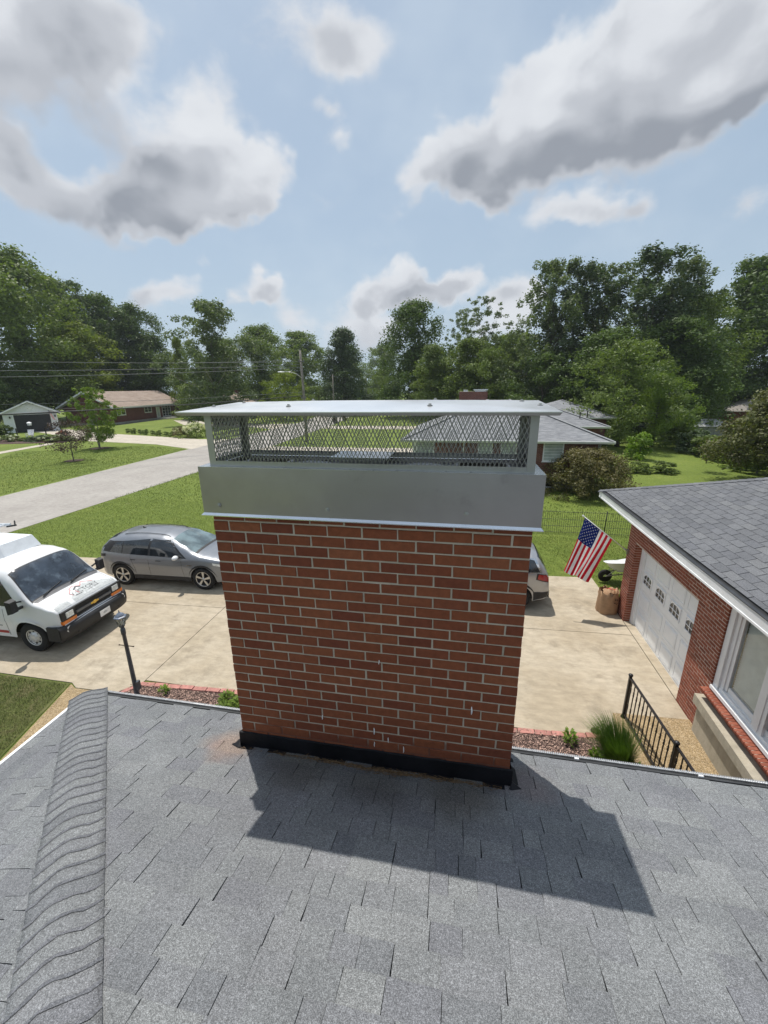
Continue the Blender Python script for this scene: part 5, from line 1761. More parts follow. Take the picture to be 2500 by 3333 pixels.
    # the equipment box and hose reel on the roof
    def rbox(q):
        V = [(1.2, -.62, 2.10), (3.55, -.62, 2.10), (3.72, -.30, 2.10), (3.72, .62, 2.10), (1.2, .62, 2.10)]
        T_ = [(1.2, -.58, 2.38), (3.40, -.58, 2.38), (3.56, -.28, 2.38), (3.56, .58, 2.38), (1.2, .58, 2.38)]
        q.add(V + T_, [(5, 6, 7, 8, 9)] + [(i, (i + 1) % 5, 5 + (i + 1) % 5, 5 + i) for i in range(5)])
    lit('roof_box', t, rbox, 'siding_white')
    lit('box_light', t, lambda q: q.tube([(1.9, -.605, 2.30), (2.75, -.605, 2.30)], .022, 6), 'red_lens')
    for x in (1.15, 4.80):
        for sg in (1, -1):
            wheel(t, x, sg * .86, .38, .25, 'rim_white', 'steel', sg)
    return t
van = build_van()
lad = thing('folded_ladder', 'white ladder and hooked hardware laid on the roof of the service van', 'ladder', (-12.0, 6.28, 2.36), R(0))
q = empty_mb('siding_white')
for y in (-.2, .2): q.bar((-1.2, y, .05), (1.5, y, .22), .03, .08)
for k in range(8): q.bar((-1.0 + k * .33, -.2, .065 + k * .02), (-1.0 + k * .33, .2, .065 + k * .02), .035)
part('ladder_frame', q, 'siding_white', lad)
q = empty_mb('black_plastic'); q.bar((1.5, .1, .2), (1.75, .14, .24), .05, .04); q.bar((1.72, .14, .24), (1.66, .2, .34), .03); part('hook', q, 'black_plastic', lad)
# ------------------------------------------------------------------ houses of the neighbourhood
def band_roof_mat(name, a, b, period, streak=(2.2, 2.2, 55), contrast=.30):
    m, g, bs = newmat(name)
    p = worldpos(g)
    n = g.noise(g.vmath('MULTIPLY', p, streak), 1.0, 3, .6)
    c = g.mix(g.smooth(n, .36, .66), a, b)
    c = g.mix(1.0, c, g.ramp(g.noise(p, .5, 4), [(.3, .88), (.7, 1.1)]), 'MULTIPLY')
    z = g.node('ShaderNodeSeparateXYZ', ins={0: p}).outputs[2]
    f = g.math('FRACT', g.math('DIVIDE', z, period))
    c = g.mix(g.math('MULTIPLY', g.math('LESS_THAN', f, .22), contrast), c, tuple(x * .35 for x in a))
    g.set(bs.inputs['Base Color'], c); bs.inputs['Roughness'].default_value = .85
    bs.inputs['Specular IOR Level'].default_value = .3
    return m
band_roof_mat('nbr_roof', (.165, .17, .185), (.30, .305, .315), .0545)
band_roof_mat('ranch_roof', (.27, .205, .165), (.37, .295, .25), .062, (.5, .5, 18), .15)
band_roof_mat('blue_roof', (.10, .115, .14), (.20, .215, .235), .10, (.6, .6, 9), .12)
band_roof_mat('east_roof', (.22, .20, .18), (.31, .28, .25), .10, (.5, .5, 9), .15)
def brick_tex_mat(name, a, b, mo):
    m, g, bs = newmat(name)
    p = worldpos(g)
    s = g.node('ShaderNodeSeparateXYZ', ins={0: p})
    cx = g.node('ShaderNodeCombineXYZ', ins={0: g.math('ADD', s.outputs[0], s.outputs[1]), 1: s.outputs[2], 2: 0.0})
    bt = g.node('ShaderNodeTexBrick', ins={'Vector': cx, 'Color1': a, 'Color2': b, 'Mortar': mo, 'Scale': 1.0, 'Mortar Size': .006, 'Brick Width': .203, 'Row Height': .0677, 'Bias': 0.0})
    c = g.mix(1.0, bt.outputs[0], g.ramp(g.noise(p, .9, 5, .7), [(.3, .78), (.7, 1.2)]), 'MULTIPLY')
    g.set(bs.inputs['Base Color'], c); bs.inputs['Roughness'].default_value = .9
    bump(g, bs, bt.outputs['Fac'], .4, -.006)
    return m
brick_tex_mat('nbr_brick', (.125, .035, .028), (.185, .058, .042), (.27, .22, .19))
brick_tex_mat('ranch_brick', (.115, .030, .024), (.155, .045, .034), (.17, .10, .085))
mat('house_glass', (.05, .06, .065), .08, spec=.7, var=.5, scale=1.0)
mat('curtain', (.42, .47, .45), .7, var=.15, scale=3)
mat('garage_black', (.010, .011, .016), .4, var=.4, scale=2)
mat('dark_brown', (.05, .03, .02), .8)
mat('shed_grey', (.20, .205, .20), .8, var=.2)
mat('shed_roof', (.36, .36, .35), .8, var=.15)
mat('beige_siding', (.55, .50, .42), .7)
mat('asphalt_dark', (.12, .12, .125), .9, var=.2, scale=2)

def hip_roof(mb, x0, x1, y0, y1, z, t, m=0, thick=.05, gable=None):
    """closed hip roof on a rectangle; gable = 'x' leaves upright ends across x"""
    w, d = x1 - x0, y1 - y0
    if gable == 'x':
        h = d / 2 * t; ra, rb2 = (x0, (y0 + y1) / 2), (x1, (y0 + y1) / 2)
    elif gable == 'y':
        h = w / 2 * t; ra, rb2 = ((x0 + x1) / 2, y0), ((x0 + x1) / 2, y1)
    elif w >= d:
        h = d / 2 * t; ra, rb2 = (x0 + d / 2, (y0 + y1) / 2), (x1 - d / 2, (y0 + y1) / 2)
    else:
        h = w / 2 * t; ra, rb2 = ((x0 + x1) / 2, y0 + w / 2), ((x0 + x1) / 2, y1 - w / 2)
    along_x = gable == 'x' or (gable is None and w >= d)
    for dz, rev in ((0, False), (-thick, True)):
        V = [(x0, y0, z + dz), (x1, y0, z + dz), (x1, y1, z + dz), (x0, y1, z + dz), (*ra, z + h + dz), (*rb2, z + h + dz)]
        F = [(0, 1, 5, 4), (2, 3, 4, 5), (3, 0, 4), (1, 2, 5)] if along_x else [(0, 1, 4), (1, 2, 5, 4), (2, 3, 5), (3, 0, 4, 5)]
        if gable: F = [f for f in F if len(f) == 4]
        mb.add(V, [f[::-1] for f in F] if rev else F, m)
    o = len(mb.v) - 12
    e = [(0, 1), (1, 2), (2, 3), (3, 0)]
    for a, b in e:
        mb.f.append((o + a, o + 6 + a, o + 6 + b, o + b)); mb.m.append(m); mb.smooth.append(False)
    return z + h

def windowpart(root, x0, x1, y, z0, z1, nrm='-y', bars=0, frame_m='white_trim', pane_m='house_glass', t=.07, slats=0, rot=None, label=None, mid=0, inset=.0):
    """a window on a wall facing -y at local y"""
    q = empty_mb(frame_m)
    q.box(x0, x1, y - .03, y + .02, z0, z0 + t); q.box(x0, x1, y - .03, y + .02, z1 - t, z1)
    q.box(x0, x0 + t, y - .03, y + .02, z0 + t, z1 - t); q.box(x1 - t, x1, y - .03, y + .02, z0 + t, z1 - t)
    for k in range(bars):
        xx = x0 + (x1 - x0) * (k + 1) / (bars + 1); q.box(xx - t * .45, xx + t * .45, y - .025, y + .02, z0 + t, z1 - t)
    for k in range(mid):
        zz = z0 + (z1 - z0) * (k + 1) / (mid + 1); q.box(x0 + t, x1 - t, y - .021, y + .02, zz - .02, zz + .02)
    q.box(x0 - .04, x1 + .04, y - .06, y + .0, z0 - .05, z0 - .001)
    w_ = link('window', q.mesh('window'), root)
    if label: w_['label'] = label
    g_ = empty_mb(pane_m); g_.box(x0 + t, x1 - t, y - .012, y - .002, z0 + t, z1 - t); link('window_pane', g_.mesh('window_pane'), w_)
    if slats:
        s_ = empty_mb('white_trim')
        for k in range(slats):
            zz = z0 + t + (z1 - z0 - 2 * t) * (k + 1) / (slats + 1); s_.box(x0 + t, x1 - t, y - .020, y - .0125, zz - .011, zz + .011)
        link('blind_slat', s_.mesh('blind_slat'), w_)['kind'] = 'stuff'
    return w_

# ---- grey roofed brick neighbour straight ahead on the right: three hipped blocks stepping back
nb_ = thing('neighbour_house', 'brick house with stepped grey hip roofs and white gutters beyond the driveway and bronze shrub', 'house', (4, 24, 0))
def nbpart(name, fn, m, parent=nb_):
    q = empty_mb(m) if m else MB(); fn(q)
    for i, (x, y, z) in enumerate(q.v): q.v[i] = (x - 4, y - 24, z)
    return link(name, q.mesh(name), parent)
def nbwin(*a, **k):
    a = list(a); a[0] -= 4; a[1] -= 4; a[2] -= 24
    return windowpart(nb_, *a, **k)
nbpart('wall', lambda q: (q.box(-1.6, 9.1, 23.8, 33, .45, 2.9), q.box(6.0, 11.5, 32.5, 42, .4, 2.95), q.box(9.0, 14.8, 41.6, 49, .4, 2.98)), 'nbr_brick')
nbpart('foundation', lambda q: (q.box(-1.58, 9.08, 23.83, 33, 0, .448), q.box(6.02, 11.48, 32.53, 42, 0, .398), q.box(9, 14.7, 41.7, 49, 0, .398)), 'foundation_concrete')
def nroof(q):
    hip_roof(q, -2.3, 9.7, 23.2, 33.8, 2.93, .405)
    hip_roof(q, 4.0, 12.1, 31.9, 42.4, 2.98, .36)
    hip_roof(q, 7.0, 15.5, 41.0, 49.6, 3.0, .36)
nr_ = nbpart('roof', nroof, 'nbr_roof')
def ncap(q):
    for a, b in (((9.7, 23.2, 2.95), (4.4, 28.5, 5.095)), ((-2.3, 23.2, 2.95), (3.0, 28.5, 5.095)), ((12.1, 31.9, 3.0), (8.05, 35.95, 4.458)), ((15.5, 41.0, 3.02), (11.3, 45.2, 4.532))):
        q.bar(a, b, .24, .03)
nbpart('hip_cap', ncap, 'far_grey_shingle', nr_)
def ngut(q):
    for (x0, x1, y, z) in ((-2.35, 9.78, 23.2, 2.93), (8.0, 12.18, 31.9, 2.98), (11.5, 15.58, 41.0, 3.0)):
        q.add([(x0, y - .01, z), (x1, y - .01, z), (x1, y - .12, z + .0), (x0, y - .12, z), (x0, y - .115, z - .04), (x1, y - .115, z - .04), (x1, y - .07, z - .13), (x0, y - .07, z - .13), (x0, y, z - .13), (x1, y, z - .13)],
              [(0, 3, 2, 1), (3, 4, 5, 2), (4, 7, 6, 5), (7, 8, 9, 6), (0, 8, 7, 4, 3), (1, 2, 5, 6, 9)])
        q.box(x0 + .05, x1 - .05, y, y + .6, z - .14, z - .10)
    for (x, y0, y1, z) in ((9.72, 23.2, 33.8, 2.93), (12.12, 31.9, 42.4, 2.98), (15.52, 41, 49.6, 3.0)): q.box(x, x + .10, y0, y1, z - .13, z)
nbpart('gutter', ngut, 'cream_trim')
nbpart('trim', lambda q: (q.box(-1.66, -1.45, 23.74, 23.79, .1, 2.8), q.box(1.42, 1.50, 23.70, 23.78, .1, 2.8)), 'white_trim')
nbwin(-1.44, -.32, 23.79, 2.0, 2.86, slats=4, pane_m='curtain')
nbwin(2.32, 3.2, 23.79, 1.66, 2.84, slats=5, pane_m='curtain'); nbwin(3.66, 4.6, 23.79, 1.66, 2.84, slats=5, pane_m='curtain')
nbwin(6.10, 7.25, 23.79, 1.66, 2.84, slats=5, pane_m='curtain', label='window with pale drawn slats at the right of the front wall')
nbwin(6.25, 6.95, 23.82, .10, .44, t=.03, pane_m='dark_void', label='dark basement window at ground level')
def vents(q):
    for x, y in ((3.4, 26.6), (10.3, 33.3), (10.9, 33.6)):
        z = (2.93 + .405 * (y - 23.2)) if y < 30 else (2.98 + .36 * (y - 31.9))
        q.lathe([(.04, -.1), (.04, .38), (.06, .38), (.06, .45), (0, .46)], 10, 0, Matrix.Translation((x, y, z)))
nbpart('vent_pipe', vents, 'black_metal')
nch = nbpart('chimney', lambda q: q.box(1.0, 3.0, 29.5, 30.4, 4.2, 5.62), 'nbr_brick')
nbpart('chimney_cap', lambda q: (q.box(2.0, 3.0, 29.45, 30.45, 5.70, 5.78), q.box(2.1, 2.9, 29.6, 30.3, 5.62, 5.70), q.box(1.3, 1.6, 29.8, 30.1, 5.62, 5.76)), 'stainless_bright', nch)

# ---- tan roofed brick ranch across the road: local x runs along its long wall (away), y into the house
rdir = math.atan2(21.2, -2.4)
ranch = thing('ranch_house', 'long brick ranch house with tan gabled roof across the road on the left', 'house', (-61.4, 65.0, 0), rdir)
def rpart(name, fn, m, parent=ranch):
    q = empty_mb(m) if m else MB(); fn(q); return link(name, q.mesh(name), parent)
rpart('wall', lambda q: (q.box(0, 21.6, .05, 9.4, .35, 3.0), q.add([(0, .05, 3.0), (0, 9.4, 3.0), (0, 4.7, 5.35), (21.6, .05, 3.0), (21.6, 9.4, 3.0), (21.6, 4.7, 5.35)], [(0, 2, 1), (3, 4, 5)])), 'ranch_brick')
rpart('foundation', lambda q: q.box(.02, 21.58, .07, 9.35, 0, .348), 'foundation_concrete')
def rroof(q):
    hip_roof(q, -.9, 22.4, -.75, 10.2, 3.08, .51, gable='x', thick=.16)
rr_ = rpart('roof', rroof, 'ranch_roof')
rpart('fascia', lambda q: (q.box(-.9, 22.4, -.80, -.755, 2.88, 3.09), [q.bar((-.95, -.75 + i * 5.475, 2.98 + i * 2.79), (-.95, 4.725 + i * 5.475, 5.77 - i * 2.79), .05, .26) for i in (0, 1)], q.box(-.88, 22.3, -.75, .04, 2.80, 2.83), q.add([(-.92, -.7, 2.90), (-.0, -.7, 2.90), (0, 4.72, 5.66), (-.92, 4.72, 5.66), (-.92, 10.15, 2.90), (0, 10.15, 2.90)], [(0, 3, 2, 1), (3, 4, 5, 2)])), 'white_trim')
def rw(x0, x1, z0, z1, **k): return windowpart(ranch, x0, x1, .05, z0, z1, **k)
rw(.9, 3.3, 1.55, 2.85, bars=1, t=.12, mid=1, label='double white framed window'); rw(9.0, 11.4, 1.60, 2.85, bars=1, t=.12, mid=1)
rw(15.1, 18.3, .45, 2.9, bars=2, t=.12, mid=3, label='big white picture window with small panes beside the door')
dq = rpart('door', lambda q: q.box(12.9, 14.2, .0, .05, .35, 2.75), 'cream_trim')
rpart('door_pane', lambda q: q.box(13.15, 13.95, -.012, -.001, .6, 2.5), 'curtain', dq)
rpart('step', lambda q: (q.box(12.3, 17.5, -1.6, .04, 0, .34), q.box(12.8, 17.0, -2.2, -1.61, 0, .18)), 'foundation_concrete')
rpart('dark_bed', lambda q: q.box(.2, 12.2, -1.4, .04, 0, .05), 'asphalt_dark')
whitegar = thing('carport_shed', 'small low white outbuilding just right of the ranch house front', 'shed', (-62.5, 90.5, 0), rdir)
part('wall', (lambda q: (q.box(0, 6, 0, 5, 0, 2.1), q)[-1])(empty_mb('siding_white')), 'siding_white', whitegar)
part('roof', (lambda q: (hip_roof(q, -.3, 6.3, -.4, 5.4, 2.1, .25), q)[-1])(empty_mb('nbr_roof')), 'nbr_roof', whitegar)

# ---- white detached garage at the left edge
gdir = R(50)
wg = thing('white_garage', 'white sided garage with wide black door and gabled front at the left edge', 'garage', (-65.96, 50.39, 0), gdir)
wg.scale = (.907, 1, 1)
def gp(name, fn, m, parent=wg):
    q = empty_mb(m) if m else MB(); fn(q); return link(name, q.mesh(name), parent)
gp('wall', lambda q: (q.box(-.95, 6.25, .0, 9, 0, 2.95), q.add([(-.95, .0, 2.95), (6.25, .0, 2.95), (2.65, .0, 4.35)], [(0, 1, 2)]), [q.box(-.94, 6.24, -.012, .0, 2.98 + .16 * k, 2.99 + .16 * k) for k in range(0)]), 'siding_white')
def wroof(q):
    hip_roof(q, -1.5, 6.8, -.45, 9.5, 2.80, .44, gable='y', thick=.12)
gp('roof', wroof, 'blue_roof')
gp('fascia', lambda q: (q.bar((-1.5, -.48, 2.74), (2.65, -.48, 4.566), .05, .2), q.bar((2.65, -.48, 4.566), (6.8, -.48, 2.74), .05, .2), q.box(6.76, 6.84, -.45, 9.4, 2.66, 2.80)), 'white_paint')
gd_ = gp('garage_door', lambda q: q.box(.42, 5.28, -.03, .05, 0, 2.62), 'garage_black')
for k in range(1, 5): gp('door_panel', lambda q: q.box(.45, 5.25, -.036, -.031, k * .52 - .50, k * .52 - .02), 'garage_black', gd_)
gp('door_trim', lambda q: (q.box(.28, .42, -.05, .0, 0, 2.76), q.box(5.28, 5.42, -.05, 0, 0, 2.76), q.box(.42, 5.28, -.05, 0, 2.62, 2.76)), 'white_paint')
for x in (-.05, 5.95):
    gp('wall_lantern', lambda q: (q.box(x - .1, x + .1, -.22, -.04, 2.15, 2.4), q.box(x - .03, x + .03, -.10, 0, 2.35, 2.45)), 'black_metal')
gp('gable_medallion', lambda q: (q.lathe([(.42, -.02), (.42, .03), (.34, .03), (.30, -.0)], 20, 0, Matrix.Translation((2.65, -.005, 3.6)) @ Matrix.Rotation(math.pi / 2, 4, 'X')), q.lathe([(.2, 0), (.16, .04), (0, .05)], 16, 0, Matrix.Translation((2.65, -.005, 3.6)) @ Matrix.Rotation(math.pi / 2, 4, 'X'))), 'white_paint')

# ---- far houses
far1 = thing('far_house', 'low tan roofed house far off behind the utility pole on the left of the road', 'house', (-46, 84, 0), R(100))
part('wall', (lambda q: (q.box(0, 14, 0, 9, 0, 3.0), q)[-1])(empty_mb('ranch_brick')), 'ranch_brick', far1)
part('roof', (lambda q: (hip_roof(q, -.6, 14.6, -.6, 9.6, 3.0, .45), q)[-1])(empty_mb('ranch_roof')), 'ranch_roof', far1)
part('chimney', (lambda q: (q.box(8, 9.4, 4, 5, 4.0, 5.7), q)[-1])(empty_mb('ranch_brick')), 'ranch_brick', far1)
for x in (2, 6, 10): windowpart(far1, x, x + 1.5, 0, 1.2, 2.4, bars=1)
far2 = thing('far_house', 'brown brick house with a faded hip roof behind the bronze leaved tree at the right', 'house', (41, 70, 0), R(-8))
part('wall', (lambda q: (q.box(0, 9, 0, 9, -.2, 1.95), q)[-1])(empty_mb('ranch_brick')), 'ranch_brick', far2)
part('roof', (lambda q: (hip_roof(q, -.9, 9.9, -.9, 9.9, 1.95, .40), q)[-1])(empty_mb('blue_roof')), 'east_roof', far2)
windowpart(far2, 4, 5.4, 0, .7, 1.7, bars=1)
shed = thing('garden_shed', 'low grey slatted shed with a pale roof between the hedge and the bronze tree', 'shed', (26.6, 52.2, 0), R(0))
shz = .0
part('wall', (lambda q: (q.box(0, 4.0, 0, 3, 0, 1.25), q)[-1])(empty_mb('shed_grey')), 'shed_grey', shed)
part('roof', (lambda q: (hip_roof(q, -.15, 4.15, -.2, 3.2, 1.25, .42, gable='x'), q)[-1])(empty_mb('shed_roof')), 'shed_roof', shed)
sl_ = empty_mb('shed_grey')
for k in range(9): sl_.box(.02, 3.98, -.025, -.001, .02 + k * .135, .13 + k * .135)
part('slat', sl_, 'shed_grey', shed, kind='stuff')
q = empty_mb('pale_concrete'); slab(q, [(22.9, 29.5), (23.3, 37.5), (26.5, 37), (30, 30)], .02); structure('patio', q, 'pale_concrete')

# ------------------------------------------------------------------ poles, lamps, wires
mat('pole_wood', (.21, .19, .165), .9, var=.25, scale=4, bmp=.4, bscale=12)
mat('wire_black', (.02, .02, .02), .5)
mat('wire_grey', (.10, .11, .11), .5)
pole = thing('utility_pole', 'tall weathered wooden utility pole beside the road', 'utility pole', (-16.4, 43.8, 0))
part('shaft', (lambda q: (q.tube([(0, 0, 0), (.02, 0, 5), (-.15, .1, 9.95)], [.17, .14, .11], 12), q)[-1])(empty_mb('pole_wood')), 'pole_wood', pole)
part('bracket', (lambda q: (q.box(-.35, .3, -.04, .04, 8.75, 8.85), [q.lathe([(.05, 0), (.07, .05), (.04, .12), (0, .13)], 8, 0, Matrix.Translation((x, 0, 8.85))) for x in (-.3, .25)], q.box(-.3, .3, -.12, .0, 4.9, 5.1), q.lathe([(.06, 9.9), (.05, 10.1), (0, 10.12)], 8, 0, Matrix.Translation((-.15, .1, 0))), q)[-1])(empty_mb('grey_plastic')), 'grey_plastic', pole)
sl1 = thing('street_light', 'cobra head street light on a curved arm fixed to the tall wooden pole', 'street light', (-16.5, 43.7, 7.1))
part('arm', (lambda q: (q.tube([(0, 0, 0), (-.45, -.15, .42), (-1.0, -.36, .62), (-1.7, -.6, .66)], .035, 8), q)[-1])(empty_mb('rim_silver')), 'rim_silver', sl1)
part('lamp_head', (lambda q: (q.lathe([(0, -.42), (.10, -.34), (.13, 0), (.09, .3), (0, .36)], 12, 0, Matrix.Translation((-2.0, -.70, .64)) @ Matrix.Rotation(R(20), 4, 'Z') @ Matrix.Rotation(math.pi / 2, 4, 'Y') @ Matrix.Diagonal((.6, 1, 1, 1))), q)[-1])(empty_mb('white_paint')), 'white_paint', sl1)
p2 = thing('utility_pole', 'short thin distant utility pole in front of the big dark pyramidal tree', 'utility pole', (-25.5, 84, 0))
part('shaft', (lambda q: (q.tube([(0, 0, 0), (0, 0, 8.6)], [.14, .1], 8), q)[-1])(empty_mb('pole_wood')), 'pole_wood', p2)
sl2 = thing('street_light', 'far street light, a pale dash against the trees at the end of the road', 'street light', (-22.4, 101, 0))
part('shaft', (lambda q: (q.tube([(0, 0, 0), (0, 0, 9.0)], [.12, .08], 8), q)[-1])(empty_mb('pole_wood')), 'pole_wood', sl2)
part('lamp_head', (lambda q: (q.box(-.3, 1.1, -.15, .15, 9.0, 9.15), q)[-1])(empty_mb('white_paint')), 'white_paint', sl2)
def wire(a, b, sag, r, m, label, n=28):
    a, b = Vector(a), Vector(b)
    pts = [a.lerp(b, i / n) - Vector((0, 0, sag * 4 * (i / n) * (1 - i / n))) for i in range(n + 1)]
    q = empty_mb(m); q.tube(pts, r, 5)
    tag(structure('overhead_wire', q, m, kind=None) if False else part('overhead_wire', q, m), label, 'wire', 'overhead wires from the utility pole')
for k, (a, b, sg, r_, m_, lb) in enumerate((
    ((-16.5, 43.8, 9.0), (-75, 20, 11.6), 1.3, .018, 'wire_grey', 'topmost thin wire crossing the dark trees left of the pole'),
    ((-16.5, 43.8, 8.8), (-58, 2, 9.2), .7, .022, 'wire_grey', 'second overhead wire from the top, sagging left from the pole'),
    ((-16.5, 43.8, 8.5), (-58, 2, 8.1), .75, .025, 'wire_grey', 'third overhead wire down from the pole top on the left'),
    ((-16.5, 43.8, 8.2), (-58, 2, 7.3), .7, .025, 'wire_grey', 'fourth overhead wire down, just above the tan ranch roof'),
    ((-16.5, 43.8, 5.2), (-45, -6, 5.3), .7, .04, 'wire_black', 'thick black service cable dipping over the lawn and small trees'),
    ((-16.5, 43.8, 5.6), (-62, 30, 5.0), .5, .018, 'wire_grey', 'thin wire crossing in front of the black garage door'),
    ((-16.4, 43.8, 8.8), (-25.5, 84, 8.4), .6, .02, 'wire_black', 'wire running from the tall pole to the short far pole'),
    ((-25.5, 84, 8.4), (-22.4, 101, 8.8), .5, .025, 'wire_black', 'wire between the short far pole and the far street light'))):
    wire(a, b, sg, r_, m_, lb)

# black front lamp post by the driveway
mat('lamp_grey', (.075, .085, .10), .42, var=.25)
mat('lamp_cap', (.16, .19, .25), .35, var=.2)
mm, g, bs = newmat('lantern_glass')
bs.inputs['Base Color'].default_value = (.92, .90, .80, 1); bs.inputs['Roughness'].default_value = .12
bs.inputs['Transmission Weight'].default_value = .85; bs.inputs['IOR'].default_value = 1.3
LP = (-4.93, 3.90)
lp_ = thing('lamp_post', 'dark grey lamp post with a glass lantern and ladder bar in the left mulch bed', 'lamp post', (*LP, 0))
part('post', (lambda q: (q.lathe([(.050, 0), (.044, .2), (.037, 1.0), (.034, 1.46), (.044, 1.47), (.044, 1.56), (.035, 1.60), (.02, 1.62)], 16, 0), q)[-1])(empty_mb('lamp_grey')), 'lamp_grey', lp_)
part('ladder_bar', (lambda q: (q.tube([(-.15, 0, 1.20), (.15, .0, 1.20)], .009, 8), [q.lathe([(0, -.018), (.018, 0), (0, .018)], 8, 0, Matrix.Translation((x, 0, 1.2))) for x in (-.16, .16)], q)[-1])(empty_mb('dark_brown')), 'dark_brown', lp_)
lan = part('lantern', (lambda q: (q.lathe([(.02, 1.60), (.05, 1.63), (.055, 1.66), (.062, 1.665), (.035, 1.645)], 6, 0, smooth=False),
    [q.bar((.060 * math.cos(t), .060 * math.sin(t), 1.655), (.093 * math.cos(t), .093 * math.sin(t), 1.84), .008) for t in [k * math.pi / 3 for k in range(6)]], q)[-1])(empty_mb('lamp_grey')), 'lamp_grey', lp_)
link('glass_pane', (lambda q: (q.lathe([(.052, 1.66), (.075, 1.75), (.086, 1.84)], 6, 0, smooth=False), q)[-1])(empty_mb('lantern_glass')).mesh('glass_pane'), lan)
link('bulb', (lambda q: (q.lathe([(.012, 1.66), (.02, 1.70), (.022, 1.75), (0, 1.785)], 10, 0), q)[-1])(empty_mb('lamp_lens')).mesh('bulb'), lan)
link('lantern_cap', (lambda q: (q.lathe([(.088, 1.838), (.118, 1.842), (.112, 1.855), (.082, 1.868), (.078, 1.885), (.05, 1.915), (.02, 1.935), (.009, 1.945), (.012, 1.965), (.004, 1.985), (0, 2.0)], 6, 0, smooth=False), q)[-1])(empty_mb('lamp_cap')).mesh('lantern_cap'), lan)
part('outlet_box', (lambda q: (q.box(.05, .10, -.04, .04, .18, .38), q)[-1])(empty_mb('lamp_grey')), 'lamp_grey', lp_)

# ------------------------------------------------------------------ flags
def cloth_mat(name, c, tr=.45):
    m = bpy.data.materials.new(name); m.use_nodes = True; MATS[name] = m
    for n_ in list(m.node_tree.nodes): m.node_tree.nodes.remove(n_)
    g = G(m.node_tree)
    w_ = g.mix(1.0, c, g.ramp(g.noise(worldpos(g), 9, 3), [(.3, .92), (.7, 1.06)]), 'MULTIPLY')
    mx = g.node('ShaderNodeMixShader', ins={0: tr, 1: g.node('ShaderNodeBsdfDiffuse', ins={0: w_}).outputs[0], 2: g.node('ShaderNodeBsdfTranslucent', ins={0: w_}).outputs[0]})
    m.node_tree.links.new(mx.outputs[0], g.node('ShaderNodeOutputMaterial').inputs[0])
cloth_mat('flag_red', (.60, .02, .04)); cloth_mat('flag_white', (.86, .85, .86)); cloth_mat('flag_blue', (.02, .035, .17))
def flag(label, base, tip, hoist, fly, hang, loc_group=None, fold=.0, stars=True, nu=39, nv=40, seed=2, swing=(0, 0, 0), shrink=.0):
    """base/tip: ends of the pole; cloth hangs from the pole's outer part; hang(u, v) -> world point"""
    t = thing('flag', label, 'flag', base, 0, loc_group)
    b = Vector(base); tp = Vector(tip)
    L = (tp - b).length; d = (tp - b).normalized()
    rr = L / 60
    r0 = .011 if L > 1.2 else .02
    part('flagpole', (lambda q: (q.tube([(0, 0, 0), tuple(tp - b)], r0, 8), q.lathe([(0, .05), (.02, .03), (.024, 0), (.012, -.02)], 8, 0, Matrix.Translation(tp - b) @ d.to_track_quat('Z', 'Y').to_matrix().to_4x4()), q)[-1])(empty_mb('white_paint')), 'white_paint', t)
    c = MB(); mr, mw_, mb2 = c.slot('flag_red'), c.slot('flag_white'), c.slot('flag_blue')
    P = [[hang(i / nu, j / nv) - b for j in range(nv + 1)] for i in range(nu + 1)]
    c.v = [tuple(P[i][j]) for i in range(nu + 1) for j in range(nv + 1)]
    for i in range(nu):
        for j in range(nv):
            s_ = int((i + .5) / nu * 13)
            m_ = mb2 if (s_ < 7 and (j + .5) / nv < .4) else (mr if s_ % 2 == 0 else mw_)
            c.f.append((i * (nv + 1) + j, (i + 1) * (nv + 1) + j, (i + 1) * (nv + 1) + j + 1, i * (nv + 1) + j + 1)); c.m.append(m_); c.smooth.append(True)
    cl = link('cloth', c.mesh('cloth'), t)
    if stars:
        st = empty_mb('flag_white')
        def surf(u, v, off):
            e = .004
            p = hang(u, v) - b; n_ = (hang(u + e, v) - hang(u - e, v)).cross(hang(u, v + e) - hang(u, v - e)).normalized()
            if n_.dot(Vector(EYE) - (p + b)) < 0: n_ = -n_
            return p + n_ * off
        for r_ in range(9):
            for k in range(6 if r_ % 2 == 0 else 5):
                u0 = (r_ + 1) / 10 * 7 / 13; v0 = ((2 * k + 1 + (r_ % 2)) / 12) * .4
                pts = []
                for a_ in range(10):
                    rad = .025 if a_ % 2 == 0 else .010
                    an = a_ * math.pi / 5
                    pts.append(surf(u0 - rad * math.cos(an) / 1.0, v0 + rad * math.sin(an) * hoist / fly, .003))
                st.add([surf(u0, v0, .003)] + pts, [(0, i + 1, (i + 1) % 10 + 1) for i in range(10)])
        link('star', st.mesh('star'), cl)['kind'] = 'stuff'
    return t
fb, ft = Vector((5.76, 8.94, 1.843)), Vector((4.57, 8.92, 2.757))
fd = (ft - fb).normalized()
def hang1(u, v):
    p = ft - fd * (.05 + .93 * u)                   # along the pole: 0 at the tip
    # cloth falls under its weight; the tip side swings in towards the wall side
    fall = 1.42 * v
    low = Vector((4.10 + .62 * u ** 1.3, 8.72 + .04 * u, 0))
    q = Vector((p.x, p.y, p.z - fall * (1 - .18 * u)))
    k = v ** 1.1
    q.x += (low.x - p.x) * k * .80
    q.y += -.26 * k * (1 - .4 * u)
    # folds
    q.y += .050 * math.sin(u * 9.5 + v * 2.2) * v ** .7 + .03 * math.sin(u * 21 - v * 3) * v
    q.x += .03 * math.sin(u * 9.5 + 1.2 + v * 2.0) * v
    return q
f1 = flag('large American flag hanging from a white angled pole on the garage wall', fb, ft, .93, 1.45, hang1)
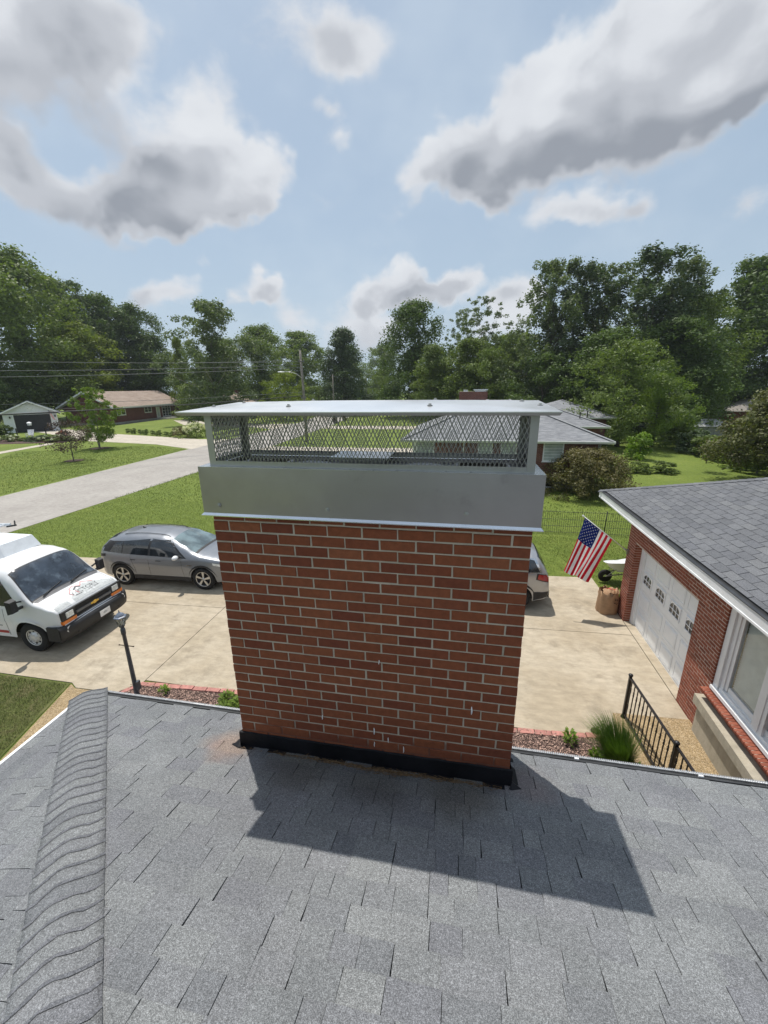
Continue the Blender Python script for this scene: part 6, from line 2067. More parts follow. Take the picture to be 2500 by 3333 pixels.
part('wall_bracket', (lambda q: (q.box(-.03, .02, -.04, .04, -.07, .05), q.tube([(0, 0, 0), tuple(fd * .12)], .022, 8), q)[-1])(empty_mb('galvanised')), 'galvanised', f1)
fb2, ft2 = Vector((-1.6, 23.55, 1.5)), Vector((-1.95, 22.2, 2.55))
def hang2(u, v):
    p = ft2 + (fb2 - ft2).normalized() * (.06 + .9 * u)
    return Vector((p.x - .05 * v + .06 * math.sin(u * 8 + v * 3) * v + .35 * v * (1 - u) , p.y + .55 * v * (1 - u) + .04 * math.sin(u * 12) * v, p.z - 1.3 * v))
flag('small American flag on the left corner of the grey roofed house, seen through the mesh', fb2, ft2, .9, 1.4, hang2)
fb3, ft3 = Vector((-62.9, 54.3, 2.9)), Vector((-62.35, 53.4, 3.3))
def hang3(u, v):
    p = ft3 + (fb3 - ft3).normalized() * (.05 + .95 * u)
    return Vector((p.x + .9 * v + .1 * math.sin(u * 9) * v, p.y - .2 * v, p.z - 1.35 * v))
flag('tiny far American flag at the right corner of the white garage', fb3, ft3, .9, 1.5, hang3, stars=False)

# ------------------------------------------------------------------ paper yard bag, wheelbarrow, wire fence
mat('kraft_paper', (.36, .225, .13), .85, var=.12, scale=6, bmp=.5, bscale=14, bdist=.03)
mat('bag_print', (.10, .06, .04), .8); mat('bag_red', (.55, .06, .04), .7)
bag = thing('yard_waste_bag', 'brown paper yard waste bag, open topped, against the garage pier', 'paper bag', (5.50, 9.03, .02), R(12))
rgb = random.Random(8)
n = 40; H_ = .62
V = []; rows_z = [0, .03, .15, .3, .45, .55, .60, .64]
for k, z in enumerate(rows_z):
    for i in range(n):
        t = 2 * math.pi * i / n
        c_, s_ = math.cos(t), math.sin(t)
        sq = (abs(c_) ** 4 + abs(s_) ** 4) ** -.25
        r_ = .235 * (1 + (sq - 1) * (.55 if k < 6 else .35)) * (1.0 + .03 * math.sin(z * 9)) + .010 * math.sin(5 * t + z * 14) + .008 * math.sin(11 * t - z * 25)
        zz = z + (0 if k < 6 else .03 * math.sin(4 * t + 1) + .02 * math.sin(9 * t))
        V.append((r_ * 1.05 * c_, r_ * .95 * s_, zz))
V += [(x * .9, y * .9, .40) for x, y, z in V[-n:]]
F = [(k * n + i, k * n + (i + 1) % n, (k + 1) * n + (i + 1) % n, (k + 1) * n + i) for k in range(len(rows_z)) for i in range(n)]
q = empty_mb('kraft_paper'); q.add(V, F, 0, True); q.add([V[-n + i] for i in range(n)], [tuple(range(n))])
part('bag', q, 'kraft_paper', bag)
q = empty_mb('kraft_paper')
for k in range(3):
    a0 = rgb.uniform(0, 6)
    V = []
    for i in range(7):
        for j in range(7):
            u, v = i / 6 - .5, j / 6 - .5
            V.append((u * .34 + .03 * math.cos(a0), v * .3 + .03 * math.sin(a0), .56 + .05 * k + .07 * math.sin(7 * u + a0 + k) * math.cos(6 * v + k) - .25 * (u * u + v * v)))
    q.add(V, [(i * 7 + j, (i + 1) * 7 + j, (i + 1) * 7 + j + 1, i * 7 + j + 1) for i in range(6) for j in range(6)], 0, True)
part('crumpled_paper', q, 'kraft_paper', bag)
q = empty_mb('bag_red')
for k in range(12):
    a, r_ = rgb.uniform(0, 6.28), rgb.uniform(0, .13); q.bar((r_ * math.cos(a) + .03, r_ * math.sin(a), .665 + rgb.uniform(-.01, .02)), (r_ * math.cos(a) + .03 + rgb.uniform(-.08, .08), r_ * math.sin(a) + rgb.uniform(-.06, .06), .67 + rgb.uniform(-.01, .02)), .012, .004)
part('red_print', q, 'bag_red', bag)
q = empty_mb('bag_print')
for (x, z, w_, h_) in ((.05, .44, .03, .05), (.10, .43, .03, .06), (.03, .36, .05, .025), (.09, .33, .02, .03), (.12, .36, .02, .02)):
    q.box(x, x + w_, -.246, -.242, z, z + h_)
part('printed_mark', q, 'bag_print', bag)

wbw = thing('wheelbarrow', 'wheelbarrow with white tub tipped up on the grass behind the garage corner', 'wheelbarrow', (6.62, 10.95, .03), R(182))
tubm = empty_mb('white_paint')
n = 28; V = []
for (s_, z) in ((.50, .0), (.80, .14), (1.0, .30), (1.04, .31), (.97, .29), (.76, .14), (.47, .02)):
    for i in range(n):
        t = 2 * math.pi * i / n; c_, s2_ = math.cos(t), math.sin(t)
        sq = (abs(c_) ** 3 + abs(s2_) ** 3) ** (-1 / 3)
        V.append((.46 * s_ * c_ * sq * .95 + .08 * s_, .32 * s_ * s2_ * sq * .95, z + .10 * s_ * (c_ > 0) * c_))
F = [(k * n + i, k * n + (i + 1) % n, (k + 1) * n + (i + 1) % n, (k + 1) * n + i) for k in range(6) for i in range(n)]
M_ = Matrix.Translation((.05, 0, .40)) @ Matrix.Rotation(R(16), 4, 'Y') @ Matrix.Rotation(R(14), 4, 'X')
tubm.add([M_ @ Vector(v) for v in V], F, 0, True)
tubm.add([M_ @ Vector(V[-n + i]) for i in range(n)], [tuple(range(n))]); tubm.add([M_ @ Vector(V[i]) for i in range(n)], [tuple(range(n))[::-1]])
part('tub', tubm, 'white_paint', wbw)
part('handles', (lambda q: ([q.tube([(.62, s * .10, .24), (.1, s * .22, .40), (-.85, s * .30, .56)], .02, 8) for s in (1, -1)], [q.tube([(-.2, s * .24, .42), (-.28, s * .22, 0), (-.05, s * .22, .38)], .014, 6) for s in (1, -1)], q)[-1])(empty_mb('pole_wood')), 'pole_wood', wbw)
part('wheel', (lambda q: (q.lathe([(.06, -.05), (.16, -.05), (.20, -.03), (.205, 0), (.20, .03), (.16, .05), (.06, .05)], 24, 0, Matrix.Translation((.62, 0, .205)) @ Matrix.Rotation(math.pi / 2, 4, 'X')), q)[-1])(empty_mb('tyre_rubber')), 'tyre_rubber', wbw)
part('brace', (lambda q: (q.tube([(.62, -.1, .21), (.62, .1, .21)], .012, 6), q.tube([(.62, -.09, .21), (.35, -.12, .5)], .012, 6), q.tube([(.62, .09, .21), (.35, .12, .5)], .012, 6), q)[-1])(empty_mb('galvanised')), 'galvanised', wbw)

fence = thing('wire_fence', 'low see-through wire garden fence with thin dark posts across the grass behind the driveway', 'fence', (6, 15.6, 0))
mat('fence_wire', (.06, .07, .05), .6)
for x in (-1.6, 7.35, 11.5):
    part('post', (lambda q: (q.tube([(x - 6, 0, 0), (x - 6 + .02, 0, 1.02)], .022, 8), q)[-1])(empty_mb('black_metal')), 'black_metal', fence)
q = empty_mb('fence_wire')
x = -2.0
while x < 14:
    zt_ = .92 + .02 * math.sin(x * 3)
    q.bar((x - 6, 0, 0), (x - 6, 0, zt_), .010, .008)
    if int(x / .085) % 2 == 0: q.tube([(x - 6, 0, zt_), (x - 5.97, 0, zt_ + .04), (x - 5.915, 0, zt_ + .04), (x - 5.885, 0, zt_)], .007, 4, caps=False)
    x += .085
for z in (.03, .3, .6, .92):
    q.tube([(-8, 0, z), (8, 0, z + .01)], .008, 4)
part('wire_mesh', q, 'fence_wire', fence, kind='stuff')

# bins at the road, cars far away, garden things across the road
mat('bin_brown', (.045, .03, .025), .6)
def bin_(label, x, y, s=1.0):
    t = thing('rubbish_bin', label, 'bin', (x, y, 0), 0, 'bins put out at the roadside')
    q = empty_mb('bin_brown'); q.add([(-.27, -.3, .06), (.27, -.3, .06), (.27, .3, .06), (-.27, .3, .06), (-.34 * s, -.36, 1.0 * s), (.34 * s, -.36, 1.0 * s), (.34 * s, .36, 1.0 * s), (-.34 * s, .36, 1.0 * s)], [(3, 2, 1, 0), (0, 1, 5, 4), (1, 2, 6, 5), (2, 3, 7, 6), (3, 0, 4, 7)])
    part('bin_body', q, 'bin_brown', t)
    q = empty_mb('black_plastic'); q.box(-.36 * s, .36 * s, -.40, .40, 1.0 * s, 1.05 * s); q.box(-.3, .3, .40, .46, .98 * s, 1.02 * s); part('lid', q, 'black_plastic', t)
    q = empty_mb('tyre_rubber'); q.tube([(-.3, .28, .1), (.3, .28, .1)], .1, 10); part('wheel', q, 'tyre_rubber', t)
bin_('left, nearer of two dark brown bins beside the road', -20.8, 69.3)
bin_('right, farther of two dark brown bins beside the road', -20.9, 75.3)
def far_car(label, loc, rz, paint, h=1.45):
    L = 4.6
    t = thing('far_car', label, 'car', loc, rz)
    B = Body(L, [(0, .8), (.1, 1.0), (.4, 1.2), (.9, h), (2.3, h), (3.1, 1.0), (4.3, .85), (4.6, .5)], [(0, .75), (.5, .95), (3, .92), (4.3, .78), (4.6, .45)], [(0, .7), (.3, .88), (4.0, .88), (4.6, .65)], [(0, .4), (.3, .28), (4.3, .28), (4.6, .4)], [(.9, .38), (3.7, .38)], tumble=.45, n=4, m=2.3)
    B.wr = .33
    link('body', B.shell(paint, 50).mesh('body'), t)
    lit('underbody', t, lambda q: tray(q, .2, L - .2, .7, .22, .6), 'dark_void')
    for sg in (1, -1):
        lit('window', t, lambda q: B.side(q, ([(.7, .98), (3.0, .95)], [(.95, h - .12), (2.35, h - .1)]), 0, .01, 12, 5, (sg,)), 'car_glass')
        for x in (.9, 3.7): wheel(t, x, sg * .76, .33, .2, 'rim_silver', 'steel', sg)
    lit('windshield', t, lambda q: B.over(q, [(2.35, .55), (3.0, .66)], 0, .01), 'windshield_glass')
    return t
far_car('black car parked in the far driveway behind the big trunk, seen through the mesh', (-36.5, 63.5, .02), R(168), 'black_car', 1.7)
far_car('dark car parked furthest left, tail beyond the hydrangeas by the low white outbuilding', (-47.5, 76.5, .02), R(130), 'black_car', 1.4)
far_car('white pickup sized car far down the road by the trees', (-42, 156, .02), R(12), 'white_car', 1.3)
ad = thing('garden_chair', 'white slatted garden chair beside the flower bed in front of the white garage', 'chair', (-56.4, 44.9, 0), R(30))
q = empty_mb('white_paint')
for x in (-.3, .3): q.bar((x, -.4, 0), (x, .3, .38), .05); q.bar((x * 1.1, -.4, .58), (x * 1.1, .35, .55), .11, .03); q.bar((x, -.38, 0), (x, -.38, .57), .05)
part('chair_frame', q, 'white_paint', ad)
for k in range(5):
    q = empty_mb('white_paint'); q.bar((-.26 + k * .13, .25, .30), (-.30 + k * .15, .62, 1.05), .11, .02); part('back_slat', q, 'white_paint', ad)
for k in range(4):
    q = empty_mb('white_paint'); q.bar((-.3, -.35 + k * .16, .40 - k * .03), (.3, -.35 + k * .16, .40 - k * .03), .13, .02, upv=(0, 0, 1)); part('seat_slat', q, 'white_paint', ad)
gl_ = thing('garden_lantern', 'small white post lantern in front of the black garage door', 'lantern', (-57.4, 46.0, 0))
part('post', (lambda q: (q.tube([(0, 0, 0), (0, 0, 1.55)], .03, 8), q)[-1])(empty_mb('black_metal')), 'black_metal', gl_)
part('lantern_head', (lambda q: (q.box(-.16, .16, -.16, .16, 1.55, 1.85), q.lathe([(.3, 1.85), (.2, 1.98), (0, 2.05)], 4, 0, ph=math.pi / 4), q)[-1])(empty_mb('white_paint')), 'white_paint', gl_)
for k, (x, y, lb) in enumerate(((-57.6, 44.2, 'left black garden post beside the white garden chair'), (-54.3, 45.4, 'right black garden post beside the white garden chair'))):
    t = thing('garden_post', lb, 'post', (x, y, 0)); part('shaft', (lambda q: (q.box(-.05, .05, -.05, .05, 0, 1.3), q)[-1])(empty_mb('black_metal')), 'black_metal', t)
# ------------------------------------------------------------------ foliage
leaf_mat('leaf_dark', (.052, .088, .023), (.112, .162, .042), .26)
leaf_mat('leaf_mid', (.086, .126, .033), (.175, .225, .060), .30)
leaf_mat('leaf_yellow', (.110, .150, .022), (.21, .25, .036), .36)
leaf_mat('leaf_bright', (.085, .14, .020), (.19, .26, .040), .34)
leaf_mat('leaf_silver', (.082, .116, .048), (.172, .212, .100), .28)
leaf_mat('leaf_blue', (.050, .080, .040), (.10, .138, .064), .26)
leaf_mat('leaf_bronze', (.070, .066, .032), (.165, .18, .07), .25)
leaf_mat('leaf_purple', (.040, .022, .026), (.11, .075, .070), .25)
leaf_mat('leaf_barberry', (.070, .078, .028), (.20, .165, .07), .22)
leaf_mat('leaf_fresh', (.09, .16, .02), (.22, .32, .05), .38)
leaf_mat('leaf_grassy', (.04, .095, .016), (.13, .21, .04), .25)
leaf_mat('flower_cream', (.55, .58, .36), (.75, .72, .55), .2)
leaf_mat('flower_white', (.65, .66, .62), (.80, .80, .76), .2)
leaf_mat('flower_yellow', (.50, .48, .04), (.75, .70, .10), .2)
leaf_mat('flower_red', (.40, .06, .03), (.55, .12, .05), .2)
mat('bark', (.10, .085, .07), .95, var=.35, scale=5, bmp=.7, bscale=16, bdist=.03)
mat('bark_pale', (.24, .22, .19), .9, var=.3, scale=4, bmp=.4, bscale=14, bdist=.02)

def leaf_cloud(centers, radii, n, size, rg, flat=.75, up=.35, tri=False, droop=0.0, aspect=.55):
    """many leaf-sized faces gathered in clumps"""
    m = len(centers)
    w_ = np.asarray(radii) ** 2; w_ = w_ / w_.sum()
    idx = rg.choice(m, n, p=w_)
    u = rg.normal(size=(n, 3)); u /= np.linalg.norm(u, axis=1)[:, None]
    u[:, 2] += up * rg.random(n); u /= np.linalg.norm(u, axis=1)[:, None]
    rad = np.asarray(radii)[idx] * np.where(rg.random(n) < .26, .95 + .75 * rg.random(n) ** 1.6, .45 + .60 * rg.random(n) ** .6)
    P = np.asarray(centers)[idx] + u * rad[:, None] * np.array([1, 1, flat])
    P[:, 2] -= droop * rg.random(n) ** 2
    nn = u * .8 + rg.normal(size=(n, 3)) * .55 + np.array([0, 0, .25]); nn /= np.linalg.norm(nn, axis=1)[:, None]
    t = np.cross(nn, rg.normal(size=(n, 3))); t /= np.linalg.norm(t, axis=1)[:, None]
    b = np.cross(nn, t)
    s = size * (.6 + .8 * rg.random(n))
    a_, b_ = t * s[:, None] * .5, b * s[:, None] * .5 * aspect
    V = np.stack([P - a_, P + b_ + a_ * .1, P + a_, P - b_ + a_ * .1], 1).reshape(-1, 3)
    F = np.arange(n * 4).reshape(-1, 4)
    return V, F

def crown_mesh(name, seed, W, H0, H1, nc, n, size, shape='round', rfac=.13, jag=.3, m='leaf_dark', flat=.8, inner=.25, droop=0.0, aspect=.55, holes=0):
    """crown between heights H0 and H1, width W; returns the mesh and the clump centres"""
    rg = np.random.default_rng(seed)
    h = rg.random(nc) ** .85
    th = rg.random(nc) * 2 * np.pi
    if shape == 'round': env = np.sqrt(np.clip(1 - (2 * h - .85) ** 2 / 1.35, .05, 1))
    elif shape == 'cone': env = np.clip(1.05 - h, .06, 1) ** .75 * np.clip(h * 6 + .45, 0, 1)
    elif shape == 'tall': env = np.clip(np.sin(np.pi * np.clip(h * .80 + .16, 0, 1)), .25, 1) ** .6
    elif shape == 'vase': env = np.clip(.35 + .75 * h, 0, 1) * np.sqrt(np.clip(1 - (np.clip(h - .55, 0, 1) / .5) ** 2, .03, 1))
    else: env = np.sqrt(np.clip(1 - h ** 2.2, .03, 1))                 # dome
    lobes = 1 + jag * (np.sin(th * 3 + seed) * np.sin(h * 7 + seed * 2) + .6 * np.sin(th * 5 + h * 9 + seed))
    rho = np.where(rg.random(nc) < inner, rg.random(nc) * .6, .72 + .30 * rg.random(nc))
    r = W / 2 * env * rho * np.clip(lobes, .45, 1.35)
    C = np.stack([r * np.cos(th), r * np.sin(th), H0 + (H1 - H0) * h], 1)
    rad = W * rfac * (.45 + .75 * rg.random(nc)) * (1 - (.50 if shape in ('tall', 'vase') else .22) * h)
    C[:, 2] = np.minimum(C[:, 2], H1 - rad * .8)
    V, F = leaf_cloud(C, rad, n, size, rg, flat, droop=droop, aspect=aspect)
    return np_mesh(name, V, F, m), C, rad

def trunk_mesh(name, seed, H, H0, r, C, m='bark', limbs=16, multi=1, top=.75, lean=0.0):
    q = empty_mb(m); rg = random.Random(seed)
    for s_ in range(multi):
        a = 2 * math.pi * s_ / multi + rg.random()
        off = Vector((math.cos(a), math.sin(a), 0)) * (0 if multi == 1 else r * 1.2)
        sp = Vector((math.cos(a), math.sin(a), 0)) * (0 if multi == 1 else H * .10)
        pts = [off + sp * (t ** 1.4) + Vector((rg.uniform(-.02, .02) * H * t + lean * H * t, rg.uniform(-.02, .02) * H * t, H * top * t)) for t in (0, .04, .2, .4, .6, .8, 1)]
        rs = [r * k / (1 if multi == 1 else 1.5) for k in (1.35, 1.05, .9, .72, .5, .3, .08)]
        q.tube(pts, rs, 9)
        idx = sorted(range(len(C)), key=lambda i: rg.random())[:limbs // multi]
        for i in idx:
            e = Vector(C[i]); t = min(.85, max(.12, (e.z * .62) / (H * top)))
            k = int(t * 6); k = min(k, 5); f = t * 6 - k
            tt = (0, .04, .2, .4, .6, .8, 1)
            tz = e.z * .62
            # nearest trunk point at that height
            b = min(pts, key=lambda p: abs(p.z - tz))
            mid = b.lerp(e, .5) + Vector((0, 0, -.03 * H + rg.uniform(-.02, .03) * H))
            rb_ = r * .38 * max(.25, 1 - b.z / (H * top))
            q.tube([b, b.lerp(mid, .5) + Vector((0, 0, .01 * H)), mid, e], [rb_, rb_ * .75, rb_ * .5, rb_ * .12], 6, caps=False)
    return q.mesh(name)

PROTO = {}
DENSE = 2.4
def proto(key, H, W, base, n, size, shape, nc=80, seed=1, rfac=.13, jag=.3, tr=.3, m='leaf_dark', tm='bark', limbs=16, multi=1, top=.75, droop=0., inner=.25, flat=.8, aspect=.55):
    if H > 15:
        n = int(n * DENSE); size *= .82; rfac *= 1.15; nc = int(nc * 1.7); inner = max(inner, .42)
    cm, C, rad = crown_mesh('crown', seed, W, H * base, H, nc, n, size, shape, rfac, jag, m, flat, inner, droop, aspect)
    tm_ = trunk_mesh('trunk', seed, H, H * base, tr, C, tm, limbs, multi, top)
    PROTO[key] = (H, W, cm, tm_)

proto('broad1', 24, 14, .10, 15000, .50, 'round', 110, 11, .115, .28, .42)
proto('broad2', 24, 14, .06, 15000, .50, 'round', 120, 23, .105, .34, .45)
proto('dome', 20, 13, .05, 14000, .46, 'dome', 110, 35, .11, .3, .38)
proto('cone', 19, 12, .05, 13000, .42, 'cone', 120, 47, .10, .22, .32)
proto('open', 20, 12, .06, 11500, .42, 'round', 95, 59, .085, .36, .42, limbs=50, tm='bark_pale', inner=.4)
proto('plume1', 22, 8.5, .05, 12000, .36, 'tall', 130, 61, .10, .30, .30, limbs=40, inner=.3, flat=1.3, tm='bark')
proto('plume2', 22, 8.5, .05, 12000, .36, 'tall', 130, 73, .095, .36, .30, limbs=44, inner=.3, flat=1.35, tm='bark')
proto('thin', 19, 7.5, .12, 6500, .30, 'vase', 85, 83, .085, .4, .22, limbs=50, inner=.4, tm='bark_pale')
proto('bush', 9, 8.5, .01, 17000, .22, 'dome', 150, 91, .085, .26, .16, limbs=30, inner=.25, droop=.25, aspect=.4)
proto('bush2', 9, 8.5, .01, 12000, .24, 'round', 120, 97, .095, .3, .16, limbs=24)

def set_mats(o, m):
    o.material_slots[0].link = 'OBJECT'; o.material_slots[0].material = MATS[m]

def tree(label, loc, H, W, key, m, rz=None, group='trees standing behind the houses', cat='tree', name='tree', sink=0, trunk=True):
    h0, w0, cm, tm = PROTO[key]
    t = thing(name, label, cat, (loc[0], loc[1], -sink), rz if rz is not None else (loc[0] * 7.3 + loc[1] * 3.1) % 6.28, group)
    s = Matrix.Diagonal((W / w0, W / w0, H / h0, 1))
    c = link('crown', cm, t, mtx=s); set_mats(c, m)
    if trunk:
        link('trunk', tm, t, mtx=s)
    return t

LEFT, RIGHT_, MID = 'trees behind the houses on the left', 'trees behind the houses on the right', 'trees at the end of the road'
for a in (
    ('huge broad tree filling the left edge above the white garage', (-79.5, 66.4), 30, 19.5, 'broad1', 'leaf_mid', LEFT),
    ('low dark tree just behind the white garage roof', (-77.0, 56.0), 13, 13, 'dome', 'leaf_dark', LEFT),
    ('dark green tree between the huge left edge tree and the tan roof gable', (-88.5, 84.0), 29.5, 19, 'broad2', 'leaf_dark', LEFT),
    ('tall dark rounded tree behind the left end of the tan ranch roof', (-84.0, 90.5), 27.0, 20, 'broad2', 'leaf_dark', LEFT),
    ('yellow green tree in front of the dark trees, left of the ranch gable', (-78.6, 76.4), 19.4, 15.5, 'broad1', 'leaf_yellow', LEFT),
    ('round dark treetop behind the middle of the tan ranch roof', (-78.0, 93.0), 25.5, 14, 'broad1', 'leaf_dark', LEFT),
    ('dark tree right behind the ranch roof ridge, below the round treetop', (-74.0, 91.5), 18.5, 14, 'dome', 'leaf_dark', LEFT),
    ('small tree with bright yellow top left of the big grey green tree', (-62.5, 87.3), 17, 6.2, 'cone', 'leaf_yellow', LEFT),
    ('broad grey green tree with thick trunk at the right end of the ranch house', (-41.0, 66.0), 19.8, 13.5, 'open', 'leaf_silver', LEFT),
    ('low dark tree under the grey green tree, above the low white outbuilding', (-52.0, 80.0), 11.5, 11, 'dome', 'leaf_mid', LEFT),
    ('mid green tree just right of the big grey green tree', (-49.7, 101.5), 21, 15, 'broad1', 'leaf_mid', LEFT),
    ('tree behind the far tan roof between the grey green tree and the tall pole', (-56.5, 96), 17.5, 14, 'dome', 'leaf_mid', LEFT),
    ('wide even topped tree behind the tall wooden pole', (-48.0, 121.7), 21.5, 19, 'broad2', 'leaf_mid', MID),
    ('dark pyramidal tree with a jagged top just right of the wooden pole', (-25.6, 93), 18.3, 13.5, 'cone', 'leaf_blue', MID),
    ('small yellow green tree directly behind the street light pole', (-32.8, 76), 8.9, 8.4, 'bush2', 'leaf_yellow', MID),
    ('low scrubby bushes right of the wooden pole base, over the lid edge', (-31.5, 92), 6.4, 10, 'bush2', 'leaf_mid', MID),
    ('pale distant tree in the gap at the end of the road', (-30.5, 166), 21.5, 16, 'broad1', 'leaf_mid', MID),
    ('lower distant tree left side of the road gap', (-40.5, 150), 15.5, 14, 'dome', 'leaf_mid', MID),
    ('small round tree at the right side of the road gap', (-19.5, 108), 10.5, 9, 'bush2', 'leaf_mid', MID),
    ('large dark dense dome shaped tree above the middle of the chimney lid', (-8.6, 86.0), 21.6, 15.0, 'dome', 'leaf_dark', MID),
    ('smaller lighter tree in front of the large dark dome', (-4.2, 72.4), 12.6, 9.5, 'cone', 'leaf_mid', MID),
    ('thin open tree with a bare forked top above the neighbour chimney', (3.9, 76.5), 20.4, 10, 'thin', 'leaf_silver', RIGHT_),
    ('slender sparse treetop left of the forked open tree', (.1, 82.4), 19.4, 6.5, 'thin', 'leaf_silver', RIGHT_),
    ('bushy mid green tree filling below the thin forked trees', (1.8, 72.4), 13.4, 11.5, 'dome', 'leaf_mid', RIGHT_),
    ('dark tree behind the neighbour chimney, below the forked tree', (5.3, 68.5), 11.5, 9, 'bush2', 'leaf_mid', RIGHT_),
    ('loose topped tree between the forked tree and the tall plumes', (7.7, 86.3), 15.2, 9, 'plume1', 'leaf_mid', RIGHT_),
    ('mid green tree at the foot of the leftmost tall plume', (9.7, 76.0), 14.4, 10.5, 'broad1', 'leaf_mid', RIGHT_),
    ('tall feathery plume shaped tree, leftmost of the tall right hand trees', (13.4, 67.5), 22.6, 11.0, 'plume1', 'leaf_silver', RIGHT_),
    ('second tall feathery tree from the left, above the stepped grey roofs', (17.3, 68.6), 22.0, 11.5, 'plume2', 'leaf_blue', RIGHT_),
    ('tall tree with visible bare limbs between the feathery trees', (21.4, 70.6), 22.4, 12.0, 'plume2', 'leaf_silver', RIGHT_),
    ('highest broad topped tree of the right hand group', (25.6, 64.4), 22.3, 13.0, 'plume1', 'leaf_blue', RIGHT_),
    ('tall wispy treetop leaning right beside the highest tree', (30.0, 67.0), 21.6, 11.0, 'plume2', 'leaf_silver', RIGHT_),
    ('dark layered tree at the right edge of the picture', (45.3, 80.0), 24.0, 18, 'broad2', 'leaf_dark', RIGHT_),
    ('dark tree in the dip before the right edge tree', (32.0, 66.0), 17.6, 10, 'broad1', 'leaf_mid', RIGHT_),
    ('tree cut by the right edge, lower behind the bronze tree', (56.0, 76.0), 18.0, 16, 'dome', 'leaf_dark', RIGHT_),
    ('bright leafed round tree with upright sprays beside the stepped grey roofs', (16.6, 43.3), 10.0, 10.8, 'bush', 'leaf_mid', RIGHT_),
    ('lower yellow green tree touching the right side of the round spray tree', (20.0, 43.8), 7.0, 7.0, 'bush', 'leaf_bright', RIGHT_),
    ('dark mass of tree behind the stepped grey roofs ridge', (12.2, 62.5), 10.2, 11, 'bush2', 'leaf_dark', RIGHT_),
    ('dark tree filling between the feathery trees and the round spray tree', (19.6, 58), 12.5, 12, 'dome', 'leaf_dark', RIGHT_),
    ('dark tree filling under the highest tree at the right', (27.6, 59), 13.5, 12, 'dome', 'leaf_dark', RIGHT_),
    ('dark shaded tree behind the faded hip roof at the right', (50, 82), 16.0, 14, 'bush2', 'leaf_blue', RIGHT_),
):
    tree(a[0], a[1], a[2], a[3], a[4], a[5], group=a[6])

# two small trees on the lawn across the road
proto('lawn_tree', 6.4, 4.7, .16, 15000, .15, 'tall', 170, 131, .085, .25, .055, limbs=34, multi=5, tm='bark_pale', inner=.3)
proto('purple_tree', 3.5, 3.1, .32, 2600, .12, 'round', 60, 137, .12, .3, .045, limbs=26, inner=.3, droop=.2)
tree('small multi stemmed green tree on the lawn in front of the tan roofed ranch', (-37.4, 36.6), 6.4, 4.3, 'lawn_tree', 'leaf_bright', group='small trees on the lawn across the road', name='tree')
tree('small purple leaved tree with a single stem on the lawn across the road', (-32.9, 29.1), 3.6, 3.3, 'purple_tree', 'leaf_purple', group='small trees on the lawn across the road', name='tree')
for k, (x, y, r_) in enumerate(((-37.4, 36.6, 1.0), (-32.9, 29.1, .75))):
    q = empty_mb('mulch_base'); q.prism([(x + r_ * math.cos(t) * (1 + .1 * math.sin(3 * t)), y + r_ * math.sin(t)) for t in [i * math.pi / 9 for i in range(18)]], -.05, .04); structure('mulch_ring', q, 'mulch_base')
# bronze leaved tree at the right edge, barberry bush by the neighbour house, and smaller shrubs
proto('bronze', 5.6, 7.2, .16, 30000, .17, 'dome', 170, 151, .075, .22, .13, limbs=30, inner=.15, droop=.3, multi=3)
tree('broad bronze and green leaved weeping tree at the right edge over the garage roof', (21.6, 26.8), 6.1, 8.8, 'bronze', 'leaf_bronze', group='ornamental shrubs and small trees', name='tree')
proto('barberry', 2.7, 4.6, .0, 30000, .10, 'dome', 230, 163, .095, .15, .05, limbs=20, inner=.25)
proto('shrub', 1.7, 1.8, .0, 2600, .15, 'dome', 50, 171, .13, .25, .03, limbs=10, inner=.2)
def shrub(label, x, y, H, W, m, key='shrub', name='shrub', group='ornamental shrubs and small trees'):
    return tree(label, (x, y), H, W, key, m, group=group, cat='shrub', name=name)
shrub('wide reddish bronze shrub against the corner of the grey roofed brick house', 8.25, 22.5, 2.6, 4.7, 'leaf_barberry', 'barberry')
shrub('small bright green shrub alone on the back lawn', 15.9, 35.7, 2.1, 2.3, 'leaf_fresh')
for k, (x, y, H, W, m, lb) in enumerate((
    (13.6, 29.6, .75, 1.6, 'leaf_mid', 'low dark plant at the left of the two low clumps on the back lawn'),
    (15.2, 29.8, .8, 1.9, 'leaf_mid', 'low dark plant at the right of the two low clumps on the back lawn'),
    (22.0, 42.5, 2.2, 3.4, 'leaf_mid', 'farthest shrub of the hedge row edging the back lawn'),
    (21.9, 39.8, 2.0, 3.2, 'leaf_blue', 'second farthest shrub of the hedge row edging the back lawn'),
    (21.8, 37.2, 1.8, 3.0, 'leaf_mid', 'middle shrub of the hedge row, below the grey shed'),
    (22.0, 34.8, 1.9, 3.0, 'leaf_bright', 'paler shrub of the hedge row in front of the patio'),
    (21.8, 32.4, 1.7, 2.8, 'leaf_bright', 'shrub of the hedge row nearest but one to the bronze tree'),
    (21.4, 30.3, 1.9, 2.6, 'leaf_mid', 'shrub of the hedge row nearest the bronze tree'),
    (23.4, 46.5, 3.4, 4.0, 'leaf_dark', 'dark tall shrub left of the grey garden shed'))):
    shrub(lb, x, y, H, W, m, group='shrubs round the back lawn')

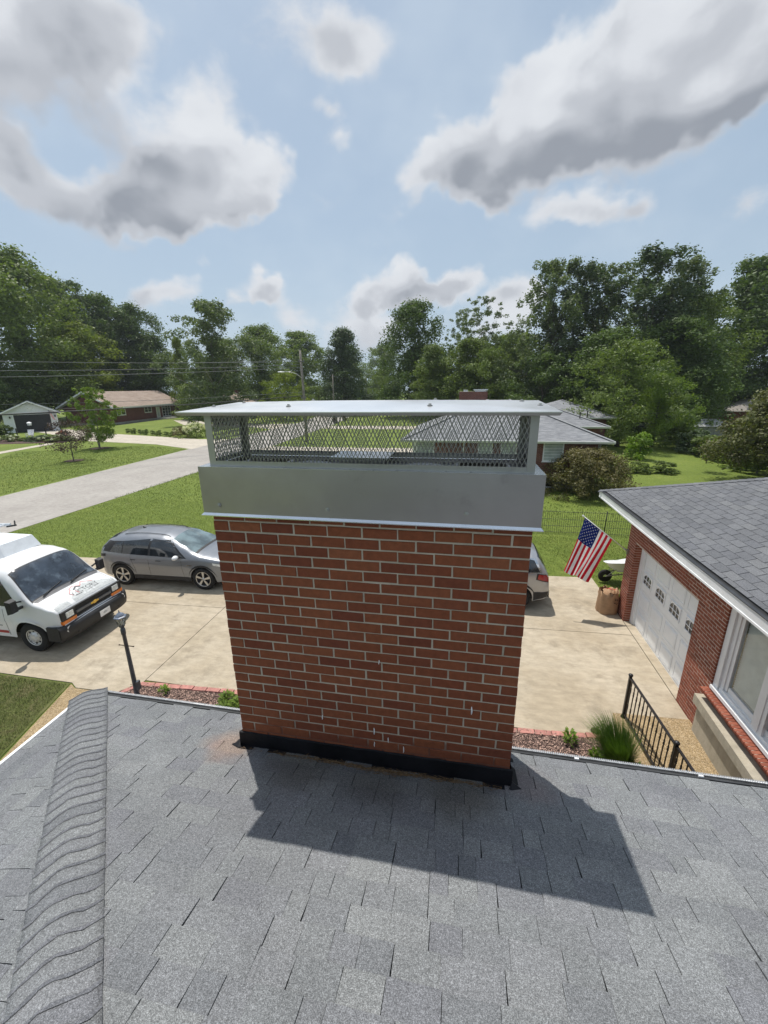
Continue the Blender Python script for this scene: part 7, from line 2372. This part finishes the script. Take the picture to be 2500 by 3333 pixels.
# beds across the road
proto('hydrangea', 1.5, 2.4, .0, 2600, .14, 'dome', 44, 181, .13, .2, .03, limbs=6)
hy_ = tree('hydrangea bush with big cream flower heads at the ranch driveway edge', (-33.0, 47.3), 1.7, 3.0, 'hydrangea', 'leaf_mid', group='flowering shrubs across the road', cat='flower bush', name='hydrangea')
hy2 = tree('hydrangea with pinkish fading flowers left of the cream flowered one', (-35.3, 47.3), 1.3, 2.2, 'hydrangea', 'leaf_barberry', group='flowering shrubs across the road', cat='flower bush', name='hydrangea')
rg_ = np.random.default_rng(5)
def flowers(parent, n, H, W, m, size, seed):
    rg2 = np.random.default_rng(seed)
    th = rg2.random(n) * 2 * np.pi; ph = rg2.random(n) ** .6
    C = np.stack([W / 2 * np.sin(ph * 1.5) * np.cos(th), W / 2 * np.sin(ph * 1.5) * np.sin(th), H * (.35 + .65 * np.cos(ph * 1.4))], 1)
    V, F = leaf_cloud(C, np.full(n, size), n * 26, size * .8, rg2, .9)
    link('flower_head', np_mesh('flower_head', V, F, m), parent)['kind'] = 'stuff'
flowers(hy_, 60, 1.8, 3.0, 'flower_cream', .19, 3); flowers(hy2, 18, 1.25, 2.1, 'flower_cream', .12, 4)
for k in range(8):
    t = k / 7
    shrub(['first small clipped shrub from the left along the ranch driveway edge', 'second small clipped shrub along the ranch driveway edge', 'third small clipped shrub along the ranch driveway edge', 'fourth small clipped shrub along the ranch driveway edge', 'fifth small clipped shrub along the ranch driveway edge', 'sixth small clipped shrub along the ranch driveway edge', 'seventh small clipped shrub along the ranch driveway edge', 'last small clipped shrub before the hydrangeas'][k],
          -47.0 + t * 10.6, 51.6 - t * 4.3, .65 + .1 * (k % 2), .9, 'leaf_mid', group='small shrubs edging the ranch driveway')
for k, (x, y, H, W, m, lb, fl_) in enumerate((
    (-59.5, 41.0, 3.0, 4.6, 'leaf_dark', 'tall dark bush at the left edge beside the white garage', None),
    (-58.6, 43.6, 1.8, 2.0, 'leaf_dark', 'dark bush behind the left black garden post', None),
    (-56.3, 40.0, 1.1, 1.7, 'leaf_blue', 'round clipped dark bush at the very left edge of the flower bed', None),
    (-54.8, 40.9, .8, 2.2, 'leaf_mid', 'white flowered clump between the clipped bush and the chair', 'flower_white'),
    (-53.0, 41.6, .5, 1.9, 'leaf_fresh', 'bright lime coloured plant in the flower bed', None),
    (-51.2, 42.0, .7, 3.2, 'leaf_blue', 'broad leaved bluish plant in the middle of the flower bed', None),
    (-48.9, 41.6, .8, 3.0, 'leaf_mid', 'leafy plant with pale blooms in the right half of the flower bed', 'flower_white'),
    (-51.4, 45.2, .9, 1.4, 'leaf_barberry', 'red flowered plant by the right black garden post', 'flower_red'),
    (-47.2, 42.0, .6, 2.0, 'leaf_mid', 'last low plant at the right end of the flower bed', None))):
    o = shrub(lb, x, y, H, W, m, group='plants round the white garage')
    if fl_: flowers(o, 14, H, W, fl_, .14, 20 + k)
q = empty_mb('mulch_base'); slab(q, [(-56.5, 37.5), (-46.8, 40.4), (-46.5, 43.3), (-52.5, 46.5), (-59.5, 44.5), (-60.5, 39)], .03); structure('flower_bed', q, 'mulch_base')

# a far wood closing the horizon, no tree of it distinct
rgw = np.random.default_rng(77)
N = 860
az = R(90) + R(10.9) + (rgw.random(N) - .5) * R(360)
dist = 175 + 60 * rgw.random(N)
hh = 5 + 9 * rgw.random(N) + 2.5 * np.sin(az * 23)
Cw = np.stack([dist * np.cos(az), dist * np.sin(az), hh * (.35 + .65 * rgw.random(N))], 1)
V, F = leaf_cloud(Cw, 4.5 + 3.5 * rgw.random(N), 62000, 1.1, rgw, .9)
wd = link('distant_woods', np_mesh('distant_woods', V, F, 'leaf_blue'))
tag(wd, 'distant line of trees reading as one dark mass along the horizon', 'woods', kind='stuff')
wd['kind'] = 'stuff'

# ------------------------------------------------------------------ plants in the mulch bed
def blades(parent, name, m, n, h, spread, seed, wdt=.008, lean=(0, 0), segs=5, base=.06, arch=.6):
    rg2 = random.Random(seed); q = empty_mb(m)
    for i in range(n):
        a = rg2.uniform(0, 6.283); L = h * rg2.uniform(.55, 1.05); o = rg2.random() ** .5 * base
        out = rg2.uniform(.1, 1) * spread
        bx, by = math.cos(a) * o, math.sin(a) * o
        pts = []
        for k in range(segs + 1):
            t = k / segs
            r_ = out * t ** 1.6 * arch + out * t * (1 - arch)
            pts.append(Vector((bx + math.cos(a) * r_ + lean[0] * t * t, by + math.sin(a) * r_ + lean[1] * t * t, L * (t - .28 * (out / max(h, .01)) * t ** 3))))
        sd = Vector((-math.sin(a), math.cos(a), 0)) * wdt / 2
        V = []
        for k, p in enumerate(pts):
            w_ = 1 - (k / segs) ** 2 * .95
            V += [p - sd * w_, p + sd * w_]
        q.add(V, [(2 * k, 2 * k + 1, 2 * k + 3, 2 * k + 2) for k in range(segs)], 0, True)
    return part(name, q, m, parent, kind='stuff')
og = thing('ornamental_grass', 'tall dark green ornamental grass clump beside the iron railing', 'ornamental grass', (4.16, 3.93, .03))
blades(og, 'blades', 'leaf_grassy', 1600, .68, .31, 3, .0075, (-.12, .05), 6, .20)
blades(og, 'dry_blades', 'leaf_fresh', 220, .68, .42, 6, .006, (-.16, .05), 6, .2)
def leafy(label, x, y, h, w, m, seed, n=60, name='small_plant', flowers_m=None, group='small plants in the mulch beds'):
    t = thing(name, label, 'plant', (x, y, .03), 0, group)
    rg2 = random.Random(seed); q = empty_mb(m); st = empty_mb('leaf_mid')
    for i in range(n):
        a = rg2.uniform(0, 6.28); o = rg2.random() ** .6 * w * .5; z = h * rg2.uniform(.1, 1.0) * (1 - .35 * (o / (w * .5)) ** 2)
        L = rg2.uniform(.05, .10); p = Vector((math.cos(a) * o * .6, math.sin(a) * o * .6, z)); d = Vector((math.cos(a), math.sin(a), rg2.uniform(.1, .8))).normalized()
        s_ = d.cross(Vector((0, 0, 1))).normalized() * L * .22; e = p + d * L
        q.add([p, p + d * L * .45 + s_ + Vector((0, 0, .005)), e, p + d * L * .45 - s_ + Vector((0, 0, .005))], [(0, 3, 2), (0, 2, 1)])
        if i % 4 == 0: st.tube([(0, 0, 0), tuple(p * .6 + Vector((0, 0, z * .1))), tuple(p)], .0025, 4, caps=False)
    part('foliage', q, m, t, kind='stuff'); part('stem', st, 'leaf_mid', t)
    if flowers_m:
        f = empty_mb(flowers_m)
        for i in range(9):
            a = rg2.uniform(0, 6.28); o = rg2.random() * w * .4
            f.lathe([(0, .012), (.022, .006), (.028, -.004)], 7, 0, Matrix.Translation((math.cos(a) * o, math.sin(a) * o, h * rg2.uniform(.7, 1.1))))
        part('flower', f, flowers_m, t, kind='stuff')
    return t
leafy('yellow green seedling in the right mulch bed, nearer the red border', 3.47, 4.17, .26, .26, 'leaf_fresh', 1, 90)
leafy('yellow green seedling in the right mulch bed, nearer the gutter', 3.83, 3.86, .22, .26, 'leaf_fresh', 2, 90)
leafy('yellow flowered sprig at the foot of the ornamental grass', 4.38, 3.70, .14, .3, 'leaf_fresh', 3, 50, flowers_m='flower_yellow')
leafy('tiny green sprout in the left mulch bed beside the red border', -4.42, 4.05, .14, .22, 'leaf_fresh', 4, 45)
for k, (x, y) in enumerate(((-2.98, 4.02), (-2.70, 3.90), (-2.88, 3.74))):
    leafy(['leafy green clump at the left foot of the chimney, farthest of three', 'leafy green clump at the left foot of the chimney, nearest the bricks', 'leafy green clump at the left foot of the chimney, nearest the gutter'][k], x, y, .22, .42, 'leaf_bright', 30 + k, 170)
cn = thing('coiled_stone', 'small round brown ornament on the edge of the mulch by the grass clump', 'ornament', (3.98, 4.50, .03))
part('ring', (lambda q: (q.lathe([(.05, 0), (.075, .02), (.06, .045), (.035, .03), (.0, .02)], 14, 0), q)[-1])(empty_mb('dark_brown')), 'dark_brown', cn)

# ------------------------------------------------------------------ grass with blades where it is near
def turf(name, polys, n, h, m, seed, wdt=.010, clumps=.35, fade=None, z=.01):
    rg2 = np.random.default_rng(seed)
    pts = []
    tot = sum(abs(area(p)) for p in polys)
    for poly in polys:
        P0 = np.array(poly); x0, y0 = P0.min(0); x1, y1 = P0.max(0)
        need = int(n * abs(area(poly)) / tot); k = 0
        while k < need:
            q = rg2.random((need * 2, 2)) * (x1 - x0, y1 - y0) + (x0, y0)
            ins = np.zeros(len(q), bool)
            j = len(poly) - 1
            for i in range(len(poly)):
                xi, yi = poly[i]; xj, yj_ = poly[j]
                c_ = ((yi > q[:, 1]) != (yj_ > q[:, 1])) & (q[:, 0] < (xj - xi) * (q[:, 1] - yi) / ((yj_ - yi) or 1e-9) + xi)
                ins ^= c_; j = i
            q = q[ins][:need - k]; k += len(q); pts.append(q)
    P = np.concatenate(pts); n = len(P)
    a = rg2.random(n) * 6.283; L = h * (.5 + .9 * rg2.random(n)); lean = .35 + .5 * rg2.random(n)
    b = np.stack([P[:, 0], P[:, 1], np.full(n, z)], 1)
    s = np.stack([-np.sin(a), np.cos(a), np.zeros(n)], 1) * (wdt * (.6 + .8 * rg2.random(n)))[:, None] / 2
    tip = b + np.stack([np.cos(a) * L * lean, np.sin(a) * L * lean, L], 1)
    V = np.stack([b - s, b + s, tip], 1).reshape(-1, 3)
    o = link(name, np_mesh(name, V, np.arange(n * 3).reshape(-1, 3), m))
    return o
def turf_mat(name, a, b):
    m, g, bs = newmat(name)
    p = worldpos(g)
    n = g.math('ADD', g.math('MULTIPLY', g.noise(p, .5, 4, .6), .5), g.math('MULTIPLY', rnd(g), .5))
    g.set(bs.inputs['Base Color'], g.mix(g.smooth(n, .25, .8), a, b)); bs.inputs['Roughness'].default_value = .6; bs.inputs['Specular IOR Level'].default_value = .25
turf_mat('turf_blade', (.115, .165, .030), (.215, .265, .052))
turf_mat('turf_dry', (.085, .12, .028), (.26, .25, .11))
o = turf('grass', [[(-6.70, 3.93), (-9.6, 3.93), (-9.6, .5), (-6.2, .5), (-6.2, 2.2)]], 42000, .045, 'turf_dry', 4, .007)
tag(o, 'patchy dry grass beside the concrete at the lower left', 'grass', kind='stuff')
fy = lambda x: 10.0 + (x + 12.4) * .0655
o = turf('grass', [[(-18.2, 9.65), (4.3, 11.12), (5.7, 11.2), (5.9, 9.1), (9.5, 9.1), (9.5, 18), (-18.2, 18)], [(5.72, 11.2), (5.84, 9.1), (9, 9.1), (9, 15), (4, 15)]], 120000, .04, 'turf_blade', 5, .014)
tag(o, 'green lawn grass beyond the driveway, along its far edge', 'grass', kind='stuff')
o = turf('grass', [[(-18.5, 18), (9.5, 18), (9.5, 30), (-18.5, 30)], [(-30, 13), (-25.8, 13), (-27.0, 36.8), (-34, 39), (-44, 33)]], 60000, .055, 'turf_blade', 6, .035)
tag(o, 'green lawn grass farther off on both sides of the road', 'grass', kind='stuff')
# ------------------------------------------------------------------ humid summer air
hm = bpy.data.materials.new('haze'); hm.use_nodes = True; MATS['haze'] = hm
for n_ in list(hm.node_tree.nodes): hm.node_tree.nodes.remove(n_)
g = G(hm.node_tree)
pv = g.node('ShaderNodeVolumePrincipled', ins={'Color': (.80, .87, .95, 1), 'Density': .00030, 'Anisotropy': .2})
hm.node_tree.links.new(pv.outputs[0], g.node('ShaderNodeOutputMaterial').inputs['Volume'])
q = empty_mb('haze'); q.box(-425, 425, -425, 425, -1.2, 36)
hz_ = structure('haze', q, 'haze', kind='stuff')
tag(hz_, 'thin pale summer haze in the air over the whole neighbourhood', 'haze', kind='stuff')
SC.cycles.volume_bounces = 0
